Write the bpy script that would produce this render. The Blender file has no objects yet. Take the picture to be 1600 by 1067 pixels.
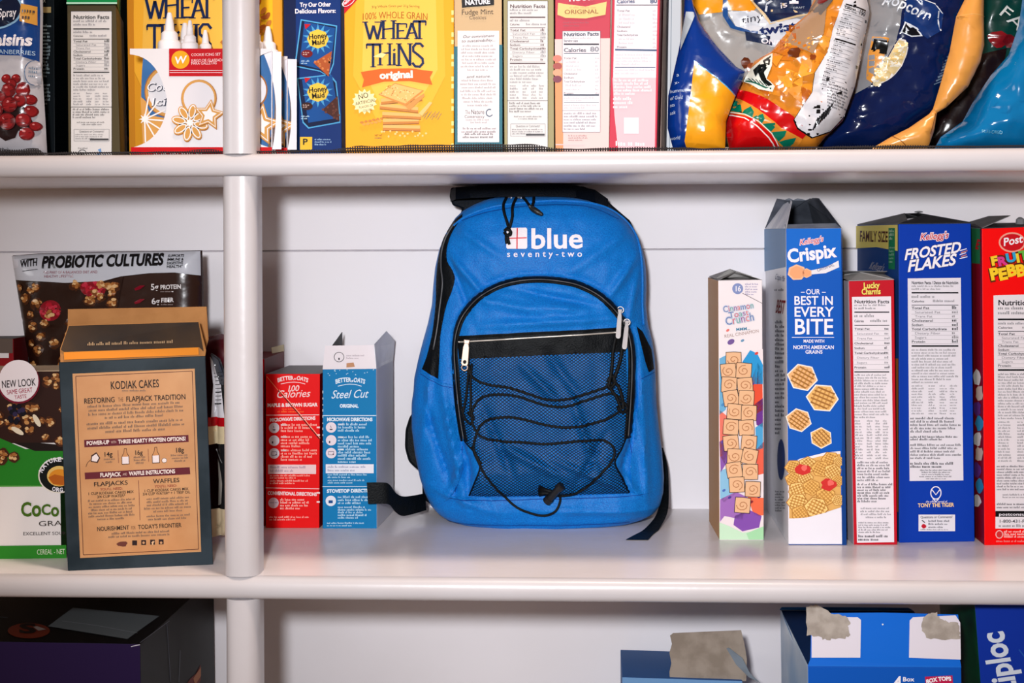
import bpy, bmesh, math, random
import numpy as np
from mathutils import Vector, Matrix, noise, geometry

SC = bpy.context.scene
COL = SC.collection
R = math.radians

# ------------------------------------------------------------------ camera
FPX = 2408.0                       # focal length in picture widths of 1600
HOR = 360.0                        # height of the eye line in the picture
SHELF = 1.05                       # top of the middle shelf above the floor (m)
CAMZ = SHELF + 0.297
WALL_Y = 1.648                     # back wall
FRONT_Y = 1.31                     # front edge of the shelves
CAM_R = (Matrix.Rotation(R(3.1), 3, 'Z') @ Matrix.Rotation(R(90), 3, 'X') @ Matrix.Rotation(R(-0.28), 3, 'Z'))
cam_d = bpy.data.cameras.new('camera')
cam = bpy.data.objects.new('camera', cam_d); COL.objects.link(cam)
cam.matrix_world = Matrix.Translation((0, 0, CAMZ)) @ CAM_R.to_4x4()
cam_d.sensor_width = 36.0
cam_d.lens = FPX * 36.0 / 1600.0
cam_d.shift_y = -(533.5 - HOR) / 1600.0
cam_d.clip_start = 0.05
SC.camera = cam

# ------------------------------------------------------------------ light
SC.view_settings.view_transform = 'Standard'
SC.view_settings.look = 'None'
SC.view_settings.gamma = 1.0
SC.view_settings.use_curve_mapping = False
SC.view_settings.exposure = 0.12
w = bpy.data.worlds.new('room_light'); SC.world = w
w.use_nodes = True
bg = w.node_tree.nodes['Background']
bg.inputs['Color'].default_value = (1.0, 0.60, 0.36, 1)
bg.inputs['Strength'].default_value = 0.19
def area(name, loc, target, size, power, color):
    l = bpy.data.lights.new(name, 'AREA'); l.shape = 'DISK'; l.size = size
    l.energy = power; l.color = color
    o = bpy.data.objects.new(name, l); COL.objects.link(o)
    o.location = loc
    d = Vector(target) - Vector(loc)
    o.rotation_euler = d.to_track_quat('-Z', 'Y').to_euler()
    return o
# the photographer's flash just above and left of the lens, and the warm ceiling lamp behind
fl_d = bpy.data.lights.new('camera_flash', 'SPOT'); fl_d.energy = 94.0; fl_d.color = (0.955, 0.965, 1.0)
fl_d.shadow_soft_size = 0.042; fl_d.spot_size = R(61); fl_d.spot_blend = 1.0
fl_o = bpy.data.objects.new('camera_flash', fl_d); COL.objects.link(fl_o)
fl_o.location = (-0.09, -0.10, CAMZ + 0.115)
fl_o.rotation_euler = (Vector((0.05, 1.6, CAMZ - 0.04)) - Vector(fl_o.location)).to_track_quat('-Z', 'Y').to_euler()
area('left_fill_light', (-2.2, -0.6, 1.75), (0.3, 1.5, 1.2), 0.9, 11.0, (0.99, 0.98, 0.98))  # added soft fill from the left, lifts the box sides
area('ceiling_lamp', (0.10, 0.955, 2.90), (0.10, 0.98, 1.0), 0.20, 20.0, (1.0, 0.80, 0.66))

# ------------------------------------------------------------------ picture geometry -> metres
def ray(px, py):
    return CAM_R @ Vector(((px - 800.0) / FPX, -(py - HOR) / FPX, -1.0))
def at(px, py, Y):
    d = ray(px, py); t = Y / d.y
    return Vector((d.x * t, Y, CAMZ + d.z * t))
def on_z(px, py, z):
    d = ray(px, py); t = (z - CAMZ) / d.z
    return Vector((d.x * t, d.y * t, z))
UP_U = CAMZ + 0.0479               # underside / top of the upper shelf
UP_T = CAMZ + 0.0672
LOW_U = SHELF - 0.0200
BASE = SHELF - 0.365               # top of the bottom shelf, below the picture

# ------------------------------------------------------------------ materials
def lin(c):
    c = c / 255.0
    return c / 12.92 if c <= 0.04045 else ((c + 0.055) / 1.055) ** 2.4
def rgb(c, k=1.0):
    f = (lambda v: lin(v) * k) if k == 1.0 else (lambda v: k * lin(v) ** 1.16)
    return (min(1, f(c[0])), min(1, f(c[1])), min(1, f(c[2])), 1)
_M = {}
def mat(c, rough=0.45, spec=0.4, kind='card', metal=0.0, c2=None, scale=30.0, bump=0.0, bscale=200.0, k=1.0, alpha=None):
    key = (tuple(c), rough, spec, kind, metal, c2, scale, bump, bscale, k, alpha)
    if key in _M: return _M[key]
    m = bpy.data.materials.new('%s_%d_%d_%d' % (kind, c[0], c[1], c[2]))
    m.use_nodes = True
    nt = m.node_tree; b = nt.nodes['Principled BSDF']
    b.inputs['Base Color'].default_value = rgb(c, k)
    b.inputs['Roughness'].default_value = rough
    b.inputs['Specular IOR Level'].default_value = spec
    b.inputs['Metallic'].default_value = metal
    tc = None
    if c2 is not None or bump > 0:
        tc = nt.nodes.new('ShaderNodeTexCoord')
    if c2 is not None:
        n = nt.nodes.new('ShaderNodeTexNoise'); n.inputs['Scale'].default_value = scale; n.inputs['Detail'].default_value = 4
        nt.links.new(tc.outputs['Object'], n.inputs['Vector'])
        r = nt.nodes.new('ShaderNodeValToRGB')
        r.color_ramp.elements[0].position = 0.38; r.color_ramp.elements[1].position = 0.62
        r.color_ramp.elements[0].color = rgb(c, k); r.color_ramp.elements[1].color = rgb(c2, k)
        nt.links.new(n.outputs['Fac'], r.inputs['Fac']); nt.links.new(r.outputs['Color'], b.inputs['Base Color'])
    if bump > 0:
        n = nt.nodes.new('ShaderNodeTexNoise'); n.inputs['Scale'].default_value = bscale; n.inputs['Detail'].default_value = 3
        nt.links.new(tc.outputs['Object'], n.inputs['Vector'])
        bp = nt.nodes.new('ShaderNodeBump'); bp.inputs['Strength'].default_value = bump; bp.inputs['Distance'].default_value = 0.002
        nt.links.new(n.outputs['Fac'], bp.inputs['Height']); nt.links.new(bp.outputs['Normal'], b.inputs['Normal'])
    if alpha is not None:
        b.inputs['Alpha'].default_value = alpha
    _M[key] = m
    return m
def ink(c):                        # printed carton colour
    return mat(c, 0.5, 0.13, 'print', k=0.92)
def film(c, rough=0.2):           # printed plastic film
    return mat(c, rough, 0.38, 'film', bump=0.26, bscale=48.0, k=0.86)

# ------------------------------------------------------------------ mesh builder
class MB:
    def __init__(s): s.v = []; s.f = []; s.m = []; s.mats = []
    def mi(s, m):
        if m not in s.mats: s.mats.append(m)
        return s.mats.index(m)
    def poly(s, pts, m):
        i = len(s.v); s.v.extend([tuple(p) for p in pts]); s.f.append(tuple(range(i, i + len(pts)))); s.m.append(s.mi(m))
    def mesh(s, verts, faces, m):
        i = len(s.v); k = s.mi(m); s.v.extend([tuple(p) for p in verts])
        for f in faces: s.f.append(tuple(i + j for j in f)); s.m.append(k)
    def hexa(s, F, B, m, mats=None):
        # F, B: front and back corners (tl, tr, br, bl); mats: front, back, left, right, top, bottom
        v = list(F) + list(B)
        fs = [(3, 2, 1, 0), (4, 5, 6, 7), (0, 4, 7, 3), (1, 2, 6, 5), (0, 1, 5, 4), (3, 7, 6, 2)]
        i = len(s.v); s.v.extend([tuple(p) for p in v])
        for n, f in enumerate(fs):
            s.f.append(tuple(i + j for j in f)); s.m.append(s.mi((mats or [m] * 6)[n]))
    def box(s, a, b, m):
        x0, y0, z0 = a; x1, y1, z1 = b
        s.hexa([(x0, y0, z1), (x1, y0, z1), (x1, y0, z0), (x0, y0, z0)], [(x0, y1, z1), (x1, y1, z1), (x1, y1, z0), (x0, y1, z0)], m)
    def slab(s, pts, off, m, mback=None):
        # polygon pushed along the vector off
        n = len(pts); pts = [Vector(p) for p in pts]; off = Vector(off)
        s.poly(pts, m); s.poly([p + off for p in reversed(pts)], mback or m)
        for i in range(n):
            a, b = pts[i], pts[(i + 1) % n]
            s.poly([a, a + off, b + off, b], m)
    def tube(s, path, r, m, seg=8, closed=False, caps=True):
        path = [Vector(p) for p in path]; n = len(path); rings = []
        up = None
        for i, p in enumerate(path):
            if closed: t = (path[(i + 1) % n] - path[i - 1])
            else: t = path[min(i + 1, n - 1)] - path[max(i - 1, 0)]
            t = t.normalized() if t.length > 1e-9 else Vector((0, 0, 1))
            if up is None:
                up = Vector((0, 1, 0)) if abs(t.y) < 0.9 else Vector((1, 0, 0))
            up = (up - t * up.dot(t))
            up = up.normalized() if up.length > 1e-6 else t.orthogonal().normalized()
            sd = t.cross(up)
            rr = r[i] if isinstance(r, (list, tuple)) else r
            rings.append([p + (up * math.cos(a) + sd * math.sin(a)) * rr for a in [2 * math.pi * j / seg for j in range(seg)]])
        vs = [q for ring in rings for q in ring]; fs = []
        for i in range(n if closed else n - 1):
            k = (i + 1) % n
            for j in range(seg):
                fs.append((i * seg + j, i * seg + (j + 1) % seg, k * seg + (j + 1) % seg, k * seg + j))
        if caps and not closed:
            fs.append(tuple(range(seg))); fs.append(tuple((n - 1) * seg + j for j in reversed(range(seg))))
        s.mesh(vs, fs, m)
    def lathe(s, prof, c, m, seg=20):
        # prof: list of (radius, z); c: centre
        vs = []; fs = []
        for (r, z) in prof:
            for j in range(seg):
                a = 2 * math.pi * j / seg
                vs.append((c[0] + r * math.cos(a), c[1] + r * math.sin(a), c[2] + z))
        for i in range(len(prof) - 1):
            for j in range(seg):
                fs.append((i * seg + j, i * seg + (j + 1) % seg, (i + 1) * seg + (j + 1) % seg, (i + 1) * seg + j))
        fs.append(tuple(range(seg))); fs.append(tuple((len(prof) - 1) * seg + j for j in range(seg)))
        s.mesh(vs, fs, m)
    def build(s, name, parent=None, loc=(0, 0, 0), smooth=False, bevel=0.0, merge=False):
        L = Vector(loc)
        me = bpy.data.meshes.new(name)
        me.from_pydata([tuple(Vector(p) - L) for p in s.v], [], s.f)
        for m in s.mats: me.materials.append(m)
        for p, k in zip(me.polygons, s.m): p.material_index = k; p.use_smooth = smooth
        if merge or bevel > 0:
            b = bmesh.new(); b.from_mesh(me)
            bmesh.ops.remove_doubles(b, verts=b.verts, dist=1e-5)
            bmesh.ops.recalc_face_normals(b, faces=b.faces)
            if bevel > 0:
                bmesh.ops.bevel(b, geom=list(b.edges), offset=bevel, segments=2, profile=0.5, affect='EDGES', material=-1)
            b.to_mesh(me); b.free()
        me.update()
        o = bpy.data.objects.new(name, me); COL.objects.link(o)
        if parent is not None: o.parent = parent
        elif L.length > 0: o.location = L
        return o

# ------------------------------------------------------------------ things and parts
def tag(o, label=None, cat=None, group=None, kind=None):
    if label: o['label'] = label
    if cat: o['category'] = cat
    if group: o['group'] = group
    if kind: o['kind'] = kind
    return o
def thing(name, label, cat, loc, group=None):
    o = bpy.data.objects.new(name, None); COL.objects.link(o)
    o.location = loc; o.empty_display_size = 0.03
    return tag(o, label, cat, group)

# ------------------------------------------------------------------ lettering: glyph outlines of the built-in font
_fc = bpy.data.curves.new('glyph', 'FONT'); _fc.size = 1.0; _fc.resolution_u = 3
_fo = bpy.data.objects.new('glyph', _fc)
_G = {}; _A = {}
def glyph(ch, bold):
    k = (ch, bold)
    if k not in _G:
        _fc.offset = bold; _fc.body = ch
        m = _fo.to_mesh()
        _G[k] = ([(v.co.x, v.co.y) for v in m.vertices], [tuple(p.vertices) for p in m.polygons])
        _fo.to_mesh_clear()
    return _G[k]
def _xmax(sx):
    _fc.offset = 0; _fc.body = sx
    m = _fo.to_mesh(); r = max(v.co.x for v in m.vertices); _fo.to_mesh_clear(); return r
def adv(ch):
    if ch not in _A: _A[ch] = _xmax('H' + ch + 'H') - _xmax('HH')
    return _A[ch]
CAP = 0.682

class Flat:
    """a flat face of a package: four reference corners (tl, tr, br, bl) onto four corners in space"""
    def __init__(s, q, P):
        A = []; B = []
        for (x, y), (u, v) in zip(q, ((0, 1), (1, 1), (1, 0), (0, 0))):
            A.append([x, y, 1, 0, 0, 0, -u * x, -u * y]); B.append(u)
            A.append([0, 0, 0, x, y, 1, -v * x, -v * y]); B.append(v)
        s.h = np.linalg.solve(np.array(A, float), np.array(B, float)).tolist()
        s.P = [Vector(p) for p in P]
        n = (s.P[1] - s.P[0]).cross(s.P[3] - s.P[0]); n.normalize()
        s.n = -n if n.dot(s.P[0] - Vector((0, 0, CAMZ))) > 0 else n
        s.cell = None
    def __call__(s, x, y, lift=0.0):
        h = s.h; w_ = h[6] * x + h[7] * y + 1
        u = (h[0] * x + h[1] * y + h[2]) / w_; v = (h[3] * x + h[4] * y + h[5]) / w_
        tl, tr, br, bl = s.P
        return (bl * (1 - u) + br * u) * (1 - v) + (tl * (1 - u) + tr * u) * v + s.n * lift
class Surf:
    """a soft face: a height function over a reference plane Y"""
    def __init__(s, Y, h, cell=7.0): s.Y = Y; s.hf = h; s.cell = cell
    def __call__(s, x, y, lift=0.0):
        p = at(x, y, s.Y); p.y -= s.hf(x, y) + lift; return p

def clip_cells(pts, cell):
    """cut a polygon into pieces on a square grid"""
    tri = geometry.tessellate_polygon([[Vector((p[0], p[1], 0)) for p in pts]])
    out = []
    for t in tri:
        T = [pts[i] if not hasattr(i, 'x') else (i.x, i.y) for i in t]
        x0 = math.floor(min(p[0] for p in T) / cell); x1 = math.ceil(max(p[0] for p in T) / cell)
        for ix in range(x0, x1):
            c = _half(_half(T, 0, ix * cell, 1), 0, (ix + 1) * cell, -1)
            if len(c) < 3: continue
            y0 = math.floor(min(p[1] for p in c) / cell); y1 = math.ceil(max(p[1] for p in c) / cell)
            for iy in range(y0, y1):
                d = _half(_half(c, 1, iy * cell, 1), 1, (iy + 1) * cell, -1)
                if len(d) >= 3: out.append(d)
    return out
def _half(P, ax, v, sg):
    out = []
    for i in range(len(P)):
        a, b = P[i - 1], P[i]
        da, db = (a[ax] - v) * sg, (b[ax] - v) * sg
        if (da >= 0) != (db >= 0):
            t = da / (da - db); out.append((a[0] + (b[0] - a[0]) * t, a[1] + (b[1] - a[1]) * t))
        if db >= 0: out.append(b)
    return out

LIFT = 0.00022
class Ink:
    """printing on a face; positions are reference units of that face"""
    def __init__(s, face, inkf=ink, base=0.0): s.f = face; s.mb = MB(); s.ink = inkf; s.base = base
    def _m(s, c): return s.ink(c) if isinstance(c, tuple) else c
    def P(s, x, y, L): return s.f(x, y, s.base + LIFT * (L + 1))
    def poly(s, pts, c, L=0):
        m = s._m(c)
        if s.f.cell:
            for p in clip_cells([(q[0], q[1]) for q in pts], s.f.cell): s.mb.poly([s.P(x, y, L) for x, y in p], m)
        else: s.mb.poly([s.P(x, y, L) for x, y in pts], m)
    def rect(s, x0, y0, x1, y1, c, L=0): s.poly([(x0, y0), (x1, y0), (x1, y1), (x0, y1)], c, L)
    def oval(s, x, y, rx, ry, c, L=0, n=28, rot=0):
        ca, sa = math.cos(R(rot)), math.sin(R(rot))
        s.poly([(x + rx * math.cos(a) * ca - ry * math.sin(a) * sa, y + rx * math.cos(a) * sa + ry * math.sin(a) * ca)
                for a in [2 * math.pi * i / n for i in range(n)]], c, L)
    def ring(s, x, y, rx, ry, wd, c, L=0, n=32, a0=0, a1=360):
        s.line([(x + rx * math.cos(R(a0 + (a1 - a0) * i / n)), y + ry * math.sin(R(a0 + (a1 - a0) * i / n))) for i in range(n + 1)], wd, c, L)
    def line(s, pts, wd, c, L=0):
        m = s._m(c); n = len(pts); Ls = []; Rs = []
        for i in range(n):
            a = pts[max(i - 1, 0)]; b = pts[min(i + 1, n - 1)]
            dx, dy = b[0] - a[0], b[1] - a[1]; l = math.hypot(dx, dy) or 1
            ww = wd[i] if isinstance(wd, (list, tuple)) else wd
            nx, ny = -dy / l * ww / 2, dx / l * ww / 2
            Ls.append((pts[i][0] + nx, pts[i][1] + ny)); Rs.append((pts[i][0] - nx, pts[i][1] - ny))
        for i in range(n - 1):
            q = [Ls[i], Ls[i + 1], Rs[i + 1], Rs[i]]
            if s.f.cell and max(abs(q[0][0] - q[1][0]), abs(q[0][1] - q[1][1])) > s.f.cell:
                s.poly(q, c, L)
            else: s.mb.poly([s.P(x, y, L) for x, y in q], m)
    def star(s, x, y, r0, r1, n, c, L=0, rot=0):
        s.poly([(x + (r0 if i % 2 == 0 else r1) * math.sin(math.pi * i / n + R(rot)), y - (r0 if i % 2 == 0 else r1) * math.cos(math.pi * i / n + R(rot))) for i in range(2 * n)], c, L)
    def t(s, text, x0, y0, x1, y1, h, c, b=0.0, sh=0.0, L=2, arc=0.0, track=0.0):
        """a line of lettering whose baseline runs from x0, y0 to x1, y1; h is the cap height"""
        m = s._m(c)
        tot = sum(adv(ch) + track for ch in text) - track
        dx, dy = x1 - x0, y1 - y0; W = math.hypot(dx, dy); ux, uy = dx / W, dy / W
        sx = W / tot; sy = h / CAP; pen = 0.0
        for ch in text:
            if ch != ' ':
                vs, fs = glyph(ch, b)
                P = []
                for gx, gy in vs:
                    X = (pen + gx) * sx + gy * sy * sh; Y = gy * sy
                    if arc:
                        q = X / W * 2 - 1; Y += arc * (1 - q * q)
                    P.append((x0 + ux * X + uy * Y, y0 + uy * X - ux * Y))
                if s.f.cell:
                    for f in fs:
                        for p in clip_cells([P[i] for i in f], s.f.cell * 0.6): s.mb.poly([s.P(x, y, L) for x, y in p], m)
                else: s.mb.mesh([s.P(x, y, L) for x, y in P], fs, m)
            pen += adv(ch) + track
    def fine(s, x0, y0, x1, y1, rows, c, seed=1, L=2, h=0.5, align='l', dens=1.0, rot=0.0, last=0.6):
        """rows of print too fine to read: word-long runs of small upright strokes"""
        if isinstance(c, tuple) and sum(c) < 430: c = tuple(int(v + (205 - v) * 0.3) for v in c)
        rnd = random.Random(seed); m = s._m(c); st = (y1 - y0) / rows
        ch = st * h
        for r in range(rows):
            yb = y0 + (r + 0.75) * st; wmax = (x1 - x0)
            ln = wmax * (rnd.uniform(0.82, 1.0) if (r < rows - 1 or rows == 1) else last)
            off = 0 if align == 'l' else (wmax - ln) / 2
            x = 0.0
            while x < ln - ch:
                wl = rnd.randint(2, 8); 
                for q in range(wl):
                    if x > ln: break
                    gw = ch * rnd.uniform(0.32, 0.55); hh = ch * (1.35 if rnd.random() < 0.22 else rnd.uniform(0.75, 1.0))
                    if rnd.random() < dens:
                        X = x0 + off + x; Y = yb + (off + x) * rot
                        s.mb.poly([s.P(X, Y - hh, L), s.P(X + gw, Y - hh + gw * rot, L), s.P(X + gw, Y + gw * rot, L), s.P(X, Y, L)], m)
                    x += gw + ch * 0.26
                x += ch * 0.62
    def blob(s, x, y, r, c, seed, L=0, n=11, sq=1.0, j=0.22):
        rnd = random.Random(seed); a0 = rnd.random() * 6
        s.poly([(x + r * (1 + rnd.uniform(-j, j)) * math.cos(a0 + 2 * math.pi * i / n), y + r * sq * (1 + rnd.uniform(-j, j)) * math.sin(a0 + 2 * math.pi * i / n)) for i in range(n)], c, L)
    def cluster(s, x, y, r, seed, L=1, pal=((176, 118, 66), (205, 152, 96), (140, 86, 44), (228, 190, 140))):
        """a printed clump of toasted oats"""
        rnd = random.Random(seed)
        s.blob(x, y + r * 0.12, r * 1.05, (84, 46, 24), seed, L)
        for k in range(9):
            a = rnd.random() * 6.28; d = r * 0.62 * math.sqrt(rnd.random())
            s.blob(x + d * math.cos(a), y + d * math.sin(a), r * rnd.uniform(0.28, 0.45), pal[k % len(pal)], seed * 31 + k, L + 1 + k * 0.3, n=8, sq=0.8)
    def build(s, name, parent, loc):
        if s.f.cell: return s.mb.build(name, parent, loc, smooth=True, merge=True)
        return s.mb.build(name, parent, loc)

def dist_poly(x, y, P):
    best = 1e9
    for i in range(len(P)):
        ax, ay = P[i - 1]; bx, by = P[i]
        dx, dy = bx - ax, by - ay; l2 = dx * dx + dy * dy or 1e-9
        t = max(0, min(1, ((x - ax) * dx + (y - ay) * dy) / l2))
        d = (x - ax - dx * t) ** 2 + (y - ay - dy * t) ** 2
        if d < best: best = d
    return math.sqrt(best)
def smooth_path(pts, n=6, closed=False):
    """Catmull-Rom through the points"""
    out = []; N = len(pts)
    rng = range(N if closed else N - 1)
    g = lambda i: pts[i % N] if closed else pts[max(0, min(N - 1, i))]
    for i in rng:
        p0, p1, p2, p3 = g(i - 1), g(i), g(i + 1), g(i + 2)
        for k in range(n):
            t = k / n; t2 = t * t; t3 = t2 * t
            out.append(tuple(0.5 * (2 * p1[a] + (p2[a] - p0[a]) * t + (2 * p0[a] - 5 * p1[a] + 4 * p2[a] - p3[a]) * t2 + (3 * p1[a] - p0[a] - 3 * p2[a] + p3[a]) * t3) for a in range(len(p1))))
    if not closed: out.append(tuple(pts[-1]))
    return out

# ------------------------------------------------------------------ package builders
class Pack: pass
def carton(name, label, cat, q, Y=None, z=None, depth=0.1, front=(200, 200, 200), side=None, left=None, right=None, top=(150, 145, 140),
           back=None, group=None, lean=0.0, dv=None, part='carton_body', rough=0.42, bottoms=None, hidden_h=None):
    """a folding carton. q: front corners tl, tr, br, bl; it stands at depth Y, or on the level z found under its lower corners"""
    tl, tr, br, bl = q
    if Y is None:
        Pbl = on_z(bl[0], bl[1], z); Pbr = on_z(br[0], br[1], z)
    else:
        Pbl = at(bl[0], bl[1], Y); Pbr = at(br[0], br[1], Y)
        if z is not None: Pbl.z = z; Pbr.z = z
    Ptl = at(tl[0], tl[1], Pbl.y + lean); Ptr = at(tr[0], tr[1], Pbr.y + lean)
    F = [Ptl, Ptr, Pbr, Pbl]
    d = Vector(dv) if dv is not None else Vector((0, depth, 0))
    if dv is None and abs(Pbr.y - Pbl.y) > 1e-4:
        e = (Pbr - Pbl); e.z = 0; e.normalize(); d = Vector((-e.y, e.x, 0)) * depth
    p = Pack(); p.F = F; p.B = [c + d for c in F]; p.d = d
    p.loc = (F[2] + F[3] + p.B[2] + p.B[3]) / 4
    p.root = thing(name, label, cat, p.loc, group)
    mk = lambda c: ink(c) if isinstance(c, tuple) else c
    sd = side or front
    b = MB(); b.hexa(p.F, p.B, mk(front), [mk(front), mk(back or sd), mk(left or sd), mk(right or sd), mk(top), mk(sd)])
    p.body = b.build(part, p.root, p.loc, bevel=0.0006)
    qz = list(q)
    if z is not None and Y is not None: qz[2] = proj(F[2]); qz[3] = proj(F[3])
    p.face = Flat(qz, F)
    p.lface = Flat([proj(p.B[0]), proj(F[0]), proj(F[3]), proj(p.B[3])], [p.B[0], F[0], F[3], p.B[3]])
    p.rface = Flat([proj(F[1]), proj(p.B[1]), proj(p.B[2]), proj(F[2])], [F[1], p.B[1], p.B[2], F[2]])
    return p
CAM_RI = CAM_R.transposed()
def proj(P):
    v = CAM_RI @ (Vector(P) - Vector((0, 0, CAMZ)))
    return (800 + FPX * v.x / -v.z, HOR - FPX * v.y / -v.z)
def panel(p, name, pts, m, th=0.0006, off=None, mback=None, label=None):
    """a card flap: polygon of points in space with a card's thickness"""
    pts = [Vector(q) for q in pts]
    n = (pts[1] - pts[0]).cross(pts[2] - pts[0]).normalized()
    if n.dot(pts[0] - Vector((0, 0, CAMZ))) < 0: n = -n
    b = MB(); b.slab(pts, n * th, m, mback)
    o = b.build(name, p.root, p.loc)
    if label: o['label'] = label
    return o

def nutrition(I, x0, y0, x1, y1, title='Nutrition Facts', dark=(28, 28, 34), faint=(140, 137, 142), seed=3, border=True, big=None, split=None, bars=(0.075, 0.36), lower=True):
    """a printed nutrition panel, x0..y1"""
    W, H = x1 - x0, y1 - y0
    if border:
        for a in ((x0, y0, x1, y0), (x1, y0, x1, y1), (x1, y1, x0, y1), (x0, y1, x0, y0)): I.line([(a[0], a[1]), (a[2], a[3])], 0.7, dark, 1)
    mx = W * 0.06; l, r = x0 + mx, x1 - mx
    th = W * 0.085 if len(title) < 20 else W * 0.055
    y = y0 + th * 1.9
    I.t(title, l, y, r, y, th, dark, b=0.018, L=2)
    I.fine(l, y + 1, r, y + 1 + th * 1.9, 2, faint, seed, h=0.5)
    y += th * 2.6
    I.rect(l, y, r, y + max(1.6, W * 0.028), dark, 2)
    rows = [('Total Fat', 1), ('Saturated Fat', 0), ('Trans Fat', 0), ('Cholesterol', 1), ('Sodium', 1), ('Total Carbohydrate', 1), ('Dietary Fiber', 0), ('Sugars', 0), ('Protein', 1)]
    yb = y0 + H * bars[1]
    y += W * 0.05
    st = (yb - y) / (len(rows) + 3.0)
    if big:
        I.t('Calories', l, y + st * 2.0, l + W * 0.52, y + st * 2.0, st * 1.15, dark, b=0.02); I.t(big, r - W * 0.2, y + st * 2.0, r, y + st * 2.0, st * 1.25, dark, b=0.02)
    else:
        I.fine(l, y, l + W * 0.5, y + st, 1, faint, seed + 1, h=0.5); I.t('Calories', l, y + st * 1.8, l + W * 0.24, y + st * 1.8, st * 0.5, dark, b=0.01)
        I.fine(l + W * 0.4, y + st, r, y + st * 2, 1, faint, seed + 2, h=0.45)
    y += st * 2.4
    I.rect(l, y, r, y + 0.9, dark, 2)
    for k, (nm, bd) in enumerate(rows):
        yy = y + st * (k + 1.0)
        xx = l if bd else l + W * 0.06
        h = min(st * 0.55, W * 0.05)
        I.t(nm, xx, yy, xx + len(nm) * h * 0.86, yy, h, dark if bd else faint, b=0.012 if bd else 0)
        I.fine(r - W * 0.12, yy - h * 1.4, r, yy + h * 0.4, 1, dark if bd else faint, seed + 7 + k, h=0.55, last=1)
        I.line([(l, yy + st * 0.22), (r, yy + st * 0.22)], 0.35, faint, 1)
    I.rect(l, yb, r, yb + max(1.6, W * 0.028), dark, 2)
    if not lower: return yb
    ye = y1 if split is None else y0 + H * split
    y = yb + W * 0.06
    n = max(3, int((ye - y) * 0.55 / 4.6))
    ym = y + (ye - y) * 0.52
    I.fine(l, y, r, ym, n, faint, seed + 20, h=0.5)
    n2 = max(2, int((ye - ym) / 4.6))
    for c in (0, 0.36, 0.6, 0.82):
        I.fine(l + W * 0.88 * c, ym + 1, l + W * 0.88 * c + W * (0.22 if c == 0 else 0.14), ye - 2, n2, faint, seed + 30 + int(c * 10), h=0.48, last=1)
    return yb
# ================================================================== the built-in shelving
BOARD_LIT = mat((232, 226, 226), 0.27, 0.5, 'shelf_board_lit', c2=(227, 220, 219), scale=9, bump=0.06, bscale=120)  # shelf paint lightened on the flat faces to stand in for light
PAINT = mat((194, 190, 193), 0.3, 0.4, 'shelf_paint', c2=(190, 185, 187), scale=9, bump=0.06, bscale=120)  # same paint, darkened on edges and post to offset the close flash
WALLP = mat((229, 225, 229), 0.5, 0.3, 'wall_paint', c2=(225, 221, 224), scale=5, bump=0.05, bscale=90)
GROOVE = mat((120, 116, 120), 0.7, 0.2, 'wall_groove')

def extrude_x(prof, x0, x1, m, name, parent=None, loc=(0, 0, 0), smooth=False, tilt=0.0):
    b = MB(); n = len(prof)
    vs = [(x0, p[0], p[1]) for p in prof] + [(x1, p[0], p[1] + tilt) for p in prof]
    fs = [(i, (i + 1) % n, n + (i + 1) % n, n + i) for i in range(n)]
    b.mesh(vs, fs, m); b.poly([vs[i] for i in reversed(range(n))], m); b.poly([vs[n + i] for i in range(n)], m)
    o = b.build(name, parent, loc, merge=True)
    if smooth:
        for p in o.data.polygons: p.use_smooth = abs(p.normal.x) < 0.5 and len(p.vertices) == 4
        md = o.modifiers.new('soft', 'EDGE_SPLIT'); md.split_angle = R(40)
    return o

# wall: two painted boards that meet in a fine groove
seam = at(1100, 389, WALL_Y).z
prof = [(WALL_Y, 0.4), (WALL_Y, seam - 0.0012), (WALL_Y + 0.004, seam), (WALL_Y - 0.001, seam + 0.0008), (WALL_Y - 0.001, 2.3), (WALL_Y + 0.05, 2.3), (WALL_Y + 0.05, 0.4)]
tag(extrude_x(prof, -1.1, 1.0, WALLP, 'wall_back'), kind='structure')

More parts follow.
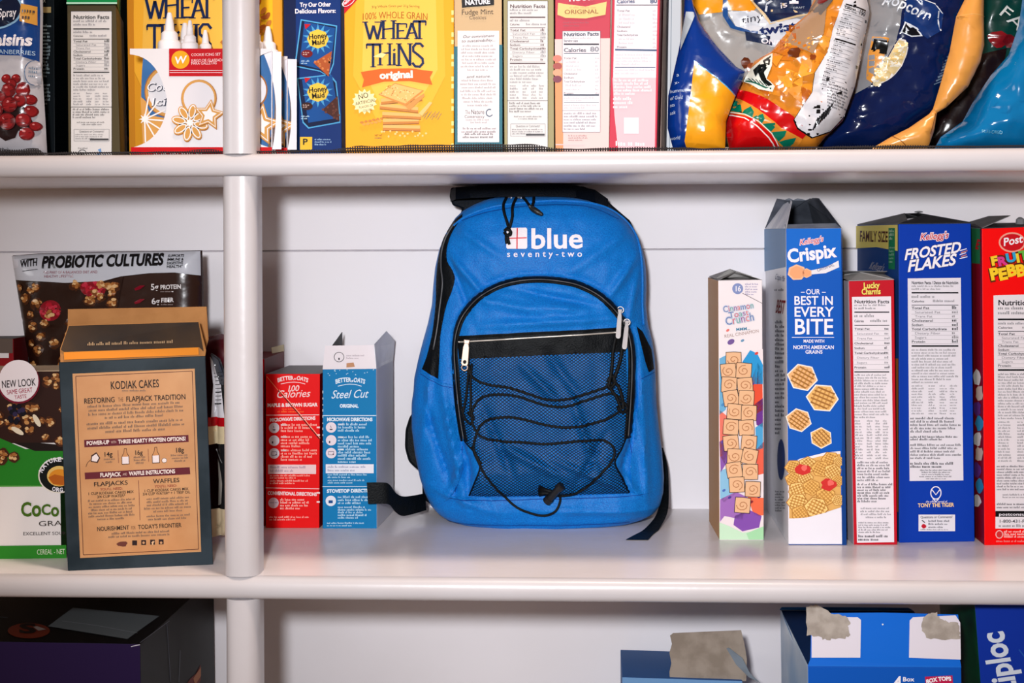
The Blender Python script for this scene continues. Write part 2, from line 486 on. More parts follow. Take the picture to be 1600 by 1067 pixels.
unit = thing('shelving_unit', 'white painted built-in shelves with rounded edges and an upright post', 'shelves', (0, 1.48, BASE))
UL = (0, 1.48, BASE)
def shelf(zt, zb, parent=unit):
    r = (zt - zb) / 2; c = (zt + zb) / 2
    pr = [(WALL_Y, zt)]
    for i in range(13):
        a = math.pi / 2 + math.pi * i / 12
        pr.append((FRONT_Y + 0.008 + 0.009 * math.cos(a), c + r * math.copysign(abs(math.sin(a)) ** 0.75, math.sin(a))))
    pr.append((WALL_Y, zb))
    o = extrude_x(pr, -1.0, 0.9, PAINT, 'shelf', parent, UL, smooth=True)
    o.data.materials.append(BOARD_LIT)
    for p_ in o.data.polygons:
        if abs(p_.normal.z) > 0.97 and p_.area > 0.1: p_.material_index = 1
    return o
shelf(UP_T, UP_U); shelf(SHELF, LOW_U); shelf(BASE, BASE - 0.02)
def post(z0, z1, px0, px1, py):
    a = at(px0, py, FRONT_Y + 0.012).x; b_ = at(px1, py, FRONT_Y + 0.012).x
    c = (a + b_) / 2; r = (b_ - a) / 2
    pr = [(c + r, FRONT_Y + 0.028)]
    for i in range(17):
        t = math.pi * i / 16
        pr.append((c + r * math.copysign(abs(math.cos(t)) ** 0.8, math.cos(t)), FRONT_Y + 0.014 - 0.0135 * math.sin(t)))
    pr.append((c - r, FRONT_Y + 0.028))
    b = MB(); n = len(pr)
    vs = [(p[0], p[1], z0) for p in pr] + [(p[0], p[1], z1) for p in pr]
    b.mesh(vs, [(i, (i + 1) % n, n + (i + 1) % n, n + i) for i in range(n)] + [tuple(reversed(range(n))), tuple(range(n, 2 * n))], PAINT)
    o = b.build('post', unit, UL, merge=True)
    for p in o.data.polygons: p.use_smooth = len(p.vertices) == 4
    o.modifiers.new('soft', 'EDGE_SPLIT').split_angle = R(50)
post(UP_T, 1.75, 347.5, 399.5, 100)
post(SHELF, UP_U, 350, 404.5, 600)
post(BASE, LOW_U, 354, 406.5, 1000)

# ================================================================== packages on the middle shelf, right
def gable_rag(p0, p1, n, amp, seed, up):
    """a torn edge between two points"""
    rnd = random.Random(seed); out = []
    for i in range(n + 1):
        t = i / n; out.append(p0.lerp(p1, t) + up * (rnd.uniform(-amp, amp) if 0 < i < n else 0))
    return out
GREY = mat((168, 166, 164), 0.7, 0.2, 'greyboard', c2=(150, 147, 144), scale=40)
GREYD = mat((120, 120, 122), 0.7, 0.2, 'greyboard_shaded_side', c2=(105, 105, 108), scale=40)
BROWN = mat((176, 122, 70), 0.7, 0.2, 'kraft_board', c2=(166, 113, 63), scale=50)
WHITE = (238, 232, 236); NAVY = (18, 34, 96)

# --- tall narrow white carton with a stack of toasted squares
p = carton('cereal_box', 'narrow white cereal box with a column of toast squares, standing alone right of the backpack', 'cereal box',
           [(1122, 438), (1191, 437), (1193, 844), (1124, 844)], z=SHELF, depth=0.095, front=(240, 231, 232), left=(206, 160, 112), right=(70, 52, 84), top=(190, 186, 186))
I = Ink(p.face)
# abstract colour patches behind the squares
rnd = random.Random(4)
I.poly([(1124, 560), (1192, 545), (1193, 620), (1193, 842), (1124, 842)], (238, 225, 226), 0)
for (pts, c) in ([(1124, 560), (1140, 552), (1146, 585), (1134, 640), (1124, 648)], (120, 180, 214)), ([(1160, 565), (1172, 547), (1183, 552), (1192, 570), (1192, 600), (1170, 600)], (52, 160, 214)), \
        ([(1172, 600), (1184, 566), (1191, 580), (1192, 640), (1180, 648)], (232, 92, 62)), ([(1178, 632), (1192, 622), (1192, 668), (1182, 664)], (120, 60, 150)), \
        ([(1124, 640), (1136, 650), (1140, 690), (1132, 725), (1125, 712)], (236, 130, 112)), ([(1124, 690), (1134, 684), (1142, 712), (1126, 738)], (150, 100, 178)), \
        ([(1180, 668), (1192, 660), (1192, 700), (1182, 704)], (90, 170, 214)), ([(1180, 704), (1193, 690), (1193, 740), (1184, 742)], (236, 110, 86)), \
        ([(1125, 735), (1140, 730), (1150, 770), (1132, 785), (1125, 778)], (150, 196, 222)), ([(1125, 780), (1150, 768), (1170, 778), (1160, 812), (1132, 806), (1125, 815)], (170, 120, 190)), \
        ([(1168, 776), (1193, 778), (1193, 805), (1178, 806)], (238, 120, 84)), ([(1148, 806), (1170, 796), (1190, 806), (1186, 824), (1160, 830), (1146, 820)], (144, 92, 178)):
    I.poly(pts, c, 0.5)
I.poly([(1124, 816), (1140, 822), (1160, 832), (1180, 830), (1193, 822), (1193, 843), (1124, 843)], (206, 232, 204), 1)
I.poly([(1166, 833), (1193, 822), (1193, 843), (1170, 843)], (176, 222, 178), 1.2)
for (x, y, rr, c) in ((1137, 516, 2.4, (230, 130, 120)), (1142, 534, 5, (128, 100, 160)), (1160, 532, 2.5, (120, 160, 190)), (1182, 552, 2.6, (220, 80, 70)), (1176, 600, 2, (120, 70, 160)), (1129, 575, 3, (90, 150, 200)), (1130, 632, 3, (90, 150, 200)), (1129, 690, 2.6, (120, 90, 170)), (1131, 766, 2.4, (90, 120, 190)), (1140, 777, 2.4, (90, 70, 150)), (1174, 784, 2.6, (150, 50, 60)), (1186, 776, 2.4, (90, 60, 130))):
    I.oval(x, y, rr * 1.2, rr * 0.8, c, 1.4, n=12, rot=-30)
sq = [(1146, 562, 0), (1138, 580, -6), (1162, 579, 4), (1139, 601, 3), (1164, 602, -5), (1142, 622, -9), (1166, 622, 3), (1148, 643, 5), (1170, 645, 2), (1142, 667, 4), (1166, 668, -4), (1142, 692, -6), (1170, 692, 5), (1148, 713, 3), (1171, 713, 12), (1147, 734, -8), (1172, 737, 0), (1151, 757, -3), (1176, 764, 2), (1160, 789, 5)]
for k, (x, y, a) in enumerate(sq):
    for L, rr, c in ((2 + k * 0.12, 12.2, (62, 40, 34)), (2.06 + k * 0.12, 11.3, (234, 190, 150))):
        pts = []
        for (sx, sy) in ((-1, -1), (0, -1.04), (1, -1), (1.03, 0), (1, 1), (0, 1.03), (-1, 1), (-1.03, 0)):
            X, Y = sx * rr, sy * rr; ca, sa = math.cos(R(a)), math.sin(R(a))
            pts.append((x + X * ca - Y * sa, y + X * sa + Y * ca))
        I.poly(pts, c, L)
    sw = [(x + (1.5 + 0.55 * q) * math.cos(q * 0.62 + k), y + (1.2 + 0.5 * q) * math.sin(q * 0.62 + k)) for q in range(16)]
    I.line(sw, 1.3, (190, 132, 90), 2.1 + k * 0.12)
I.oval(1152.5, 451, 8.5, 8.5, (142, 154, 196), 1); I.t('16', 1147.5, 455, 1157.5, 455, 8, (240, 236, 240), b=0.02)
I.fine(1164, 442, 1185, 462, 5, (170, 160, 190), 5)
I.line([(1160, 458), (1191, 474)], 0.8, (120, 106, 112), 2)
for (tx, x0, y0, x1, y1, h) in (('Cinnamon', 1130, 488, 1178, 481, 9.5), ('Toast', 1139, 497, 1170, 492, 9), ('Crunch', 1134, 508, 1179, 500, 12)):
    I.t(tx, x0, y0, x1, y1, h, (176, 190, 212), b=0.06, L=2)
    I.t(tx, x0, y0, x1, y1, h, (250, 240, 244), b=0.025, L=3)
    n = len(tx); cols = [(74, 120, 176), (206, 78, 96), (96, 170, 160), (150, 82, 150), (224, 120, 120)]
    for i, ch in enumerate(tx):
        f = lambda q: (x0 + (x1 - x0) * q, y0 + (y1 - y0) * q)
        tot = sum(adv(c) for c in tx); pen = sum(adv(c) for c in tx[:i])
        a = f(pen / tot); b_ = f((pen + adv(ch)) / tot)
        I.t(ch, a[0], a[1], b_[0], b_[1], h, cols[i % 5], b=0.0, L=4)
I.t('MMM...', 1150, 517, 1172, 515, 4.5, (70, 140, 170), b=0.02); I.t('REAL CINNAMON', 1132, 528, 1186, 519, 5, (176, 150, 140), b=0.0)
I.build('printed_front', p.root, p.loc)
F, B = p.F, p.B
up = Vector((0, 0, 1))
mid = F[0].lerp(F[1], 0.48) + up * 0.0075 + p.d * 0.3
panel(p, 'top_flap', [F[0], mid, F[1], F[1] + p.d * 0.5, mid + p.d * 0.45, F[0] + p.d * 0.5], GREY, 0.0005)
panel(p, 'top_flap', [F[0] + p.d * 0.25 + up * 0.001, F[0].lerp(F[1], 0.35) + p.d * 0.3 + up * 0.010, F[0].lerp(F[1], 0.5) + p.d * 0.32 + up * 0.0055, F[0].lerp(F[1], 0.92) + p.d * 0.5 + up * 0.002, F[0] + p.d * 0.95 + up * 0.001], GREY, 0.0005)

# --- tall blue carton with a gable of torn flaps
bk = at(1199, 358, 1.618)
fl = on_z(1232, 851, SHELF)
p = carton('cereal_box', 'tall blue cereal box with torn-open flaps forming a peak and waffle squares on the front', 'cereal box',
           [(1228, 357), (1314, 356), (1322, 851), (1232, 851)], z=SHELF, dv=(0.0, 1.640 - fl.y, 0), front=(6, 100, 192), left=mat((236, 236, 240), 0.4, 0.3, 'print'), right=(20, 62, 118), top=(70, 72, 80))  # left side lightened to stand in for the light on it
I = Ink(p.face)
I.rect(1229, 357, 1314, 420, (16, 116, 206), 0)
I.t("Kellogg's", 1249, 382, 1286, 376, 8, (244, 226, 230), b=0.07, sh=0.3, L=1); I.t("Kellogg's", 1249, 382, 1286, 376, 8, (214, 70, 84), b=0.0, sh=0.3, L=2)
I.t('Crispix', 1231, 408, 1306, 399, 19, (246, 240, 244), b=0.035, L=2)
I.poly([(1266, 420), (1290, 415), (1310, 405), (1311, 415), (1290, 424), (1268, 426)], (236, 232, 236), 1)
I.t('ORIGINAL', 1277, 422, 1304, 413, 4.5, (110, 110, 130), L=2)
def waffle(I, x, y, r, rot, L, c=(238, 192, 122), d=(176, 124, 66), edge=(246, 238, 226), n=6):
    pts = [(x + r * (1 + 0.08 * math.sin(q * 2.3)) * math.cos(R(rot) + 2 * math.pi * q / n), y + r * 0.92 * math.sin(R(rot) + 2 * math.pi * q / n)) for q in range(n)]
    if edge: I.poly([(x + (a - x) * 1.1, y + (b - y) * 1.1) for a, b in pts], edge, L)
    I.poly(pts, c, L + 0.3)
    for dirn in (rot + 20, rot + 105):
        ca, sa = math.cos(R(dirn)), math.sin(R(dirn))
        for q in (-0.6, -0.3, 0, 0.3, 0.6):
            l = math.sqrt(1 - q * q) * 0.78
            ox, oy = -sa * q * r, ca * q * r * 0.92
            I.line([(x + ox - ca * l * r, y + oy - sa * l * r * 0.9), (x + ox + ca * l * r, y + oy + sa * l * r * 0.9)], r * 0.11, d if dirn == rot + 20 else (212, 160, 92), L + 0.6)
for (x, y, r, a, n) in ((1245, 423, 15, 10, 7), (1260, 424, 9, 30, 6)):
    I.poly([(x + r * math.cos(R(a) + 6.283 * q / n), y + r * 0.82 * math.sin(R(a) + 6.283 * q / n)) for q in range(n)], (240, 196, 160), 1.4)
    I.poly([(x + r * 0.8 * math.cos(R(a) + 6.283 * q / n), y + r * 0.66 * math.sin(R(a) + 6.283 * q / n)) for q in range(n)], (246, 176, 130), 1.6)
wt = (244, 240, 246)
I.t('OUR', 1259, 456, 1281, 456, 7.5, wt, b=0.01); I.line([(1251, 453), (1257, 453)], 1.2, wt, 2); I.line([(1284, 453), (1290, 453)], 1.2, wt, 2)
I.t('BEST IN', 1240, 472, 1302, 472, 13, wt, b=0.015); I.t('EVERY', 1240, 490, 1302, 490, 14.5, wt, b=0.015); I.t('BITE', 1240, 517, 1302, 517, 23, wt, b=0.015)
I.line([(1237, 522), (1303, 522)], 0.9, wt, 2)
I.t('MADE WITH', 1255, 530, 1288, 530, 4.6, wt, b=0.02); I.t('NORTH AMERICAN', 1239, 540, 1303, 540, 5.6, wt, b=0.02); I.t('GRAINS', 1258, 547, 1285, 547, 5.2, wt, b=0.02)
waffle(I, 1254, 584, 22, 12, 1, (240, 190, 136)); waffle(I, 1285, 616, 23, 5, 3); waffle(I, 1248, 651, 19, 18, 1, (240, 190, 136)); waffle(I, 1283, 679, 17, 30, 1)
I.poly([(1231, 722), (1250, 712), (1290, 702), (1313, 700), (1315, 849), (1232, 849)], (240, 236, 240), 0.5)
I.poly([(1314, 357), (1314.6, 356), (1322, 851), (1315, 851)], (10, 72, 140), 9.5)
I.poly([(1232, 728), (1250, 716), (1290, 706), (1313, 704), (1314, 790), (1284, 800), (1256, 808), (1233, 808)], (232, 184, 112), 1)
rnd = random.Random(9)
k = 0
for (x, y, r) in ((1240, 726, 13), (1262, 722, 14), (1298, 714, 14), (1310, 716, 9), (1282, 728, 14), (1301, 733, 14), (1240, 745, 13), (1258, 744, 13), (1309, 747, 10), (1246, 763, 15), (1268, 758, 14), (1246, 782, 16), (1290, 772, 16), (1309, 778, 10), (1250, 800, 14), (1275, 790, 18)):
    waffle(I, x, y, r, 30 * k % 55, 1.5 + k * 0.35, (248, 212, 140) if k % 2 else (240, 194, 116), (204, 150, 76), (190, 134, 66)); k += 1
for (x, y) in ((1253, 729), (1294, 753)):
    I.blob(x, y, 12, (214, 62, 58), int(x), 8, sq=0.8); I.blob(x + 3, y - 3, 5, (240, 120, 110), int(x) + 1, 8.4); 
I.poly([(1232, 808), (1260, 806), (1290, 798), (1314, 790), (1315, 849), (1232, 849)], (238, 234, 240), 9)
I.build('printed_front', p.root, p.loc)
I = Ink(p.lface)
I.poly([(1194, 358), (1228, 357), (1228, 417), (1194, 424)], (130, 166, 204), 0)
I.t('Crispix Mix', 1211, 436, 1226, 440, 9, (70, 84, 130), L=1); I.fine(1211, 450, 1226, 456, 1, (120, 120, 130), 4)
I.t('BEST', 1212, 488, 1225, 490, 20, (150, 40, 44), b=0.02, L=1); I.fine(1212, 500, 1227, 680, 26, (90, 90, 104), 8)
I.oval(1221, 718, 6, 32, (44, 78, 140), 1); I.fine(1212, 766, 1228, 800, 8, (120, 120, 128), 9)
I.build('printed_side', p.root, p.loc)
F, B = p.F, p.B
up = Vector((0, 0, 1))
ins = mat((104, 110, 122), 0.5, 0.3, 'flap_inside', c2=(60, 64, 74), scale=22)
# left flap leans inward over the opening, right flap leans inward too, both with torn edges
lt = F[0] + up * 0.0265 + Vector((0.013, 0.06, 0)); lb = B[0] + up * 0.0255 + Vector((0.013, -0.05, 0))
panel(p, 'left_top_flap', [F[0], B[0]] + gable_rag(lb, lt, 9, 0.0022, 3, up), mat((236, 236, 240), 0.5, 0.3, 'flap_outer', c2=(196, 200, 212), scale=24), 0.0006, mback=ins)  # outer card paled in its colour for glare
rt = F[1] + up * 0.0285 + Vector((-0.015, 0.04, 0)); rb = B[1] + up * 0.028 + Vector((-0.015, -0.04, 0))
panel(p, 'right_top_flap', [B[1], F[1]] + gable_rag(rt, rb, 9, 0.0020, 5, up), ins, 0.0006)
bb = B[0].lerp(B[1], 0.10) + up * 0.03 - p.d * 0.35; bc = B[0].lerp(B[1], 0.75) + up * 0.0295 - p.d * 0.35
panel(p, 'back_top_flap', [B[1] + up * 0.0005, B[0] + up * 0.0005] + gable_rag(bb, bc, 8, 0.0016, 7, up), ins, 0.0006)
fa = F[0] + up * 0.004 + p.d * 0.1 + Vector((0.001, 0, 0)); fb = F[1] + up * 0.0045 + p.d * 0.1 - Vector((0.002, 0, 0))
panel(p, 'front_top_flap', [F[0], F[1]] + [fb, fa], mat((150, 158, 172), 0.55, 0.3, 'flap_grey', c2=(120, 130, 150), scale=60), 0.0006)

# --- red carton with a nutrition panel
p = carton('cereal_box', 'red edged cereal box showing a long nutrition panel, between the two blue cereal boxes', 'cereal box',
           [(1326, 439), (1397, 437), (1402, 851), (1334, 851)], z=SHELF, dv=(-0.004, 0.055, 0), front=(198, 22, 46), left=(196, 190, 200), right=(150, 18, 40), top=(140, 138, 140))
I = Ink(p.face)
for tx, x0, x1, y, h in (('Lucky', 1349, 1374, 451, 9), ('Charms', 1346, 1376, 461, 9)):
    I.t(tx, x0, y, x1, y - 1, h, (120, 60, 20), b=0.07, L=1); I.t(tx, x0, y, x1, y - 1, h, (250, 226, 120), b=0.03, L=2)
I.poly([(1331, 465), (1392, 464), (1397, 847), (1339, 848)], (236, 229, 234), 0.5)
nutrition(I, 1331, 465, 1393, 724, seed=41, border=False, bars=(0, 0.46))
I.fine(1339, 724, 1394, 756, 7, (96, 92, 98), 61, h=0.55); I.fine(1339, 758, 1394, 788, 7, (70, 66, 72), 62, h=0.6)
I.fine(1342, 794, 1394, 812, 4, (140, 136, 142), 63, h=0.5, align='c'); I.fine(1341, 816, 1396, 834, 5, (110, 106, 112), 64, h=0.5)
I.fine(1341, 836, 1396, 846, 2, (50, 46, 52), 65, h=0.6)
I.build('printed_front', p.root, p.loc)
F, B = p.F, p.B
panel(p, 'top_flap', [F[0] + up * 0.0005, F[1] + up * 0.0005, F[1] + p.d * 0.6 + up * 0.004, F[0].lerp(F[1], 0.4) + p.d * 0.5 + up * 0.0075, F[0] + p.d * 0.7 + up * 0.004], GREY, 0.0005)
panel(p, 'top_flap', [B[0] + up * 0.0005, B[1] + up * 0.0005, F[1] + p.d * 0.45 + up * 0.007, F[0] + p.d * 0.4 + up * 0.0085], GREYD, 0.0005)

# --- large blue carton, family size; its yellow, green and blue big face runs back on the left
fl = on_z(1405, 848, SHELF)
bk = at(1338, 352, 1.642)
p = carton('cereal_box', 'large dark blue cereal box with white italic lettering, its side partly yellow', 'cereal box',
           [(1404, 350), (1517, 349), (1523, 846), (1405, 848)], z=SHELF, dv=(bk.x - fl.x, 1.642 - fl.y, 0), front=(6, 70, 176), left=(40, 84, 150), right=(18, 44, 110), top=(60, 62, 70))
I = Ink(p.face)
I.t("Kellogg's", 1437, 374, 1481, 371, 9.5, (246, 236, 240), b=0.08, sh=0.3, L=1); I.t("Kellogg's", 1437, 374, 1481, 371, 9.5, (206, 40, 60), b=0.01, sh=0.3, L=2)
for tx, x0, y0, x1, y1, h in (('FROSTED', 1412, 404, 1500, 392, 15), ('FLAKES', 1417, 422, 1492, 411, 16)):
    I.t(tx, x0, y0, x1, y1, h, (10, 26, 84), b=0.05, sh=0.35, L=1); I.t(tx, x0, y0, x1, y1, h, wt, b=0.03, sh=0.35, L=2)
for q in range(5): I.line([(1499 + q % 2 * 2, 402 - q * 3), (1511 - q % 3, 399 - q * 3)], 1.3, (226, 150, 100) if q % 2 else wt, 2)
I.poly([(1418, 432), (1501, 431), (1505, 747), (1421, 748)], (232, 228, 234), 0.5)
nutrition(I, 1419, 432, 1502, 645, 'Nutrition Facts / Datos de Nutrici\u00f3n', seed=81, border=False, bars=(0, 0.48))
I.fine(1422, 646, 1503, 672, 5, (80, 78, 84), 91, h=0.55); I.fine(1422, 676, 1503, 684, 2, (50, 48, 54), 92, h=0.62)
I.fine(1422, 688, 1503, 714, 5, (90, 88, 94), 93, h=0.5); I.fine(1422, 718, 1500, 728, 2, (50, 48, 54), 94, h=0.62); I.fine(1436, 729, 1488, 746, 5, (90, 88, 94), 95, align='c')
# emblem: a plain shield shape above the lettering
I.ring(1462, 767, 8, 10, 1.6, wt, 1); I.line([(1456, 762), (1462, 770), (1468, 762)], 1.6, wt, 1); I.line([(1457, 776), (1462, 781), (1467, 776)], 1.6, wt, 1)
I.t('the official cereal of', 1446, 782.5, 1479, 782.5, 3.4, wt, sh=0.2); I.t('TONY THE TIGER', 1434, 790, 1490, 789, 6, (248, 214, 160), b=0.03)
I.rect(1435, 802, 1492, 829, (236, 232, 238), 1); I.t('Questions or Comments?', 1438, 808, 1488, 807.5, 3.8, (40, 40, 52), b=0.01)
I.fine(1450, 810, 1486, 825, 3, (90, 90, 100), 96, h=0.5); I.blob(1443, 821, 3.6, (200, 40, 60), 3, 2); I.line([(1440, 811), (1445, 815)], 1.4, (60, 60, 70), 2); I.fine(1438, 825, 1489, 828, 1, (110, 110, 118), 97)
I.build('printed_front', p.root, p.loc)
I = Ink(p.lface)
I.poly([(1338, 353), (1403, 351), (1403, 392), (1370, 386), (1338, 388)], (244, 226, 132), 0.5)
I.t('FAMILY SIZE', 1344, 377, 1388, 378, 16, (96, 44, 40), b=0.02, L=2)
I.poly([(1389, 356), (1399, 356), (1399, 421), (1389, 420)], (40, 140, 100), 1); I.fine(1390, 358, 1398, 376, 3, (190, 210, 190), 5, L=2); I.fine(1390, 384, 1398, 412, 5, (150, 190, 170), 6, L=2)
I.t("Kellogg's", 1358, 420, 1380, 424, 12, (200, 196, 204), sh=0.3); I.t('Frosted', 1358, 436, 1380, 438, 9, (200, 190, 200), sh=0.3)
I.poly([(1338, 560), (1404, 560), (1404, 800), (1338, 780)], (196, 128, 60), 0.6)
I.build('printed_side', p.root, p.loc)
F, B = p.F, p.B
blk = mat((34, 36, 42), 0.6, 0.25, 'flap_dark', c2=(52, 54, 60), scale=30)
pk = F[0].lerp(F[1], 0.56) + up * 0.0105 + p.d * 0.42
panel(p, 'top_flap', [F[0] + up * 0.0006, F[0].lerp(F[1], 0.5) + p.d * 0.25 + up * 0.0085, pk, F[1] + up * 0.0006], blk, 0.0006)
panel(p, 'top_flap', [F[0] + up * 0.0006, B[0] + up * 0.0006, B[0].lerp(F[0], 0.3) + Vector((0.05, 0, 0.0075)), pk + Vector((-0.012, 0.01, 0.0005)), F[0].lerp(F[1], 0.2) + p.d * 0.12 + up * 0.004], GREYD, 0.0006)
panel(p, 'top_flap', [F[1] + up * 0.0006, F[1] + p.d * 0.9 + up * 0.0006, pk + p.d * 0.3, pk], blk, 0.0006)
b = MB(); b.lathe([(0.001, 0.001), (0.004, 0.0016), (0.0042, 0.0025), (0.001, 0.003)], pk - Vector((0, 0, 0.0005)), GREYD, 10); b.build('tab', p.root, p.loc)

# --- bright red carton cut by the right edge of the picture
fl = on_z(1538, 852, SHELF)
p = carton('cereal_box', 'bright red cereal box with bubbly yellow lettering, at the right edge of the middle shelf', 'cereal box',
           [(1534, 357), (1650, 353), (1652, 850), (1538, 852)], z=SHELF, dv=(0.0, 1.64 - fl.y, 0), front=(246, 8, 12), left=(140, 18, 44), right=(160, 14, 20), top=(90, 84, 86))
I = Ink(p.face)
I.oval(1581, 379, 21, 16, (240, 170, 150), 1); I.oval(1581, 379, 18.5, 13.5, (206, 22, 40), 1.5); I.t('Post', 1567, 385, 1597, 379, 12, wt, b=0.02, sh=0.2, L=3)
for tx, x0, y0, x1, y1, h, cs in (('FRUITY', 1549, 417, 1620, 403, 13, [(244, 208, 60), (220, 70, 150), (60, 170, 210), (244, 208, 60), (110, 190, 80), (240, 150, 50)]), ('PEBBLES', 1548, 440, 1640, 421, 17, [(248, 210, 56)])):
    I.t(tx, x0, y0, x1, y1, h, (110, 50, 20), b=0.11, L=1)
    tot = sum(adv(c) for c in tx); pen = 0
    for i, ch in enumerate(tx):
        a = pen / tot; pen += adv(ch); e = pen / tot
        j = (1.5 if i % 2 else -1.5)
        I.t(ch, x0 + (x1 - x0) * a, y0 + (y1 - y0) * a + j, x0 + (x1 - x0) * e, y0 + (y1 - y0) * e + j, h, cs[i % len(cs)], b=0.055, L=3)
I.poly([(1552, 463), (1650, 460), (1652, 798), (1555, 800)], (232, 226, 230), 0.5)
nutrition(I, 1553, 463, 1648, 726, seed=101, border=False, bars=(0, 0.44))
I.fine(1557, 728, 1650, 768, 9, (96, 92, 98), 111, h=0.5); I.fine(1566, 772, 1640, 780, 2, (150, 146, 150), 112); I.fine(1557, 786, 1650, 796, 2, (80, 76, 82), 113)
I.rect(1555, 799, 1652, 808, (24, 20, 24), 1); I.t('postconsumers.com', 1560, 806, 1640, 806, 4.2, wt, b=0.01); I.rect(1555, 808, 1652, 826, (236, 230, 234), 1)
I.t('1-800-431-POST', 1560, 817, 1616, 817, 4.8, (50, 46, 52), b=0.01); I.fine(1560, 819, 1646, 825, 1, (120, 116, 120), 114)
I.oval(1561, 835, 6, 6.5, (240, 190, 186), 1); I.oval(1561, 835, 4.4, 5, (214, 60, 60), 1.5); I.fine(1568, 829, 1650, 841, 3, (246, 200, 196), 115, h=0.65); I.fine(1556, 843, 1650, 848, 1, (240, 150, 146), 116)
I.build('printed_front', p.root, p.loc)
I = Ink(p.lface)
q = [proj(p.B[0]), proj(p.F[0])]; xm = lambda t: q[0][0] + (q[1][0] - q[0][0]) * t
I.poly([(xm(0.02), 356), (xm(0.97), 357), (xm(0.97), 412), (xm(0.02), 408)], (48, 128, 84), 0.6)
I.t('E', xm(0.86), 388, xm(0.93), 389, 14, (190, 40, 44), b=0.05)
for k in range(9): I.blob(xm(0.90 + 0.05 * (k % 2)), 590 + k * 24, 6, [(226, 220, 214), (210, 190, 176), (110, 60, 140), (60, 150, 190)][k % 4], k, 1, sq=2)
I.build('printed_side', p.root, p.loc)
F, B = p.F, p.B
panel(p, 'top_flap', [F[0] + up * 0.0006, F[1] + up * 0.0006, F[1] + p.d * 0.4 + up * 0.004, F[0] + p.d * 0.4 + up * 0.0045], blk, 0.0006)
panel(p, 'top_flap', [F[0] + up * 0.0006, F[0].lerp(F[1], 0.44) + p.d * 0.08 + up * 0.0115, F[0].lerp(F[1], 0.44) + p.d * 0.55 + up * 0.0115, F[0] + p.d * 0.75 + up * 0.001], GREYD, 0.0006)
b = MB(); b.lathe([(0.001, 0), (0.0045, 0.001), (0.004, 0.006), (0.0012, 0.008)], at(1594, 352, p.F[0].y + 0.05), GREYD, 10); b.build('tab', p.root, p.loc)

# ================================================================== packages right of the post
p = carton('oatmeal_box', 'dark red box mostly hidden behind the white post, left of the red oatmeal box', 'box',
           [(352, 561), (413, 561), (414, 822), (352, 822)], z=SHELF, dv=(0.0, 0.098, 0), front=(206, 22, 34), side=(120, 18, 30), top=(110, 30, 36))
I = Ink(p.face)
I.oval(402, 609, 5.5, 4.5, (230, 206, 226), 1); I.oval(404, 804, 5, 5, (60, 74, 150), 1); I.t('SUGAR', 372, 740, 408, 740, 8, wt, b=0.02); I.t('OATS', 372, 757, 408, 757, 8, wt, b=0.02)
I.build('printed_front', p.root, p.loc)
panel(p, 'top_flap', [p.B[1] + Vector((-0.006, -0.03, 0.0003)), p.B[1] + Vector((0.0, 0, 0.0003)), p.B[1] + Vector((0, 0, 0.0075)), p.B[1] + Vector((-0.007, -0.03, 0.0065))], mat((214, 200, 160), 0.6, 0.2, 'card_edge'), 0.0006)

def oat_circles(I, x, ys, r=8.2):
    for k, y in enumerate(ys):
        I.oval(x, y, r, r, (238, 226, 232), 1)
        if k % 3 == 0: I.poly([(x - 2.6, y + 2.2), (x + 2.6, y + 2.2), (x + 1.6, y + 4), (x - 1.6, y + 4)], (60, 40, 70), 2); I.line([(x - 1, y - 3), (x, y + 0.5)], 0.8, (90, 80, 100), 2)
        elif k % 3 == 1: I.rect(x - 3.4, y + 1, x - 1.4, y + 4.4, (60, 40, 70), 2)
        else:
            for e in (((x - 4, y - 2.6), (x + 4, y - 2.6)), ((x + 4, y - 2.6), (x + 4, y + 2.8)), ((x + 4, y + 2.8), (x - 4, y + 2.8)), ((x - 4, y + 2.8), (x - 4, y - 2.6))): I.line(e, 0.7, (120, 110, 130), 2)
            I.rect(x + 2.4, y + 0.6, x + 3.8, y + 2.8, (120, 50, 60), 2)
p = carton('oatmeal_box', 'red oatmeal box with white lettering and a diagonal scratch across its front', 'oatmeal box',
           [(415, 584), (500, 584), (499, 825), (415, 825)], z=SHELF, dv=(0.004, 0.098, 0), front=(238, 12, 16), side=(150, 14, 24), top=(128, 124, 126))
I = Ink(p.face)
cr = (250, 226, 224)
I.t('BETTER', 434, 597.5, 459, 593.5, 6, cr, b=0.035, arc=1.6); I.t('OATS', 463, 593.5, 481, 597.5, 6, cr, b=0.035, arc=1.0); I.oval(461, 592, 1.2, 1.6, cr, 2, 10)
I.line([(439, 600), (450, 597.6), (460, 597), (469, 597.8), (477, 600)], 1.0, cr, 2)
I.t('100', 448, 612, 467, 611, 9, cr, b=0.012, sh=0.25); I.t('Calories', 431, 622, 484, 620, 11.5, cr, b=0.005, sh=0.35)
I.t('MAPLE & BROWN SUGAR', 418, 636, 496, 635, 5.2, cr, b=0.05)
I.fine(441, 637.5, 474, 641.5, 1, (250, 120, 60), 3); I.fine(434, 641, 481, 646, 1, (250, 120, 60), 4)
I.line([(416, 649), (499, 648.5)], 1.1, cr, 2)
I.t('MICROWAVE DIRECTIONS', 422, 659, 493, 656, 5, cr, b=0.05)
oat_circles(I, 428.5, (669, 689, 709))
for k, (y0, n) in enumerate(((662, 3), (681, 4), (702, 4))):
    I.fine(439, y0, 495, y0 + n * 4.9, n, (252, 190, 176), 20 + k, h=0.6); I.rect(439, y0 + 1.0, 448, y0 + 3.6, cr, 2)
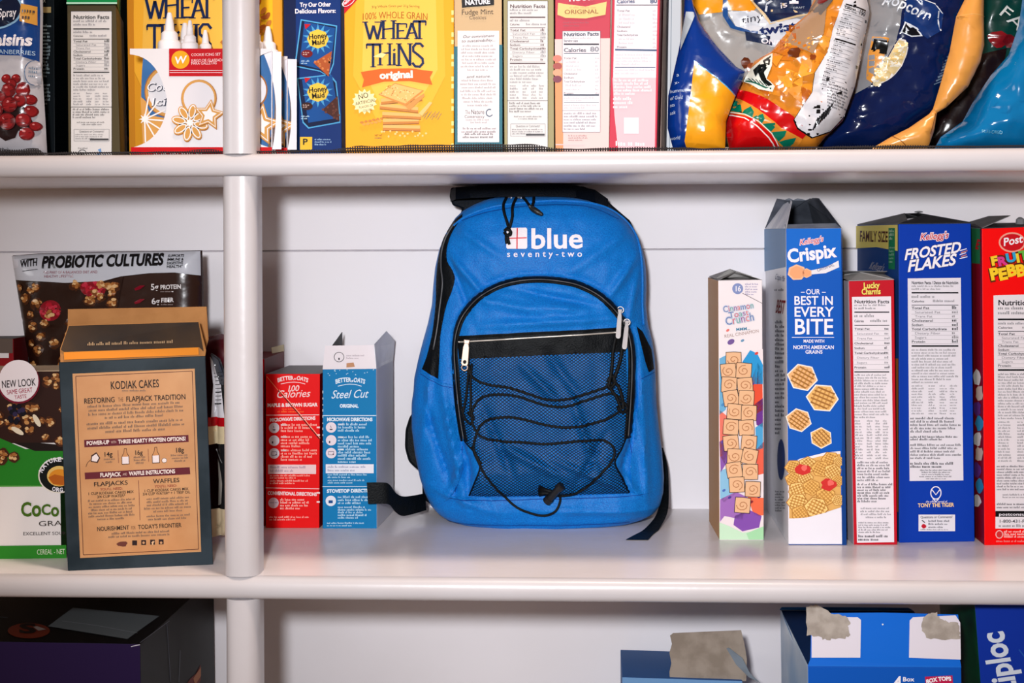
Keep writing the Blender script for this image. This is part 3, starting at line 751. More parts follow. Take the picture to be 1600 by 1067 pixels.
I.rect(419, 726.5, 494, 741, (244, 214, 214), 1); I.fine(422, 728, 490, 739, 2, (190, 160, 176), 25, h=0.5); I.fine(422, 742, 490, 749, 2, (252, 190, 176), 26, h=0.55); I.fine(422, 750, 486, 757.5, 2, (252, 190, 176), 27, h=0.55)
I.line([(415, 762.5), (499, 764)], 1.0, cr, 2)
I.t('CONVENTIONAL DIRECTIONS', 418.5, 773, 495, 775, 5, cr, b=0.05)
I.oval(427.5, 786, 8.2, 8.2, (240, 214, 222), 1); I.fine(421, 784, 434, 787, 1, (170, 150, 170), 2); I.fine(438, 779, 488, 797, 4, (252, 200, 190), 28, h=0.6); I.fine(421, 806, 488, 814, 2, (252, 180, 170), 29, h=0.55)
for y in (667, 679, 769, 783): I.rect(495, y, 500, y + 2.5, cr, 2)
I.line([(417, 588), (440, 616)], 0.9, (250, 150, 110), 4); I.line([(435, 610), (465, 645), (499, 686)], 1.3, (26, 10, 16), 4); I.line([(436.5, 609), (466.5, 644), (500.5, 685)], 0.9, (252, 190, 160), 4)
I.build('printed_front', p.root, p.loc)

p = carton('oatmeal_box', 'blue oatmeal box with its white top flap standing open, left of the backpack', 'oatmeal box',
           [(504, 577), (588, 576), (589, 826), (504, 826)], z=SHELF, dv=(0.004, 0.098, 0), front=(0, 134, 188), side=(222, 222, 230), left=(20, 80, 120), top=(64, 62, 64))
I = Ink(p.face)
cb = (226, 240, 248)
I.t('BETTER', 524.5, 599.5, 549, 596.5, 6.4, cb, b=0.035, arc=1.6); I.t('OATS', 552, 596.5, 570, 599.5, 6.4, cb, b=0.035, arc=1.0); I.oval(550.5, 595, 1.2, 1.6, cb, 2, 10)
I.line([(528, 603), (540, 600.2), (548, 599.8), (556, 600.4), (565, 603)], 1.0, cb, 2)
I.t('Steel Cut', 517, 622, 574, 620.5, 12.5, cb, b=0.004, sh=0.35); I.t('ORIGINAL', 531, 636, 560, 636, 5, cb, b=0.05)
I.line([(504, 648.5), (588.5, 648.5)], 1.1, cb, 2); I.t('MICROWAVE DIRECTIONS', 511, 657, 582, 657, 5, cb, b=0.05)
oat_circles(I, 517.5, (667, 687, 707))
for k, (y0, n) in enumerate(((660, 3), (680, 4), (699, 5))):
    I.fine(528, y0, 583, y0 + n * 4.9, n, (190, 224, 240), 40 + k, h=0.6); I.rect(528, y0 + 1.0, 537, y0 + 3.6, cb, 2)
I.rect(509, 724.5, 584, 738.5, (236, 236, 244), 1); I.fine(512, 726, 580, 737, 2, (170, 176, 200), 45, h=0.5); I.fine(512, 739, 575, 747, 2, (190, 224, 240), 46, h=0.55); I.fine(512, 748, 576, 755.5, 2, (190, 224, 240), 47, h=0.55)
I.line([(504, 759.5), (589, 759)], 1.0, cb, 2); I.t('STOVETOP DIRECTIONS', 511, 769, 589, 768, 5, cb, b=0.05)
I.oval(517, 782, 8.2, 8.2, (232, 236, 244), 1); I.rect(513.5, 781, 520, 785.5, (30, 90, 150), 2); I.fine(528, 774, 586, 788, 3, (190, 224, 240), 48, h=0.6); I.fine(528, 790, 580, 811, 5, (190, 224, 240), 49, h=0.6); I.fine(511, 815, 575, 823, 2, (190, 224, 240), 50, h=0.5)
for k in range(16):
    rnd = random.Random(k); I.blob(504 + rnd.uniform(0, 83), 577 + rnd.uniform(0, 14) * rnd.random(), 0.9, (180, 215, 232), k, 2, n=6)
for k in range(9): I.rect(504, 610 + k * 9.5 + (k % 3), 505.2, 614 + k * 9.5, (214, 226, 232), 2)
I.build('printed_front', p.root, p.loc)
F, B = p.F, p.B
ft = [at(508, 540, F[0].y + 0.012), at(586, 539, F[1].y + 0.012)]
wf = panel(p, 'front_top_flap', [F[0], ft[0], ft[1], F[1]], mat((234, 226, 230), 0.5, 0.3, 'flap_white'), 0.0006, mback=GREY, label='white front flap')
fq = Flat([(508, 540), (586, 539), (588, 577), (504, 577)], [ft[0], ft[1], F[1], F[0]])
I = Ink(fq, base=0.0006); I.ring(529.5, 558, 7.5, 7.5, 0.8, (60, 56, 64), 1); I.rect(528.6, 559, 530.4, 562.5, (50, 46, 54), 1); I.fine(541, 554, 572, 562, 2, (206, 196, 202), 3)
I.poly([(541, 568), (552, 567), (554, 574), (541, 575)], (206, 160, 126), 1); I.build('printed_flap', wf, p.loc)
sil = mat((222, 223, 230), 0.35, 0.5, 'silvery_card', c2=(196, 198, 208), scale=22)
rb1 = at(604, 517, F[1].y + 0.05); rb2 = at(617, 532, B[1].y)
panel(p, 'side_top_flap', [F[1] + Vector((0, 0.002, 0)), at(585, 538, F[1].y + 0.004), rb1, rb2, B[1]], sil, 0.0006)
panel(p, 'side_top_flap', [B[0], F[0] + Vector((0, 0.014, 0)), at(519, 541, F[0].y + 0.02), at(535, 519, B[0].y - 0.02)], blk, 0.0006)

# ================================================================== packages left of the post
# --- kraft pancake mix carton, turned a little, with two open flaps
Pl = on_z(106, 892, SHELF); Pr = on_z(333, 882, SHELF)
tan_ = (196, 142, 92); ch = (40, 30, 30); mar = (112, 40, 54)
SLATE = mat((20, 34, 42), 0.5, 0.15, 'slate_print', c2=(38, 50, 58), scale=26)
p = carton('pancake_mix_box', 'dark slate pancake mix box with a tan text panel and its kraft flaps standing open', 'box',
           [(92, 566), (321, 556), (333, 882), (106, 892)], z=SHELF, dv=(-0.0125, 0.046, 0), front=SLATE, side=(24, 24, 28), right=(36, 22, 24), top=(60, 46, 30))
I = Ink(p.face)
I.poly([(113, 584), (304, 576), (314, 862), (125, 872)], (206, 160, 114), 0)
PANEL = mat((200, 146, 96), 0.5, 0.3, 'kraft_print', c2=(186, 130, 80), scale=22)
I.poly([(114.5, 585.5), (302.8, 577.5), (312.5, 860.5), (126.5, 870.5)], PANEL, 0.5)
for a, b_ in (((118, 588), (300, 580)), ((300, 580), (310, 858)), ((310, 858), (130, 867)), ((130, 867), (118, 588))): I.line([a, b_], 0.9, (92, 48, 40), 1)
I.t('KODIAK CAKES', 172, 608.5, 248, 605, 12, ch, b=0.01); I.fine(190, 608, 231, 613, 1, (110, 80, 60), 3, h=0.5, last=1)
I.t('RESTORING', 131, 631, 179, 628.5, 8, ch, b=0.012); I.t('THE', 184, 628, 192, 627.5, 6.5, (120, 84, 60)); I.t('FLAPJACK TRADITION', 196, 628, 290, 624, 8, ch, b=0.012)
br = (104, 70, 48)
I.fine(131, 633, 291, 658, 4, br, 5, h=0.5, align='c', rot=-0.045); I.fine(132, 660, 292, 680, 3, br, 6, h=0.5, align='c', rot=-0.045)
I.poly([(131, 688), (294, 680), (294.5, 691), (131.5, 699.5)], mar, 1); I.t('POWER-UP', 135, 696, 170, 694, 5.8, (244, 230, 224), b=0.03, L=3); I.t('WITH', 173, 693.5, 181, 693, 4, (220, 190, 180), L=3); I.t('THREE HEARTY PROTEIN OPTIONS!', 184, 693.5, 290, 688.5, 5.8, (244, 230, 224), b=0.03, L=3)
I.t('14g', 161, 714, 175, 713.3, 7, ch, b=0.015); I.t('16g', 209, 711.5, 222, 710.8, 7, ch, b=0.015); I.t('18g', 273, 707.5, 287, 706.8, 7, ch, b=0.015)
for (x, y, wd, n) in ((161, 716, 17, 2), (207, 713, 20, 3), (266, 710, 28, 3)): I.fine(x, y, x + wd, y + n * 4.5, n, br, int(x), h=0.5, align='c', rot=-0.04)
I.line([(183.5, 704), (184.5, 724)], 0.6, mar, 1); I.line([(230.5, 702), (231.5, 722)], 0.6, mar, 1)
for x, y in ((195, 703), (242.5, 701)):   # milk bottles
    I.poly([(x - 2, y - 2), (x + 2, y - 2.2), (x + 2.5, y + 4), (x + 6, y + 11), (x + 6.5, y + 23), (x - 5.5, y + 23.5), (x - 6, y + 11.5), (x - 2.5, y + 4)], (86, 56, 44), 1)
    I.poly([(x - 1.3, y - 1), (x + 1.3, y - 1.2), (x + 1.8, y + 4.3), (x + 5, y + 11), (x - 5, y + 11.5), (x - 1.8, y + 4.3)], (206, 152, 104), 1.5)
    I.poly([(x - 5, y + 11.5), (x + 5, y + 11), (x + 5.5, y + 22), (x - 4.6, y + 22.4)], (236, 224, 224), 1.5)
I.oval(256, 720, 4.2, 3.8, (86, 56, 44), 1); I.oval(256, 720, 3.6, 3.2, (238, 226, 222), 1.5)
I.poly([(142, 712), (150, 707), (156, 716), (152, 724), (141, 722)], (86, 56, 44), 1); I.poly([(143.5, 714), (150, 709.5), (154, 716), (150.5, 722), (142.6, 720.5)], (236, 224, 222), 1.5); I.line([(141, 719), (136, 724), (134, 730)], 0.8, (86, 56, 44), 1)
I.poly([(132, 739), (296, 730.5), (297, 741.5), (132.5, 749.5)], mar, 1); I.t('FLAPJACK', 156, 745.8, 188, 744.2, 6, (244, 230, 224), b=0.03, L=3); I.t('AND', 191, 743.6, 198, 743.2, 4, (220, 190, 180), L=3); I.t('WAFFLE INSTRUCTIONS', 201, 743.4, 273, 739.6, 6, (244, 230, 224), b=0.03, L=3)
I.t('FLAPJACKS', 146, 760.5, 199, 757.5, 6.5, ch, b=0.01); I.t('WAFFLES', 238.5, 755.8, 280, 753.6, 6.5, ch, b=0.01)
I.t("YOU'LL NEED:", 156, 767, 191, 765.3, 3.8, (150, 60, 50), b=0.01); I.t("YOU'LL NEED:", 241, 762.5, 276, 760.8, 3.8, (150, 60, 50), b=0.01)
I.t('1 CUP KODIAK CAKES MIX', 137, 774, 208, 770.6, 4, ch, b=0.01); I.t('3/4 CUP WATER*', 151, 778.8, 195, 776.6, 4, ch, b=0.01)
I.t('1 CUP KODIAK CAKES MIX', 224, 769.4, 294, 766, 4, ch, b=0.01); I.t('3/4 CUP WATER* + 1 TBSP OIL', 222, 774.6, 297, 771, 4, ch, b=0.01)
I.line([(215.5, 751), (218, 813)], 0.7, mar, 1)
I.fine(137, 781, 210, 815, 7, br, 15, h=0.5, align='c', rot=-0.045); I.fine(224, 778, 298, 803, 5, br, 16, h=0.5, align='c', rot=-0.045); I.fine(225, 805, 298, 815, 2, br, 17, h=0.5, align='c', rot=-0.045, last=0.85)
I.t('NOURISHMENT', 151, 830, 201, 827.5, 6.5, ch, b=0.01); I.t('FOR', 204, 827.3, 211, 827, 5, (120, 84, 60)); I.t("TODAY'S FRONTIER", 215, 827, 283, 823.5, 6.5, ch, b=0.01)
I.fine(166, 832, 271, 842, 2, br, 18, h=0.5, align='c', rot=-0.045, last=0.95)
I.blob(190, 850, 8, (120, 70, 60), 4, 1, sq=0.55)
for x, s_ in ((209.5, ''), (223.5, ''), (237.5, 'f'), (251, '')):
    I.rect(x - 3.8, 844.5 - (x - 209) * 0.04, x + 3.8, 852.2 - (x - 209) * 0.04, (58, 40, 40), 1)
    if s_: I.t(s_, x - 1.5, 851, x + 2, 851, 5.4, (226, 190, 150), b=0.03, L=3)
    elif x > 215: I.oval(x, 848, 2, 2, (206, 160, 120), 2, 10)
I.build('printed_front', p.root, p.loc)
F, B = p.F, p.B
f1 = [at(95, 531, F[0].y + 0.010), at(316, 502, F[1].y + 0.004)]
fo = [at(94, 545, F[0].y + 0.006), at(107, 508, F[0].y + 0.016), at(311, 502, F[1].y + 0.014), at(322, 547, F[1].y + 0.004)]
kf = panel(p, 'front_top_flap', [F[0] + Vector((0.001, 0.001, 0)), fo[0], fo[1], fo[2], fo[3], F[1] + Vector((-0.0005, 0.001, 0))], BROWN, 0.0007, label='front flap with a dark printed panel')
fq = Flat([(107, 508), (311, 502), (322, 552), (93, 562)], [fo[1], fo[2], F[1], F[0]])
I = Ink(fq, base=0.0008)
DK = mat((28, 26, 28), 0.5, 0.3, 'dark_print', c2=(64, 46, 30), scale=14)
I.poly([(108, 509.5), (310, 503.5), (319, 546), (312, 539), (101, 546), (96, 543)], DK, 0.5)
I.poly([(101, 547), (311, 539.5), (312, 551), (102, 558.5)], (232, 152, 60), 0.6); I.fine(128, 532, 287, 539, 1, (176, 136, 90), 8, h=0.5, align='c', rot=-0.03, last=1)
I.build('printed_flap', kf, p.loc)
panel(p, 'back_top_flap', [B[0], at(106, 506, B[0].y - 0.004), at(106, 483, B[0].y - 0.004), at(322, 479, B[1].y - 0.004), at(325, 530, B[1].y - 0.002), B[1]], BROWN, 0.0007, label='plain kraft back flap')

# --- green and white granola carton at the left edge
p = carton('granola_box', 'green and white granola cereal box with a blackberry picture, at the left edge', 'cereal box',
           [(-95, 582), (92, 580), (96, 872), (-95, 874)], z=SHELF, depth=0.06, front=(238, 232, 230), side=(40, 92, 40), top=(186, 160, 130))
I = Ink(p.face)
I.poly([(-95, 582), (100, 580), (101, 690), (-95, 692)], (62, 34, 26), 0)
I.poly([(-95, 680), (0, 683), (40, 700), (101, 696), (103, 757), (-95, 757)], (48, 140, 44), 1)
I.poly([(20, 690), (55, 703), (101, 703), (101, 694), (60, 690)], (40, 24, 20), 1.4)
rnd = random.Random(12)
for k in range(46):
    x, y = rnd.uniform(-8, 98), rnd.uniform(584, 690)
    if (x - 30) ** 2 / 36 ** 2 + (y - 590) ** 2 / 40 ** 2 < 1: continue
    if y > 660 + 0.5 * x * 0.6: continue
    I.cluster(x, y, rnd.uniform(6, 10), k, 2 + k * 0.02)
for k in range(18):
    a = rnd.random() * 6.28; d = 14 * math.sqrt(rnd.random()); I.oval(27 + d * math.cos(a), 646 + d * math.sin(a), 4, 4, (24, 18, 34) if k % 3 else (60, 50, 84), 14 + k * 0.1, 10)
for (x, y, a) in ((59, 655, 60), (29, 671, 30)): I.oval(x, y, 11, 4, (236, 222, 198), 15, 14, rot=a)
for (x, y) in ((6, 706), (22, 712), (3, 716)): I.cluster(x, y, 8, int(x) + 70, 4)
I.oval(31, 596, 33, 33, (136, 36, 60), 17); I.oval(31, 594, 31, 32, (240, 230, 232), 18)
I.t('NEW LOOK', 5, 605, 58, 601, 11, (50, 34, 34), b=0.005, L=20); I.t('SAME GREAT', 13, 615, 53, 611, 7, (176, 40, 76), L=20); I.t('TASTE', 25, 622, 44, 620, 5.6, (176, 40, 76), L=20)
# round emblem with lettering around a little sunrise
I.oval(92, 741, 32, 28, (240, 232, 220), 3); I.oval(92, 741, 30, 26, (22, 26, 24), 4); I.oval(93, 742, 19, 16, (236, 200, 120), 5); I.oval(94, 744, 17, 13, (232, 156, 50), 6); I.poly([(76, 744), (86, 739), (100, 742), (112, 746), (100, 756), (84, 754)], (196, 110, 34), 7)
for chh, x, y, a in (('N', 67, 737, -62), ('A', 70, 731, -50), ('T', 74, 726, -38), ('U', 79, 722, -26), ('R', 85, 720, -14), ('E', 91, 719, -4)):
    I.t(chh, x, y, x + 6 * math.cos(R(a)), y + 6 * math.sin(R(a)), 6.5, wt, b=0.03, L=9)
for chh, x, y, a in (('O', 82, 764, 12), ('R', 88, 765.5, 6), ('G', 94, 766, 0)): I.t(chh, x, y, x + 5.6 * math.cos(R(a)), y + 5.6 * math.sin(R(a)), 6, wt, b=0.03, L=9)
I.poly([(-95, 757), (103, 757), (103.5, 760), (60, 758.6), (-95, 760)], (110, 176, 90), 1.2)
gr = (84, 120, 34)
x = 33.0
for chh, wd, h, dy in (('C', 17, 21, 0), ('o', 15, 24, 0), ('C', 15, 16, -2), ('o', 13, 20, 0), ('N', 15, 19, -1)):
    if x + wd < 106: I.t(chh, x, 805 + dy, x + wd, 804.5 + dy, h, gr, b=0.03, L=3)
    x += wd
I.t('GRA', 60, 821, 97, 820, 8, (70, 60, 52), b=0.0); I.t('EXCELLENT SOUR', 36, 835.5, 103, 834.5, 5, (60, 52, 50), b=0.0)
I.poly([(-95, 853), (103.5, 851), (104, 872), (-95, 874)], (58, 148, 50), 1); I.t('CEREAL - NET', 58, 866, 102, 865, 8, (224, 232, 206), b=0.0, L=3)
I.build('printed_front', p.root, p.loc)
F, B = p.F, p.B
panel(p, 'top_flap', [F[0] + Vector((0, 0.001, 0.0006)), F[1] + Vector((0, 0.001, 0.0006)), F[1] + Vector((0.0, 0.03, 0.003)), F[0] + Vector((0, 0.03, 0.003))], mat((190, 168, 140), 0.6, 0.2, 'flap_tan'), 0.0006)
# ================================================================== soft bags
def pillow(name, label, cat, outline, Y, hmax, m, R_=30.0, cell=9.0, wob=0.0015, ws=0.06, seed=0, group=None, back=0.012, part='bag', face_only=False):
    """a filled bag: an outline that swells towards the middle; returns its root, surface and foot"""
    ol = [tuple(q) for q in outline]
    so = Vector((seed * 3.1, seed * 1.7, seed * 0.9))
    def h(x, y):
        d = dist_poly(x, y, ol); t = min(1.0, d / R_)
        f = math.sqrt(max(0.0, 1 - (1 - t) ** 2))
        n = noise.noise(Vector((x * ws, y * ws, 0)) + so) + 0.5 * noise.noise(Vector((x * ws * 2.3 + 5, y * ws * 0.9, 3)) + so)
        ridge = 1 - abs(noise.noise(Vector((x * ws * 0.7 + 9, y * ws * 1.1, 7)) + so))
        return f * (hmax + wob * n * min(1, d / 12) + wob * 1.2 * ridge ** 3 * min(1, d / 12))
    sf = Surf(Y, h, cell)
    xs = [q[0] for q in ol]; ys = [q[1] for q in ol]
    zlow = min(at(x, y, Y).z for x, y in ol)
    loc = at((min(xs) + max(xs)) / 2, (min(ys) + max(ys)) / 2, Y); loc.z = zlow; loc.y = Y + back * 0.5
    root = thing(name, label, cat, loc, group)
    b = MB()
    for p in clip_cells(ol, cell):
        b.poly([sf(x, y) for x, y in p], m)
    for p in clip_cells(ol, cell * 2):
        b.poly([at(x, y, Y) + Vector((0, back * min(1, dist_poly(x, y, ol) / R_) + 0.0003, 0)) for x, y in reversed(p)], m)
    o = b.build(part, root, loc, smooth=True, merge=True)
    q = Pack(); q.root = root; q.sf = sf; q.loc = loc; q.body = o
    return q
def bag_ink(q, inkf=film): 
    i = Ink(q.sf, inkf, base=0.0009); return i
Z = UP_T

# ================================================================== packages on the top shelf, left of the post
# --- dried cranberry pouch at the left edge
q = pillow('dried_fruit_pouch', 'blue and white dried cranberry pouch with red berries printed on it, at the left edge', 'pouch',
           [(-110, -70), (66, -70), (67, 20), (66, 110), (71, 190), (74, 247), (40, 246.5), (-110, 249)], 1.350, 0.016, film((196, 194, 200)), R_=34, seed=1, wob=0.001, part='pouch', back=0.006)
I = bag_ink(q)
I.poly([(-108, -68), (64, -68), (66, 20), (65, 98), (40, 90), (-30, 88), (-108, 90)], (26, 78, 146), 0)
I.oval(-3, 18, 50, 33, (150, 190, 220), 2); I.oval(-3, 18, 47, 30, (14, 34, 66), 3)
I.poly([(-40, -10), (10, 10), (36, -14), (20, -40), (-40, -40)], (40, 110, 180), 4)
I.t('Ocean Spray', -27, 34, 38, 30, 13, wt, b=0.01, sh=0.1, L=6); I.t('Craisins', -22, 75, 58, 74, 17, wt, b=0.035, sh=0.12, L=4); I.t('DRIED CRANBERRIES', -36, 86, 62, 89, 6.4, (190, 214, 232), L=4)
I.poly([(44, 10), (64, 13), (64, 42), (42, 37)], (222, 168, 84), 5); I.fine(46, 16, 62, 36, 2, (60, 40, 30), 3, L=8, h=0.5, last=0.9)
I.oval(60, 116, 12, 20, (196, 194, 200), 3); I.ring(61, 116, 12, 19, 1, (60, 100, 140), 4, a0=90, a1=270); I.fine(54, 106, 65, 124, 3, (90, 120, 150), 5, L=4)
I.poly([(-60, 200), (-10, 184), (0, 208), (20, 222), (36, 217), (40, 206), (66, 206), (50, 170), (10, 160), (-60, 170)], (44, 26, 30), 2)
k = 0
for (x, y, r) in ((22, 126, 7), (37, 126, 7), (30, 134, 8), (47, 140, 9), (57, 158, 8), (26, 144, 11), (47, 144, 10), (12, 156, 11), (43, 159, 10), (28, 166, 12), (5, 174, 13), (58, 176, 9), (24, 192, 13), (48, 190, 11), (64, 199, 7), (53, 211, 10), (-12, 180, 12)):
    I.oval(x, y, r * 1.02, r * 1.02, (112, 22, 30), 4 + k * 0.5, 16); I.oval(x - 0.6, y - 0.6, r * 0.86, r * 0.86, (150, 36, 42), 4.2 + k * 0.5, 16); I.oval(x - r * 0.3, y - r * 0.4, r * 0.22, r * 0.16, (216, 140, 140), 4.4 + k * 0.5, 8); k += 1
I.t('NET WT. 6 oz (170g)', -58, 243, 24, 238, 6, (52, 54, 62), L=4); I.fine(-6, 110, 4, 124, 2, (110, 130, 150), 8, L=4)
I.build('printed_front', q.root, q.loc)

# --- dark waffle mix carton behind it
p = carton('waffle_mix_box', 'very dark green waffle mix box, behind the dried cranberry pouch', 'box',
           [(10, -60), (84, -60), (86, 244), (12, 245)], Y=1.395, z=Z, depth=0.10, front=(10, 24, 30), side=(10, 20, 24), top=(20, 26, 28))
I = Ink(p.face)
I.t('WAFFLE MIX', 36, 5, 72, 4, 5, (190, 200, 200), b=0.0); I.poly([(66, 11), (80, 11), (80, 20), (66, 20)], (168, 150, 106), 1)
I.fine(68, 38, 80, 122, 15, (150, 166, 172), 5, h=0.55); I.fine(68, 130, 78, 165, 6, (150, 166, 172), 6, h=0.55)
for a in (((70, 178), (76, 178)), ((76, 178), (76, 238))): I.line([a[0], a[1]], 0.7, (60, 80, 90), 1)
I.build('printed_front', p.root, p.loc)
p2 = carton('food_box', 'dark box with a dull green corner at the back, also filling a shadowed gap, left of the olive nutrition box', 'box',
            [(80, -60), (215, -60), (213, 241), (82, 243)], Y=1.505, z=Z, dv=(0.0, 0.11, 0), front=(12, 24, 28), top=(20, 26, 28))  # dark front also paints the shade in the gap beside the olive box
I = Ink(p2.face); I.rect(90, 194, 130, 243, (50, 74, 64), 1); I.fine(94, 222, 98, 234, 3, (24, 34, 34), 4, L=2); I.rect(98, 112, 102, 135, (30, 56, 66), 1)
I.blob(193, 220, 9, (120, 84, 60), 5, 1); I.blob(191, 228, 7, (150, 110, 80), 6, 1.4); I.build('printed_front', p2.root, p2.loc)

# --- olive cartons showing nutrition panels (the second one stands further right)
OLIVE = (92, 82, 58)
def olive_box(q, Y, label, lab, seed, front, dark, depth=0.11):
    dvx = at(q[1][0] + 12, 100, Y + depth).x - at(q[1][0], 100, Y).x
    p = carton('cookie_box', label, 'box', q, Y=Y, z=Z, dv=(min(0.0, dvx), depth, 0), front=front, side=(74, 66, 48), top=(80, 74, 60))
    I = Ink(p.face)
    x0, y0, x1, y1 = lab
    I.rect(x0, y0, x1, y1, (224, 220, 218), 0.5)
    for e in (((x0, y0), (x1, y0)), ((x0, y0), (x0, y1)), ((x1, y0), (x1, y1))): I.line([e[0], e[1]], 0.7, (52, 48, 46), 1)
    W = x1 - x0
    ym = y0 + (y1 - y0) * 0.63
    nutrition(I, x0, y0 + 1, x1, ym, seed=seed, border=False, bars=(0, 0.62), dark=dark)
    I.line([(x0, ym), (x1, ym)], 0.8, (52, 48, 46), 1)
    I.fine(x0 + 3, ym + 2, x1 - 3, ym + 19, 4, (100, 96, 96), seed + 51, h=0.55); I.fine(x0 + 7, ym + 23, x1 - 7, ym + 30, 2, (120, 116, 116), seed + 52, align='c')
    ya = ym + 36
    for e in (((x0 + 5, ya), (x1 - 4, ya)), ((x1 - 4, ya), (x1 - 4, ya + 19)), ((x1 - 4, ya + 19), (x0 + 5, ya + 19)), ((x0 + 5, ya + 19), (x0 + 5, ya))): I.line([e[0], e[1]], 0.5, (120, 116, 120), 1)
    I.t('Questions or Comments?', x0 + 13, ya + 5, x1 - 12, ya + 5, 3.4, (60, 58, 60)); I.fine(x0 + 7, ya + 7, x1 - 7, ya + 17, 3, (130, 126, 126), seed + 53, h=0.5); I.rect(x1 - 34, ya + 15, x1 - 5, ya + 18, (90, 88, 90), 3)
    yc = y1 - 10
    I.t('Certified', x0 + 11, yc - 8, x0 + 26, yc - 8, 2.6, (60, 58, 60)); I.ring(x0 + 18, yc, 6.5, 6.5, 1.1, (50, 48, 50), 2); I.t('GF', x0 + 14.4, yc + 2, x0 + 21.6, yc + 2, 4.4, (50, 48, 50), b=0.01)
    I.poly([(x0 + 42, yc - 7), (x0 + 47, yc - 9), (x0 + 48, yc - 2), (x0 + 43, yc + 4), (x0 + 50, yc + 4), (x0 + 52, yc + 7), (x0 + 36, yc + 6), (x0 + 45, yc - 3)], (120, 160, 206), 2)
    I.fine(x0 + 52, yc, x1 - 3, yc + 6, 2, (140, 160, 190), seed + 54)
    I.build('printed_front', p.root, p.loc)
    return p
p = olive_box([(105, 8), (181, 8), (188, 246), (107, 247)], 1.352, 'olive box with a white nutrition panel, under a bright green carton left of the post', (111, 17, 175, 250), 11, OLIVE, (36, 34, 34))
P0 = p
g = MB()
gp = carton('food_box', 'bright green carton lying on top of the olive nutrition box', 'box',
            [(104, -60), (184, -60), (183, 5), (104, 7)], Y=1.350, dv=(-0.028, 0.10, 0), front=(10, 146, 84), side=(8, 100, 60), top=(16, 120, 70))
I = Ink(gp.face); I.rect(104, 3.6, 183, 6.2, (190, 226, 204), 1); I.build('printed_front', gp.root, gp.loc)

# --- wheat cracker cartons
YEL = (246, 176, 40)
SERIF = {'W': [[(0, 0), (.28, 1)], [(.28, 1), (.5, .2)], [(.5, .2), (.74, 1)], [(.74, 1), (1, 0)]], 'H': [[(.12, 0), (.12, 1)], [(.88, 0), (.88, 1)], [(.12, .48), (.88, .42)]],
         'E': [[(.12, 0), (.12, 1)], [(.12, .03), (.95, .03)], [(.12, .5), (.75, .47)], [(.12, .97), (1, .97)]], 'A': [[(.5, 0), (0.04, 1)], [(.5, 0), (.96, 1)], [(.22, .66), (.8, .62)]],
         'T': [[(.5, 0), (.5, 1)], [(0, .03), (1, .03)]], 'I': [[(.5, .25), (.5, 1)], [(.4, .02), (.6, .1)]], 'N': [[(.12, 1), (.12, 0)], [(.12, 0), (.88, 1)], [(.88, 1), (.88, 0)]],
         'S': [[(.9, .16), (.68, .02), (.36, .02), (.14, .16), (.16, .34), (.5, .49), (.84, .66), (.88, .84), (.64, .99), (.3, .98), (.08, .82)]]}
FEET = {'W': [(0, 0), (.74, 0), (1, 0)], 'H': [(.12, 0), (.12, 1), (.88, 0), (.88, 1)], 'E': [(.12, 0), (.12, 1)], 'A': [(.04, 1), (.96, 1)], 'T': [(.5, 1)], 'I': [(.5, 1)], 'N': [(.12, 1), (.12, 0), (.88, 0)], 'S': []}
def serif_word(I, letters, f, c, wd, L):
    for ch, x0, x1, y0, y1 in letters:
        T = lambda q: f(x0 + (x1 - x0) * q[0], y0 + (y1 - y0) * q[1])
        for s_ in SERIF[ch]:
            thin = ch in 'HEA' and len(s_) == 2 and abs(s_[0][1] - s_[1][1]) < 0.1
            I.line([T(q) for q in s_], wd * (0.6 if thin else 1.0), c, L)
        for (u, v) in FEET[ch]:
            a = T((u, v)); I.line([(a[0] - wd * 1.15, a[1]), (a[0] + wd * 1.15, a[1])], wd * 0.42, c, L)
        if ch in 'TE':
            a = T((1, 0.03)); I.line([(a[0], a[1] - 0.5), (a[0] - 0.4, a[1] + wd * 1.6)], wd * 0.5, c, L)
        if ch == 'T':
            a = T((0, 0.03)); I.line([(a[0], a[1] - 0.5), (a[0] + 0.4, a[1] + wd * 1.6)], wd * 0.5, c, L)
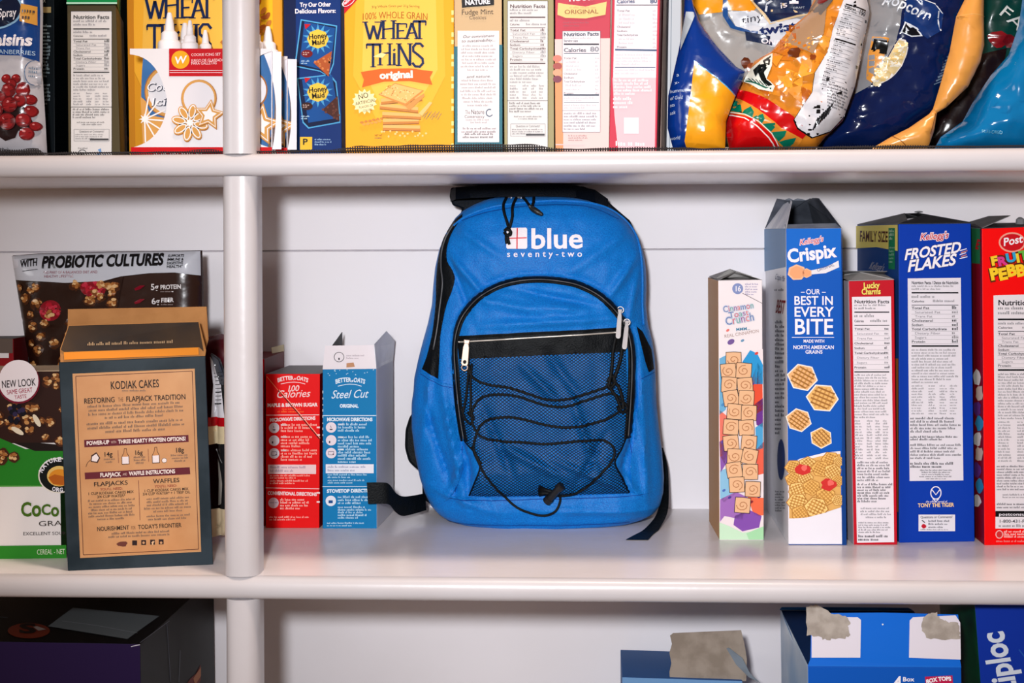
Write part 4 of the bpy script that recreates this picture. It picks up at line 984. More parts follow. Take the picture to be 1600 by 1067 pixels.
def cracker_art(I, f, s, full=True, seed=1):
    nv = (24, 46, 92)
    fx = lambda pts: [f(*q) for q in pts]
    I.poly(fx([(558, -60), (692, -60), (696, 120), (660, 190), (590, 190), (552, 120)]), (248, 186, 62), 0.3)
    I.poly(fx([(572, -60), (680, -60), (684, 110), (650, 170), (598, 170), (566, 110)]), (249, 198, 90), 0.6)
    serif_word(I, [('W', 571, 597, 36, 63), ('H', 597, 618, 34, 62), ('E', 620, 636, 38, 62), ('A', 635, 653, 37, 62), ('T', 646, 666, 34, 62)], f, nv, 4.0 * s, 3)
    serif_word(I, [('T', 573, 594, 70, 106), ('H', 592, 612, 70, 103), ('I', 611, 622, 78, 103), ('N', 621, 644, 70, 104), ('S', 643, 664, 69, 106)], f, nv, 4.0 * s, 3)
    a = f(565, 33); b_ = f(669, 33)
    I.t('100% WHOLE GRAIN', a[0], a[1], b_[0], b_[1], 10.5 * s, (176, 106, 30), b=0.0, L=3, arc=3)
    if not full: return
    I.t('31g Whole Grain per 31g Serving', 581, 14, 656, 13, 3.6, (120, 84, 40), L=3, arc=1.2)
    I.poly([(537, -60), (560, -60), (559, 0), (538, 23)], (206, 24, 40), 1); I.oval(545, 3, 12, 6, wt, 2, rot=-38); I.oval(545, 3, 11, 5, (206, 24, 40), 3, rot=-38); I.t('Nabisco', 537, 11, 554, -4, 4.4, wt, b=0.02, L=5)
    org = (224, 112, 40)
    I.poly([(564, 114), (595, 109), (640, 108), (677, 113), (672, 122), (676, 134), (640, 128), (600, 129), (566, 138), (569, 126)], org, 3)
    I.t('original', 594, 124.5, 646, 122.5, 10.5, (250, 240, 226), b=0.045, L=5)
    # tidy stack of square crackers
    for k, (x, y, wd, a) in enumerate(((628, 203, 58, 2), (627, 193, 56, -2), (628, 184, 60, 4), (624, 172, 60, 9), (628, 160, 64, -8))):
        I.poly([(x - wd / 2, y - 4 - a * 0.3), (x + wd / 2, y - 4 + a * 0.4), (x + wd / 2, y + 2 + a * 0.4), (x - wd / 2, y + 2 - a * 0.3)], (206, 142, 74), 4 + k * 0.4)
        I.poly([(x - wd / 2, y - 7 - a * 0.3), (x + wd / 2, y - 7 + a * 0.4), (x + wd / 2, y - 2 + a * 0.4), (x - wd / 2, y - 2 - a * 0.3)], (234, 186, 116), 4.2 + k * 0.4)
        I.line([(x - wd / 2, y + 2 - a * 0.3), (x + wd / 2, y + 2 + a * 0.4)], 0.9, (150, 92, 42), 4.3 + k * 0.4)
    I.poly([(592, 149), (618, 131), (663, 143), (634, 167)], (216, 150, 80), 7); I.poly([(594, 148.5), (618, 132.5), (660, 143), (634, 163)], (238, 190, 120), 7.3)
    rnd = random.Random(5)
    for k in range(46):
        u, v = rnd.random(), rnd.random(); x = 596 + 40 * u + 22 * v * 0.6; y = 148 - 14 * v + 12 * u
        if 595 < x < 655: I.blob(x, y, 1.0, (196, 130, 66) if k % 2 else (250, 216, 160), k, 7.6, n=5)
    I.poly([(634, 167), (663, 147), (664, 152), (640, 174)], (214, 156, 88), 7.2); I.poly([(655, 178), (672, 160), (676, 162), (660, 182)], (238, 196, 130), 6)
    for k in range(11): I.blob(566 + k * 3.1, 192 - k * 0.6 + (k % 2) * 4, 3.0, (226, 166, 84) if k % 2 else (206, 140, 66), k + 40, 5, n=7, sq=0.7)
    for k in range(16): I.blob(598 + k * 4.6 + rnd.uniform(-2, 2), 211 + rnd.uniform(-6, 3), 1.8, (244, 206, 138), k + 60, 5, n=5)
    for k in range(9): I.line([(660 + k * 3, 184 + k % 3 * 2), (666 + k * 3, 178 - k % 2 * 3)], 0.8, (150, 140, 110), 5)
    I.oval(570, 160, 17, 14, (250, 230, 176), 3); I.star(570, 160, 20, 15, 14, (250, 232, 180), 3.2)
    I.t('NO', 561, 157, 577, 153, 8, (60, 48, 40), b=0.0, L=5); I.t('ARTIFICIAL', 556, 166, 588, 159.5, 5, (60, 48, 40), L=5); I.t('FLAVORS OR', 562, 171, 584, 167, 3.4, (60, 48, 40), L=5); I.t('COLORS', 568, 176, 582, 173.5, 3.4, (60, 48, 40), L=5)
    I.t('NET WT', 586, 213.5, 598, 213.5, 2.8, (110, 80, 40), L=4); I.fine(586, 214, 598, 218, 1, (110, 80, 40), 6, L=4)
    I.poly([(584, 90), (596, 84), (604, 86), (598, 92)], (250, 224, 160), 4)
p = carton('cracker_box', 'yellow wheat cracker box standing behind the white icing kit left of the post', 'cracker box',
           [(197, -60), (378, -60), (378, 240), (202, 241)], Y=1.43, z=Z, depth=0.07, front=(232, 166, 46), side=(206, 140, 36), top=(200, 150, 60))
I = Ink(p.face); s = 1.13
cracker_art(I, lambda x, y: (228 + (x - 571) * s, -8 + (y - 33) * s * 1.16), s, False)
I.poly([(198, -60), (208, -60), (212, 240), (203, 241)], (214, 146, 40), 1); I.line([(374, 40), (346, 70)], 5, (196, 130, 60), 3); I.build('printed_front', p.root, p.loc)
p = carton('cracker_box', 'yellow box with wheat ears behind the icing kits, just right of the post', 'cracker box',
           [(382, -60), (441, -60), (442, 238), (384, 239)], Y=1.43, z=Z, depth=0.07, front=(248, 196, 40), side=(226, 160, 40), top=(200, 150, 60))
I = Ink(p.face); I.poly([(426, -60), (441, -60), (442, 238), (427, 238)], (232, 168, 52), 1)
for k, (x, y) in enumerate(((404, 4), (398, 16), (414, 28), (420, 38), (410, 44), (403, 36), (418, 26), (416, 48), (402, 52), (412, 18))): I.oval(x, y, 6.5, 3.6, (204, 134, 56) if k % 2 else (176, 100, 40), 2 + k * 0.2, 12, rot=-55 + 22 * (k % 3))
I.line([(409, 52), (404, 74)], 1.6, (180, 110, 44), 2); I.build('printed_front', p.root, p.loc)
p = carton('cracker_box', 'yellow wheat cracker box with a full front picture of stacked crackers', 'cracker box',
           [(537, -70), (709, -70), (709, 239), (540, 239)], Y=1.350, z=Z, depth=0.10, front=YEL, side=(226, 160, 40), top=(200, 150, 60))
I = Ink(p.face); cracker_art(I, lambda x, y: (x, y), 1.0)
for k in range(20): 
    if k % 3: I.rect(705.5, 6 + k * 11.5, 709, 13 + k * 11.5, (250, 226, 150), 2)
I.build('printed_front', p.root, p.loc)

# --- white cookie icing kits: a die-cut card sleeve with curved openings, two white bottles with nozzles inside
def arcpts(a, c, b_, n=12):
    return [((1 - t) ** 2 * a[0] + 2 * t * (1 - t) * c[0] + t * t * b_[0], (1 - t) ** 2 * a[1] + 2 * t * (1 - t) * c[1] + t * t * b_[1]) for t in [i / n for i in range(n + 1)]]
def icing_kit(label, dx, dy, Y, bottles=True):
    X = lambda pts: [(x + dx, y + dy * (1 - (y - 76) / 167.0)) for x, y in pts]
    tl, tr, br_, bl = X([(203, 76), (425, 76), (425, 243), (205, 243)])
    bz = at(bl[0], bl[1], Y); bz.z = Z
    F = [at(*tl, Y), at(*tr, Y), at(*br_, Y), at(*bl, Y)]; F[2].z = Z; F[3].z = Z
    loc = (F[2] + F[3]) / 2 + Vector((0, 0.02, 0))
    r = thing('icing_kit', label, 'icing set', loc, 'white cookie icing kits')
    f = Flat([tl, tr, proj(F[2]), proj(F[3])], F)
    # sleeve front with both bites
    lb = arcpts((203, 85), (250, 88), (262, 158)) + arcpts((262, 158), (258, 220), (205, 231))
    rb = arcpts((425, 231), (374, 222), (370, 158)) + arcpts((370, 158), (376, 92), (425, 80))
    ol = [(425, 76), (203, 76)] + lb + [(205, 243), (425, 243)] + rb
    m = MB(); pts = [f(x, y) for x, y in X(ol)]
    m.slab(pts, (0, 0.0007, 0), ink((232, 228, 230)))
    m.build('card_sleeve', r, loc)
    pk_ = Pack(); pk_.root = r; pk_.loc = loc
    I = Ink(f); T = lambda x, y: X([(x, y)])[0]
    I.poly(X([(205, 230), (425, 230), (425, 243), (205, 243)]), (206, 14, 26), 1); a = T(240, 242); b2 = T(320, 242); I.t('TOTAL NET WT/POIDS', a[0], a[1], b2[0], b2[1], 4.2, wt, b=0.02, L=3)
    I.poly(X([(265, 76), (352, 76), (352, 119.5), (265, 119.5)]), (200, 20, 36), 1)
    for y in (110.5, 113.8): I.line(X([(266, y), (351, y)]), 0.8, wt, 2)
    c = T(283, 93.5); I.oval(c[0], c[1], 14.2, 14.2, (240, 176, 40), 2); I.t('W', c[0] - 9, c[1] + 7, c[0] + 9, c[1] + 5, 11, wt, b=0.02, sh=0.2, L=4)
    for tx, x0, x1, y in (('COOKIE ICING SET', 300, 346, 88), ('JUEGO DE GLASEADO', 300, 352, 97), ('PARA GALLETAS', 300, 340, 101.6)):
        a = T(x0, y); b2 = T(x1, y - 1); I.t(tx, a[0], a[1], b2[0], b2[1], 4.2, (250, 226, 226), b=0.0, L=3)
    ck = (216, 164, 94); ckd = (176, 118, 60); icw = (244, 238, 236)
    def ringc(I, x, y, r_, L): I.oval(x, y, r_, r_ * 1.05, ckd, L); I.oval(x - 0.5, y - 0.8, r_ - 1, r_ * 1.05 - 1, ck, L + 0.2); I.oval(x, y, r_ - 4, r_ * 1.05 - 4, (226, 222, 226), L + 0.4)
    def starc(I, x, y, r_, L, rot=8): I.star(x + 0.8, y + 1.6, r_, r_ * 0.5, 5, ckd, L, rot); I.star(x, y, r_, r_ * 0.5, 5, ck, L + 0.2, rot); I.star(x, y, r_ * 0.88, r_ * 0.43, 5, icw, L + 0.4, rot); I.star(x, y, r_ * 0.8, r_ * 0.38, 5, ck, L + 0.6, rot); I.star(x, y, r_ * 0.5, r_ * 0.26, 5, icw, L + 0.8, rot)
    def flower(I, x, y, r_, L):
        for k in range(8):
            a = R(45 * k + 12); I.oval(x + r_ * 0.6 * math.cos(a) + 0.6, y + r_ * 0.6 * math.sin(a) + 1.6, r_ * 0.42, r_ * 0.25, ckd, L, 14, rot=45 * k + 12)
        for k in range(8):
            a = R(45 * k + 12); cx, cy = x + r_ * 0.6 * math.cos(a), y + r_ * 0.6 * math.sin(a)
            I.oval(cx, cy, r_ * 0.42, r_ * 0.25, ck, L + 0.3, 14, rot=45 * k + 12); I.oval(cx, cy, r_ * 0.37, r_ * 0.19, icw, L + 0.5, 14, rot=45 * k + 12); I.oval(cx, cy, r_ * 0.31, r_ * 0.13, ck, L + 0.7, 14, rot=45 * k + 12)
        I.star(x, y, r_ * 0.3, r_ * 0.14, 8, icw, L + 0.9)
    c = T(312, 154); ringc(I, c[0], c[1], 28, 2); c = T(298, 192); flower(I, c[0], c[1], 29, 4); c = T(328, 180); starc(I, c[0], c[1], 25, 6)
    I.build('printed_front', r, loc)
    # inner card seen through the bites
    b0 = Vector((0, 0.006, 0)); fi = Flat([tl, tr, proj(F[2]), proj(F[3])], [q_ + b0 for q_ in F])
    whole = X(arcpts((221, 88), (214, 150), (222, 240)) + [(412, 240)] + arcpts((412, 240), (442, 160), (412, 84)))
    m = MB(); m.slab([fi(x, y) for x, y in whole], (0, 0.0007, 0), ink((74, 124, 176)))
    m.build('inner_card', r, loc)
    I = Ink(fi); c = T(262, 142); I.oval(c[0], c[1], 39, 41, ckd, 1); I.oval(c[0], c[1], 37.5, 39.5, ck, 1.2); I.oval(c[0], c[1], 33, 35, (228, 226, 230), 1.4)
    for tx, x0, x1, y, h in (('Cookie', 226, 286, 142, 13), ('Icing', 233, 282, 165, 12)):
        a = T(x0, y); b2 = T(x1, y - 2); I.t(tx, a[0] + 0.8, a[1] + 0.8, b2[0] + 0.8, b2[1] + 0.8, h, (70, 74, 90), b=0.03, sh=0.2, L=3); I.t(tx, a[0], a[1], b2[0], b2[1], h, (244, 242, 246), b=0.0, sh=0.2, L=4)
    c = T(224, 186)
    I.poly(X([(217, 150), (226, 158), (232, 180), (256, 184), (260, 200), (240, 222), (222, 236)]), ck, 5)
    for a in range(7):
        e = (c[0] + 36 * math.cos(R(-80 + a * 28)), c[1] + 36 * math.sin(R(-80 + a * 28))); I.line([c, e], 2.2, icw, 6)
    I.star(c[0], c[1], 9, 4, 8, icw, 7)
    c = T(396, 140); I.oval(c[0], c[1], 20, 27, ckd, 1); I.oval(c[0], c[1], 18, 24, (228, 226, 230), 1.4)
    c = T(404, 190); starc(I, c[0], c[1] + 4, 34, 3, 10)
    I.build('printed_inner_card', r, loc)
    # tray sides and back
    m = MB(); W_ = ink((232, 230, 236)); d = 0.026
    fb_ = Flat([tl, tr, proj(F[2]), proj(F[3])], [q_ + Vector((0, 0.004, 0)) for q_ in F])
    m.slab([fb_(x, y) for x, y in X([(411, 79), (438, 80), (438, 233), (424, 233)] + arcpts((424, 233), (440, 150), (411, 84)))], (0, 0.0007, 0), W_); m.build('card_border', r, loc); m = MB()
    e0 = f(*T(205, 80)); e1 = f(*T(425, 80)); g0 = f(*T(205, 243)); g1 = f(*T(425, 243))
    bx = Vector((0, d, 0)); sx = Vector((-0.002, 0, 0))
    m.slab([e1, e1 + bx + sx, g1 + bx + sx, g1], (-0.0006, 0, 0), W_)
    m.slab([f(*T(405, 243)), g1, g1 + bx + sx, f(*T(405, 243)) + bx], (0, 0, 0.0006), W_)
    m.build('tray_side', r, loc)
    # bottles with nozzles
    for (x, yb, yt, wd) in ((265, 78, 20, 38), (297, 78, 32, 26), (395, 78, 26, 34)):
        cx, cb = T(x, yb); ct = T(x, yt)[1]
        c3 = at(cx, cb, Y + 0.018); top = at(cx, ct, Y + 0.018); H = top.z - c3.z; s_ = (at(cx + wd / 2, cb, Y + 0.018) - c3).length
        s_ = min(s_, 0.0105)
        m = MB(); m.lathe([(s_ * 0.9, -0.05), (s_, -0.004), (s_, H * 0.16), (s_ * 0.92, H * 0.22), (s_ * 0.74, H * 0.26), (s_ * 0.70, H * 0.44), (s_ * 0.58, H * 0.48), (s_ * 0.42, H * 0.52), (s_ * 0.36, H * 0.72), (s_ * 0.22, H * 0.94), (s_ * 0.17, H)], c3, mat((236, 232, 234), 0.35, 0.5, 'white_plastic', bump=0.05, bscale=60), 18)
        o = m.build('nozzle_bottle', r, loc)
        for pl in o.data.polygons: pl.use_smooth = True
        o.modifiers.new('soft', 'EDGE_SPLIT').split_angle = R(45)
    return r
icing_kit('white cookie icing kit with a red label, in front, running behind the post', 0, 0, 1.348)
icing_kit('white cookie icing kit standing behind the front one, its edge right of the post', 24, 12, 1.388)

# --- navy graham cracker carton
p = carton('graham_cracker_box', 'navy blue box picturing two smaller boxes, between the icing kits and the wheat cracker box', 'cracker box',
           [(443, -70), (532, -70), (534, 237), (445, 238)], Y=1.425, z=Z, depth=0.08, front=(14, 62, 130), side=(10, 40, 92), top=(20, 40, 80))
I = Ink(p.face)
I.poly([(443, -70), (462, -70), (463, 238), (445, 238)], (12, 36, 84), 0.4)
I.t('Try Our Other', 469, 11, 517, 10, 6.6, wt, b=0.03); I.t('Delicious Flavors:', 461, 21, 525, 20, 6.6, wt, b=0.03)
lb_ = (96, 180, 226)
for dy, tri in ((0, (186, 100, 52)), (84.5, (92, 50, 40))):
    ol = [(470, 30), (527, 40), (522, 100), (514, 121), (500, 112), (460, 104)] if dy == 0 else [(464, 122), (516, 116), (526, 128), (532, 180), (532, 192), (482, 201), (473, 192)]
    if dy: I.poly(ol, lb_, 1); cx, cy = 497, 157
    else: I.poly(ol, lb_, 1); cx, cy = 497, 74
    ins_ = [(cx + (x - cx) * 0.94, cy + (y - cy) * 0.95) for x, y in ol]
    I.poly(ins_, (10, 32, 76), 1.4)
    bx_ = [(476, 34), (524, 44), (516, 112), (468, 100)] if dy == 0 else [(472, 124), (519, 117), (530, 184), (482, 192)]
    I.poly(bx_, (22, 92, 160), 2)
    I.star(497, 61 + dy * 0.985, 24, 13, 14, (90, 170, 216), 2.4); I.oval(497, 61 + dy * 0.985, 17, 15, (244, 208, 84), 3, 8)
    I.t('Honey', 483, 62 + dy * 0.985, 512, 59 + dy * 0.985, 8, (40, 30, 30), b=0.02, L=5); I.t('Maid', 488, 71 + dy * 0.985, 508, 69 + dy * 0.985, 8, (40, 30, 30), b=0.02, L=5)
    I.oval(480, 84 + dy * 0.97, 9, 6, (130, 28, 36) if dy == 0 else (70, 40, 36), 4); I.fine(474, 81 + dy * 0.97, 487, 87 + dy * 0.97, 2, (230, 200, 190), 7, L=6); I.fine(471, 94 + dy * 1.02, 486, 101 + dy * 1.02, 2, (190, 220, 240), 8, L=5)
    I.poly([(476, 38 + dy * 0.99), (486, 38 + dy * 0.99), (478, 46 + dy * 0.99)], (206, 24, 40), 4)
    t = [(490, 98), (519, 80), (514, 120)] if dy == 0 else [(504, 172), (528, 150), (531, 190)]
    I.poly(t, tri, 5)
    rnd = random.Random(int(dy))
    for k in range(14):
        a, b2 = rnd.random(), rnd.random()
        if a + b2 > 1: a, b2 = 1 - a, 1 - b2
        I.blob(t[0][0] + (t[1][0] - t[0][0]) * a + (t[2][0] - t[0][0]) * b2, t[0][1] + (t[1][1] - t[0][1]) * a + (t[2][1] - t[0][1]) * b2, 2, (216, 140, 84) if dy == 0 else (124, 74, 58), k, 5.5, n=6)
I.rect(469, 214, 488, 234, (240, 200, 70), 1); I.t('P', 473, 226, 481, 226, 9, (40, 34, 40), b=0.02); I.fine(492, 216, 522, 228, 3, (170, 200, 230), 4)
I.build('printed_front', p.root, p.loc)

# --- beige and teal mint cookie carton
p = carton('cookie_box', 'beige and teal mint cookie box, right of the large wheat cracker box', 'box',
           [(709, -70), (784, -70), (785, 238), (711, 238)], Y=1.352, z=Z, dv=(-0.004, 0.11, 0), front=(208, 180, 142), side=(150, 130, 96), top=(180, 160, 130))
I = Ink(p.face)
I.poly([(709, 74), (785, 71), (785, 238), (711, 238)], (62, 122, 136), 0.5); I.rect(715, 49, 780, 222.5, (232, 224, 224), 1)
I.poly([(721, -8), (772, -10), (772, 9), (722, 13)], (46, 44, 44), 1); I.t('BACK TO', 730, -1, 764, -2, 6, wt, b=0.03, L=3); I.t('NATURE', 727, 9, 766, 6.5, 7.6, wt, b=0.035, L=3)
I.t('Fudge Mint', 721, 24, 771, 23, 8, (84, 70, 60), b=0.0); I.t('Cookies', 733, 31.5, 760, 31, 5.6, (120, 104, 90), b=0.0)
I.t('Our commitment', 723, 60.5, 772, 59, 4.2, (70, 66, 70), sh=0.3); I.t('to sustainability...', 721, 67.5, 774, 65.5, 4.2, (70, 66, 70), sh=0.3)
I.fine(719, 70, 776, 113, 8, (178, 170, 172), 4, align='c', h=0.42); I.t('and nature.', 729, 123, 767, 122, 4, (70, 66, 70), sh=0.3); I.fine(719, 124, 776, 168, 8, (178, 170, 172), 5, align='c', h=0.42)
I.t('The', 727, 179, 735, 179, 6, (150, 140, 140)); I.t('Nature', 736, 179, 757, 179, 7, (90, 84, 88)); I.t('Conservancy', 726, 185, 757, 185, 4.4, (110, 104, 108)); I.ring(765, 177, 5, 5.4, 1.6, (90, 110, 130), 2, a0=30, a1=300)
I.fine(727, 186, 768, 194, 2, (180, 172, 174), 6, align='c'); I.fine(720, 199, 778, 209, 2, (150, 142, 146), 7, align='c', last=0.95); I.fine(722, 208, 774, 217, 2, (84, 78, 82), 8, h=0.55, align='c', last=0.95)
I.build('printed_front', p.root, p.loc)
p = olive_box([(786, -70), (865, -70), (866, 238), (788, 238)], 1.351, 'pale olive box with a white nutrition panel, next to the beige and teal cookie box', (793, 2, 856, 250), 21, (168, 158, 120), (92, 66, 70))

# --- red cookie carton with a cream ribbon
p = carton('cookie_box', 'pinkish red cookie box with a cream ribbon and a pale lower half', 'box',
           [(867, -70), (955, -70), (951, 237), (868, 236)], Y=1.351, z=Z, depth=0.11, front=(198, 80, 96), side=(150, 60, 74), top=(180, 150, 140))
I = Ink(p.face)
I.poly([(867, 66), (953, 64), (951, 237), (868, 236)], (232, 204, 200), 0.5)
I.poly([(867, 100), (880, 104), (880, 236), (868, 236)], (226, 160, 116), 0.8)
for k, (y, c) in enumerate(((96, (226, 140, 126)), (108, (176, 100, 96)), (118, (236, 170, 140)), (128, (140, 84, 100)))): I.oval(871, y, 7, 5.5, c, 1 + k * 0.2)
I.t('HOUSE', 889, 5.5, 930, 2.5, 9, (246, 226, 226), b=0.045, L=4); I.poly([(872, 8), (884, 10), (915, 14), (948, 6), (946, 27), (915, 33), (884, 32), (871, 27)], (240, 204, 140), 2); I.fine(890, 13, 936, 18, 1, (220, 180, 130), 4, L=3); I.t('ORIGINAL', 882, 26, 935, 25, 6.6, (150, 110, 76), b=0.01, L=4)
I.fine(880, 37, 922, 47, 2, (160, 60, 76), 5, h=0.4)
I.rect(879, 53, 938, 208, (240, 230, 232), 1.4)
dk = (84, 96, 112)
for e in (((879, 53), (938, 53)), ((938, 53), (938, 208)), ((938, 208), (879, 208)), ((879, 208), (879, 53))): I.line([e[0], e[1]], 0.6, dk, 2)
def pale_nutrition(I, x0, x1, y, st, rows, seed, dark, faint):
    for k in range(rows):
        if k in (0, 4, 5, 6, 9): I.t(['Total Fat', '', '', '', 'Cholesterol', 'Sodium', 'Total Carbohydrate', '', '', 'Protein'][k % 10], x0, y + st * k, x0 + [20, 0, 0, 0, 21, 16, 33, 0, 0, 15][k % 10], y + st * k, st * 0.48, dark, b=0.01, L=3)
        else: I.fine(x0 + 3, y + st * k - st * 0.6, x0 + 28, y + st * k + st * 0.2, 1, faint, seed + k, L=3, h=0.5)
        I.fine(x1 - 6, y + st * k - st * 0.6, x1, y + st * k + st * 0.2, 1, faint, seed + 20 + k, L=3, last=1); I.line([(x0, y + st * k + st * 0.26), (x1, y + st * k + st * 0.26)], 0.3, (206, 200, 206), 2)
I.t('Nutrition Facts', 881, 61, 936, 60, 5.6, dk, b=0.03, L=3); I.fine(881, 62, 930, 66.5, 1, (190, 186, 192), 3, L=3); I.t('Serving size', 881, 70, 903, 70, 3.4, dk, b=0.02, L=3); I.rect(881, 72.5, 936, 75, (70, 70, 80), 3)
I.t('Calories', 881, 86, 916, 85.5, 6, (110, 112, 124), b=0.025, L=3); I.t('80', 922, 85, 936, 85, 7, (150, 152, 160), b=0.03, L=3); I.rect(881, 87.5, 936, 88.7, dk, 3)
pale_nutrition(I, 881, 936, 97, 6, 10, 31, (96, 100, 112), (196, 190, 196)); I.rect(881, 151, 936, 153.5, dk, 3); I.fine(881, 155, 934, 163, 2, (200, 194, 200), 4, L=3); I.line([(881, 164), (936, 164)], 0.9, dk, 3); I.fine(881, 166, 934, 174, 2, (196, 190, 196), 5, L=3); I.line([(879, 176), (938, 176)], 0.6, dk, 3); I.fine(881, 178, 936, 206, 6, (146, 144, 154), 6, L=3)
I.fine(888, 212, 924, 222, 3, (160, 110, 110), 7, h=0.5); I.rect(868, 226, 914, 227.5, (240, 200, 200), 2)
I.build('printed_front', p.root, p.loc)

p = carton('cookie_box', 'red edged box with a big number eighty on its nutrition panel, left of the bags', 'box',
           [(958, -70), (1033, -70), (1026, 236), (951.5, 236)], Y=1.351, z=Z, dv=(0.0075, 0.11, 0), front=(204, 66, 88), side=(130, 20, 44), top=(180, 150, 140))
I = Ink(p.face)
I.poly([(962, -70), (1029, -70), (1025, 122), (958, 122)], (238, 226, 230), 1); I.poly([(957, 122), (1025, 122), (1023, 236), (966, 236), (960, 180)], (236, 192, 198), 0.8)
db = (76, 100, 132)
I.t('Calories', 964, 6, 992, 5, 6, db, b=0.025, L=3); I.t('80', 1016, 6, 1027, 5, 7, db, b=0.03, L=3); I.rect(963, 8, 1028, 9.2, (60, 62, 80), 3)
pale_nutrition(I, 964, 1026, 19, 6.3, 10, 51, (84, 88, 104), (200, 192, 198)); I.poly([(961, 77), (1026, 78), (1026, 80.6), (961, 79.6)], db, 3); I.fine(962, 84, 1024, 104, 4, (206, 200, 206), 5, L=3); I.rect(961, 105.5, 1024, 106.6, db, 3); I.fine(961, 108, 1024, 118, 2, (206, 200, 206), 6, L=3)
I.fine(959, 124, 1020, 150, 5, (248, 232, 234), 7, L=3, h=0.6); I.fine(958, 152, 992, 171, 3, (248, 232, 234), 8, L=3, h=0.6); I.fine(962, 222, 1010, 230, 1, (250, 238, 240), 9, L=3, h=0.7)
I.rect(975, 184, 998, 209, (244, 222, 226), 2)
I.build('printed_front', p.root, p.loc)
p = carton('food_box', 'plain whitish carton edge between the red cookie box and the blue hummus bag', 'box',
           [(1046, -70), (1066, -70), (1060, 236), (1041, 236)], Y=1.41, z=Z, depth=0.12, front=(196, 202, 208), side=(150, 156, 164), top=(190, 190, 190))
I = Ink(p.face); I.line([(1050, -60), (1046, 230)], 1.4, (150, 160, 170), 1); I.build('fold_line', p.root, p.loc)

# ================================================================== bags on the top shelf, right
# --- pretzel bag at the back: yellow top, clear film window, dark emblem
q = pillow('pretzel_bag', 'yellow and clear pretzel bag with a dark blue emblem, behind the chip bag', 'bag',
           [(1064, -70), (1290, -70), (1300, 60), (1290, 190), (1250, 230), (1100, 230), (1072, 150), (1066, 60)], 1.475, 0.022, film((170, 168, 166)), R_=40, seed=4, back=0.03)
I = bag_ink(q)
I.poly([(1066, -68), (1128, -68), (1127, 23), (1120, 25), (1090, 28), (1080, 10)], (240, 170, 40), 0); I.poly([(1131, -68), (1188, -68), (1184, 10), (1172, 24), (1131, 21)], (236, 162, 40), 0)
I.poly([(1127, -68), (1132, -68), (1134, 30), (1145, 45), (1168, 53), (1180, 54), (1180, 58), (1160, 55), (1138, 49), (1126, 30)], (36, 88, 150), 1)
I.poly([(1134, 24), (1175, 22), (1200, 40), (1240, 34), (1262, 40), (1262, 80), (1200, 78), (1166, 52), (1146, 46)], (214, 220, 228), 1)
I.poly([(1168, 6), (1190, -6), (1262, -20), (1262, 28), (1240, 32), (1198, 44), (1188, 30)], (222, 200, 160), 2); I.poly([(1172, 7), (1192, -4), (1262, -18), (1262, 26), (1240, 29), (1200, 40), (1191, 27)], (20, 44, 84), 3)
I.line([(1192, 24), (1194, 12), (1206, 4), (1228, 4), (1240, 0)], 3.4, (206, 214, 224), 4); I.t('is', 1214, 20, 1226, 16, 9, wt, L=5, sh=0.2); I.rect(1232, -10, 1238, 10, wt, 5); I.rect(1228, 8, 1242, 12, wt, 5); I.t('DRAFT', 1234, 20, 1252, 19, 3, (190, 200, 210), L=5)
I.t('tiny', 1155, 43, 1188, 36, 11, (40, 44, 60), b=-0.005, L=4, sh=0.15); I.t('twists', 1184, 60, 1250, 50, 13, (24, 52, 110), b=0.04, L=4)
I.poly([(1160, 54), (1200, 62), (1202, 76), (1162, 68)], (24, 46, 84), 3); I.t('ONE', 1184, 72, 1214, 76, 7, wt, b=0.02, L=6)
for k in range(40):
    rnd = random.Random(k + 7); I.blob(1110 + rnd.uniform(0, 160), 86 + rnd.uniform(0, 110), 8, [(120, 62, 36), (156, 84, 46), (88, 46, 30)][k % 3], k, 1 + k * 0.02, n=8)
I.build('printed_front', q.root, q.loc)

# --- blue and yellow hummus chip pouch
q = pillow('chip_pouch', 'blue pouch with a large yellow panel, standing left of the clear corn chip bag', 'pouch',
           [(1075, -40), (1084, 10), (1094, 36), (1120, 72), (1150, 104), (1165, 112), (1150, 150), (1134, 190), (1133, 234), (1052, 234), (1043, 200), (1044, 150), (1052, 116), (1060, 80), (1068, 40), (1070, -20)], 1.365, 0.016, film((10, 62, 142)), R_=30, seed=6, back=0.02, wob=0.0012)
I = bag_ink(q)
I.poly([(1083, 98), (1120, 126), (1148, 150), (1134, 190), (1132, 232), (1072, 233), (1068, 222), (1076, 160)], (246, 172, 40), 1)
I.line([(1082, 98), (1119, 126), (1148, 151)], 1.6, (90, 170, 210), 2)
I.poly([(1071, 20), (1083, 22), (1084, 28), (1062, 80), (1064, 60)], (190, 200, 210), 2)
for tx, x0, x1, y in (('a', 1056, 1060, 122), ('x-', 1053, 1060, 134), ('hummus', 1042, 1070, 147), ('of Gold', 1042, 1065, 158), ('nts', 1042, 1053, 169), ('ask', 1042, 1054, 181), ('world', 1047, 1061, 220)): I.t(tx, max(x0, 1046), y, x1, y - 1, 5.4, (200, 214, 236), sh=0.15, L=4)
I.build('printed_front', q.root, q.loc)

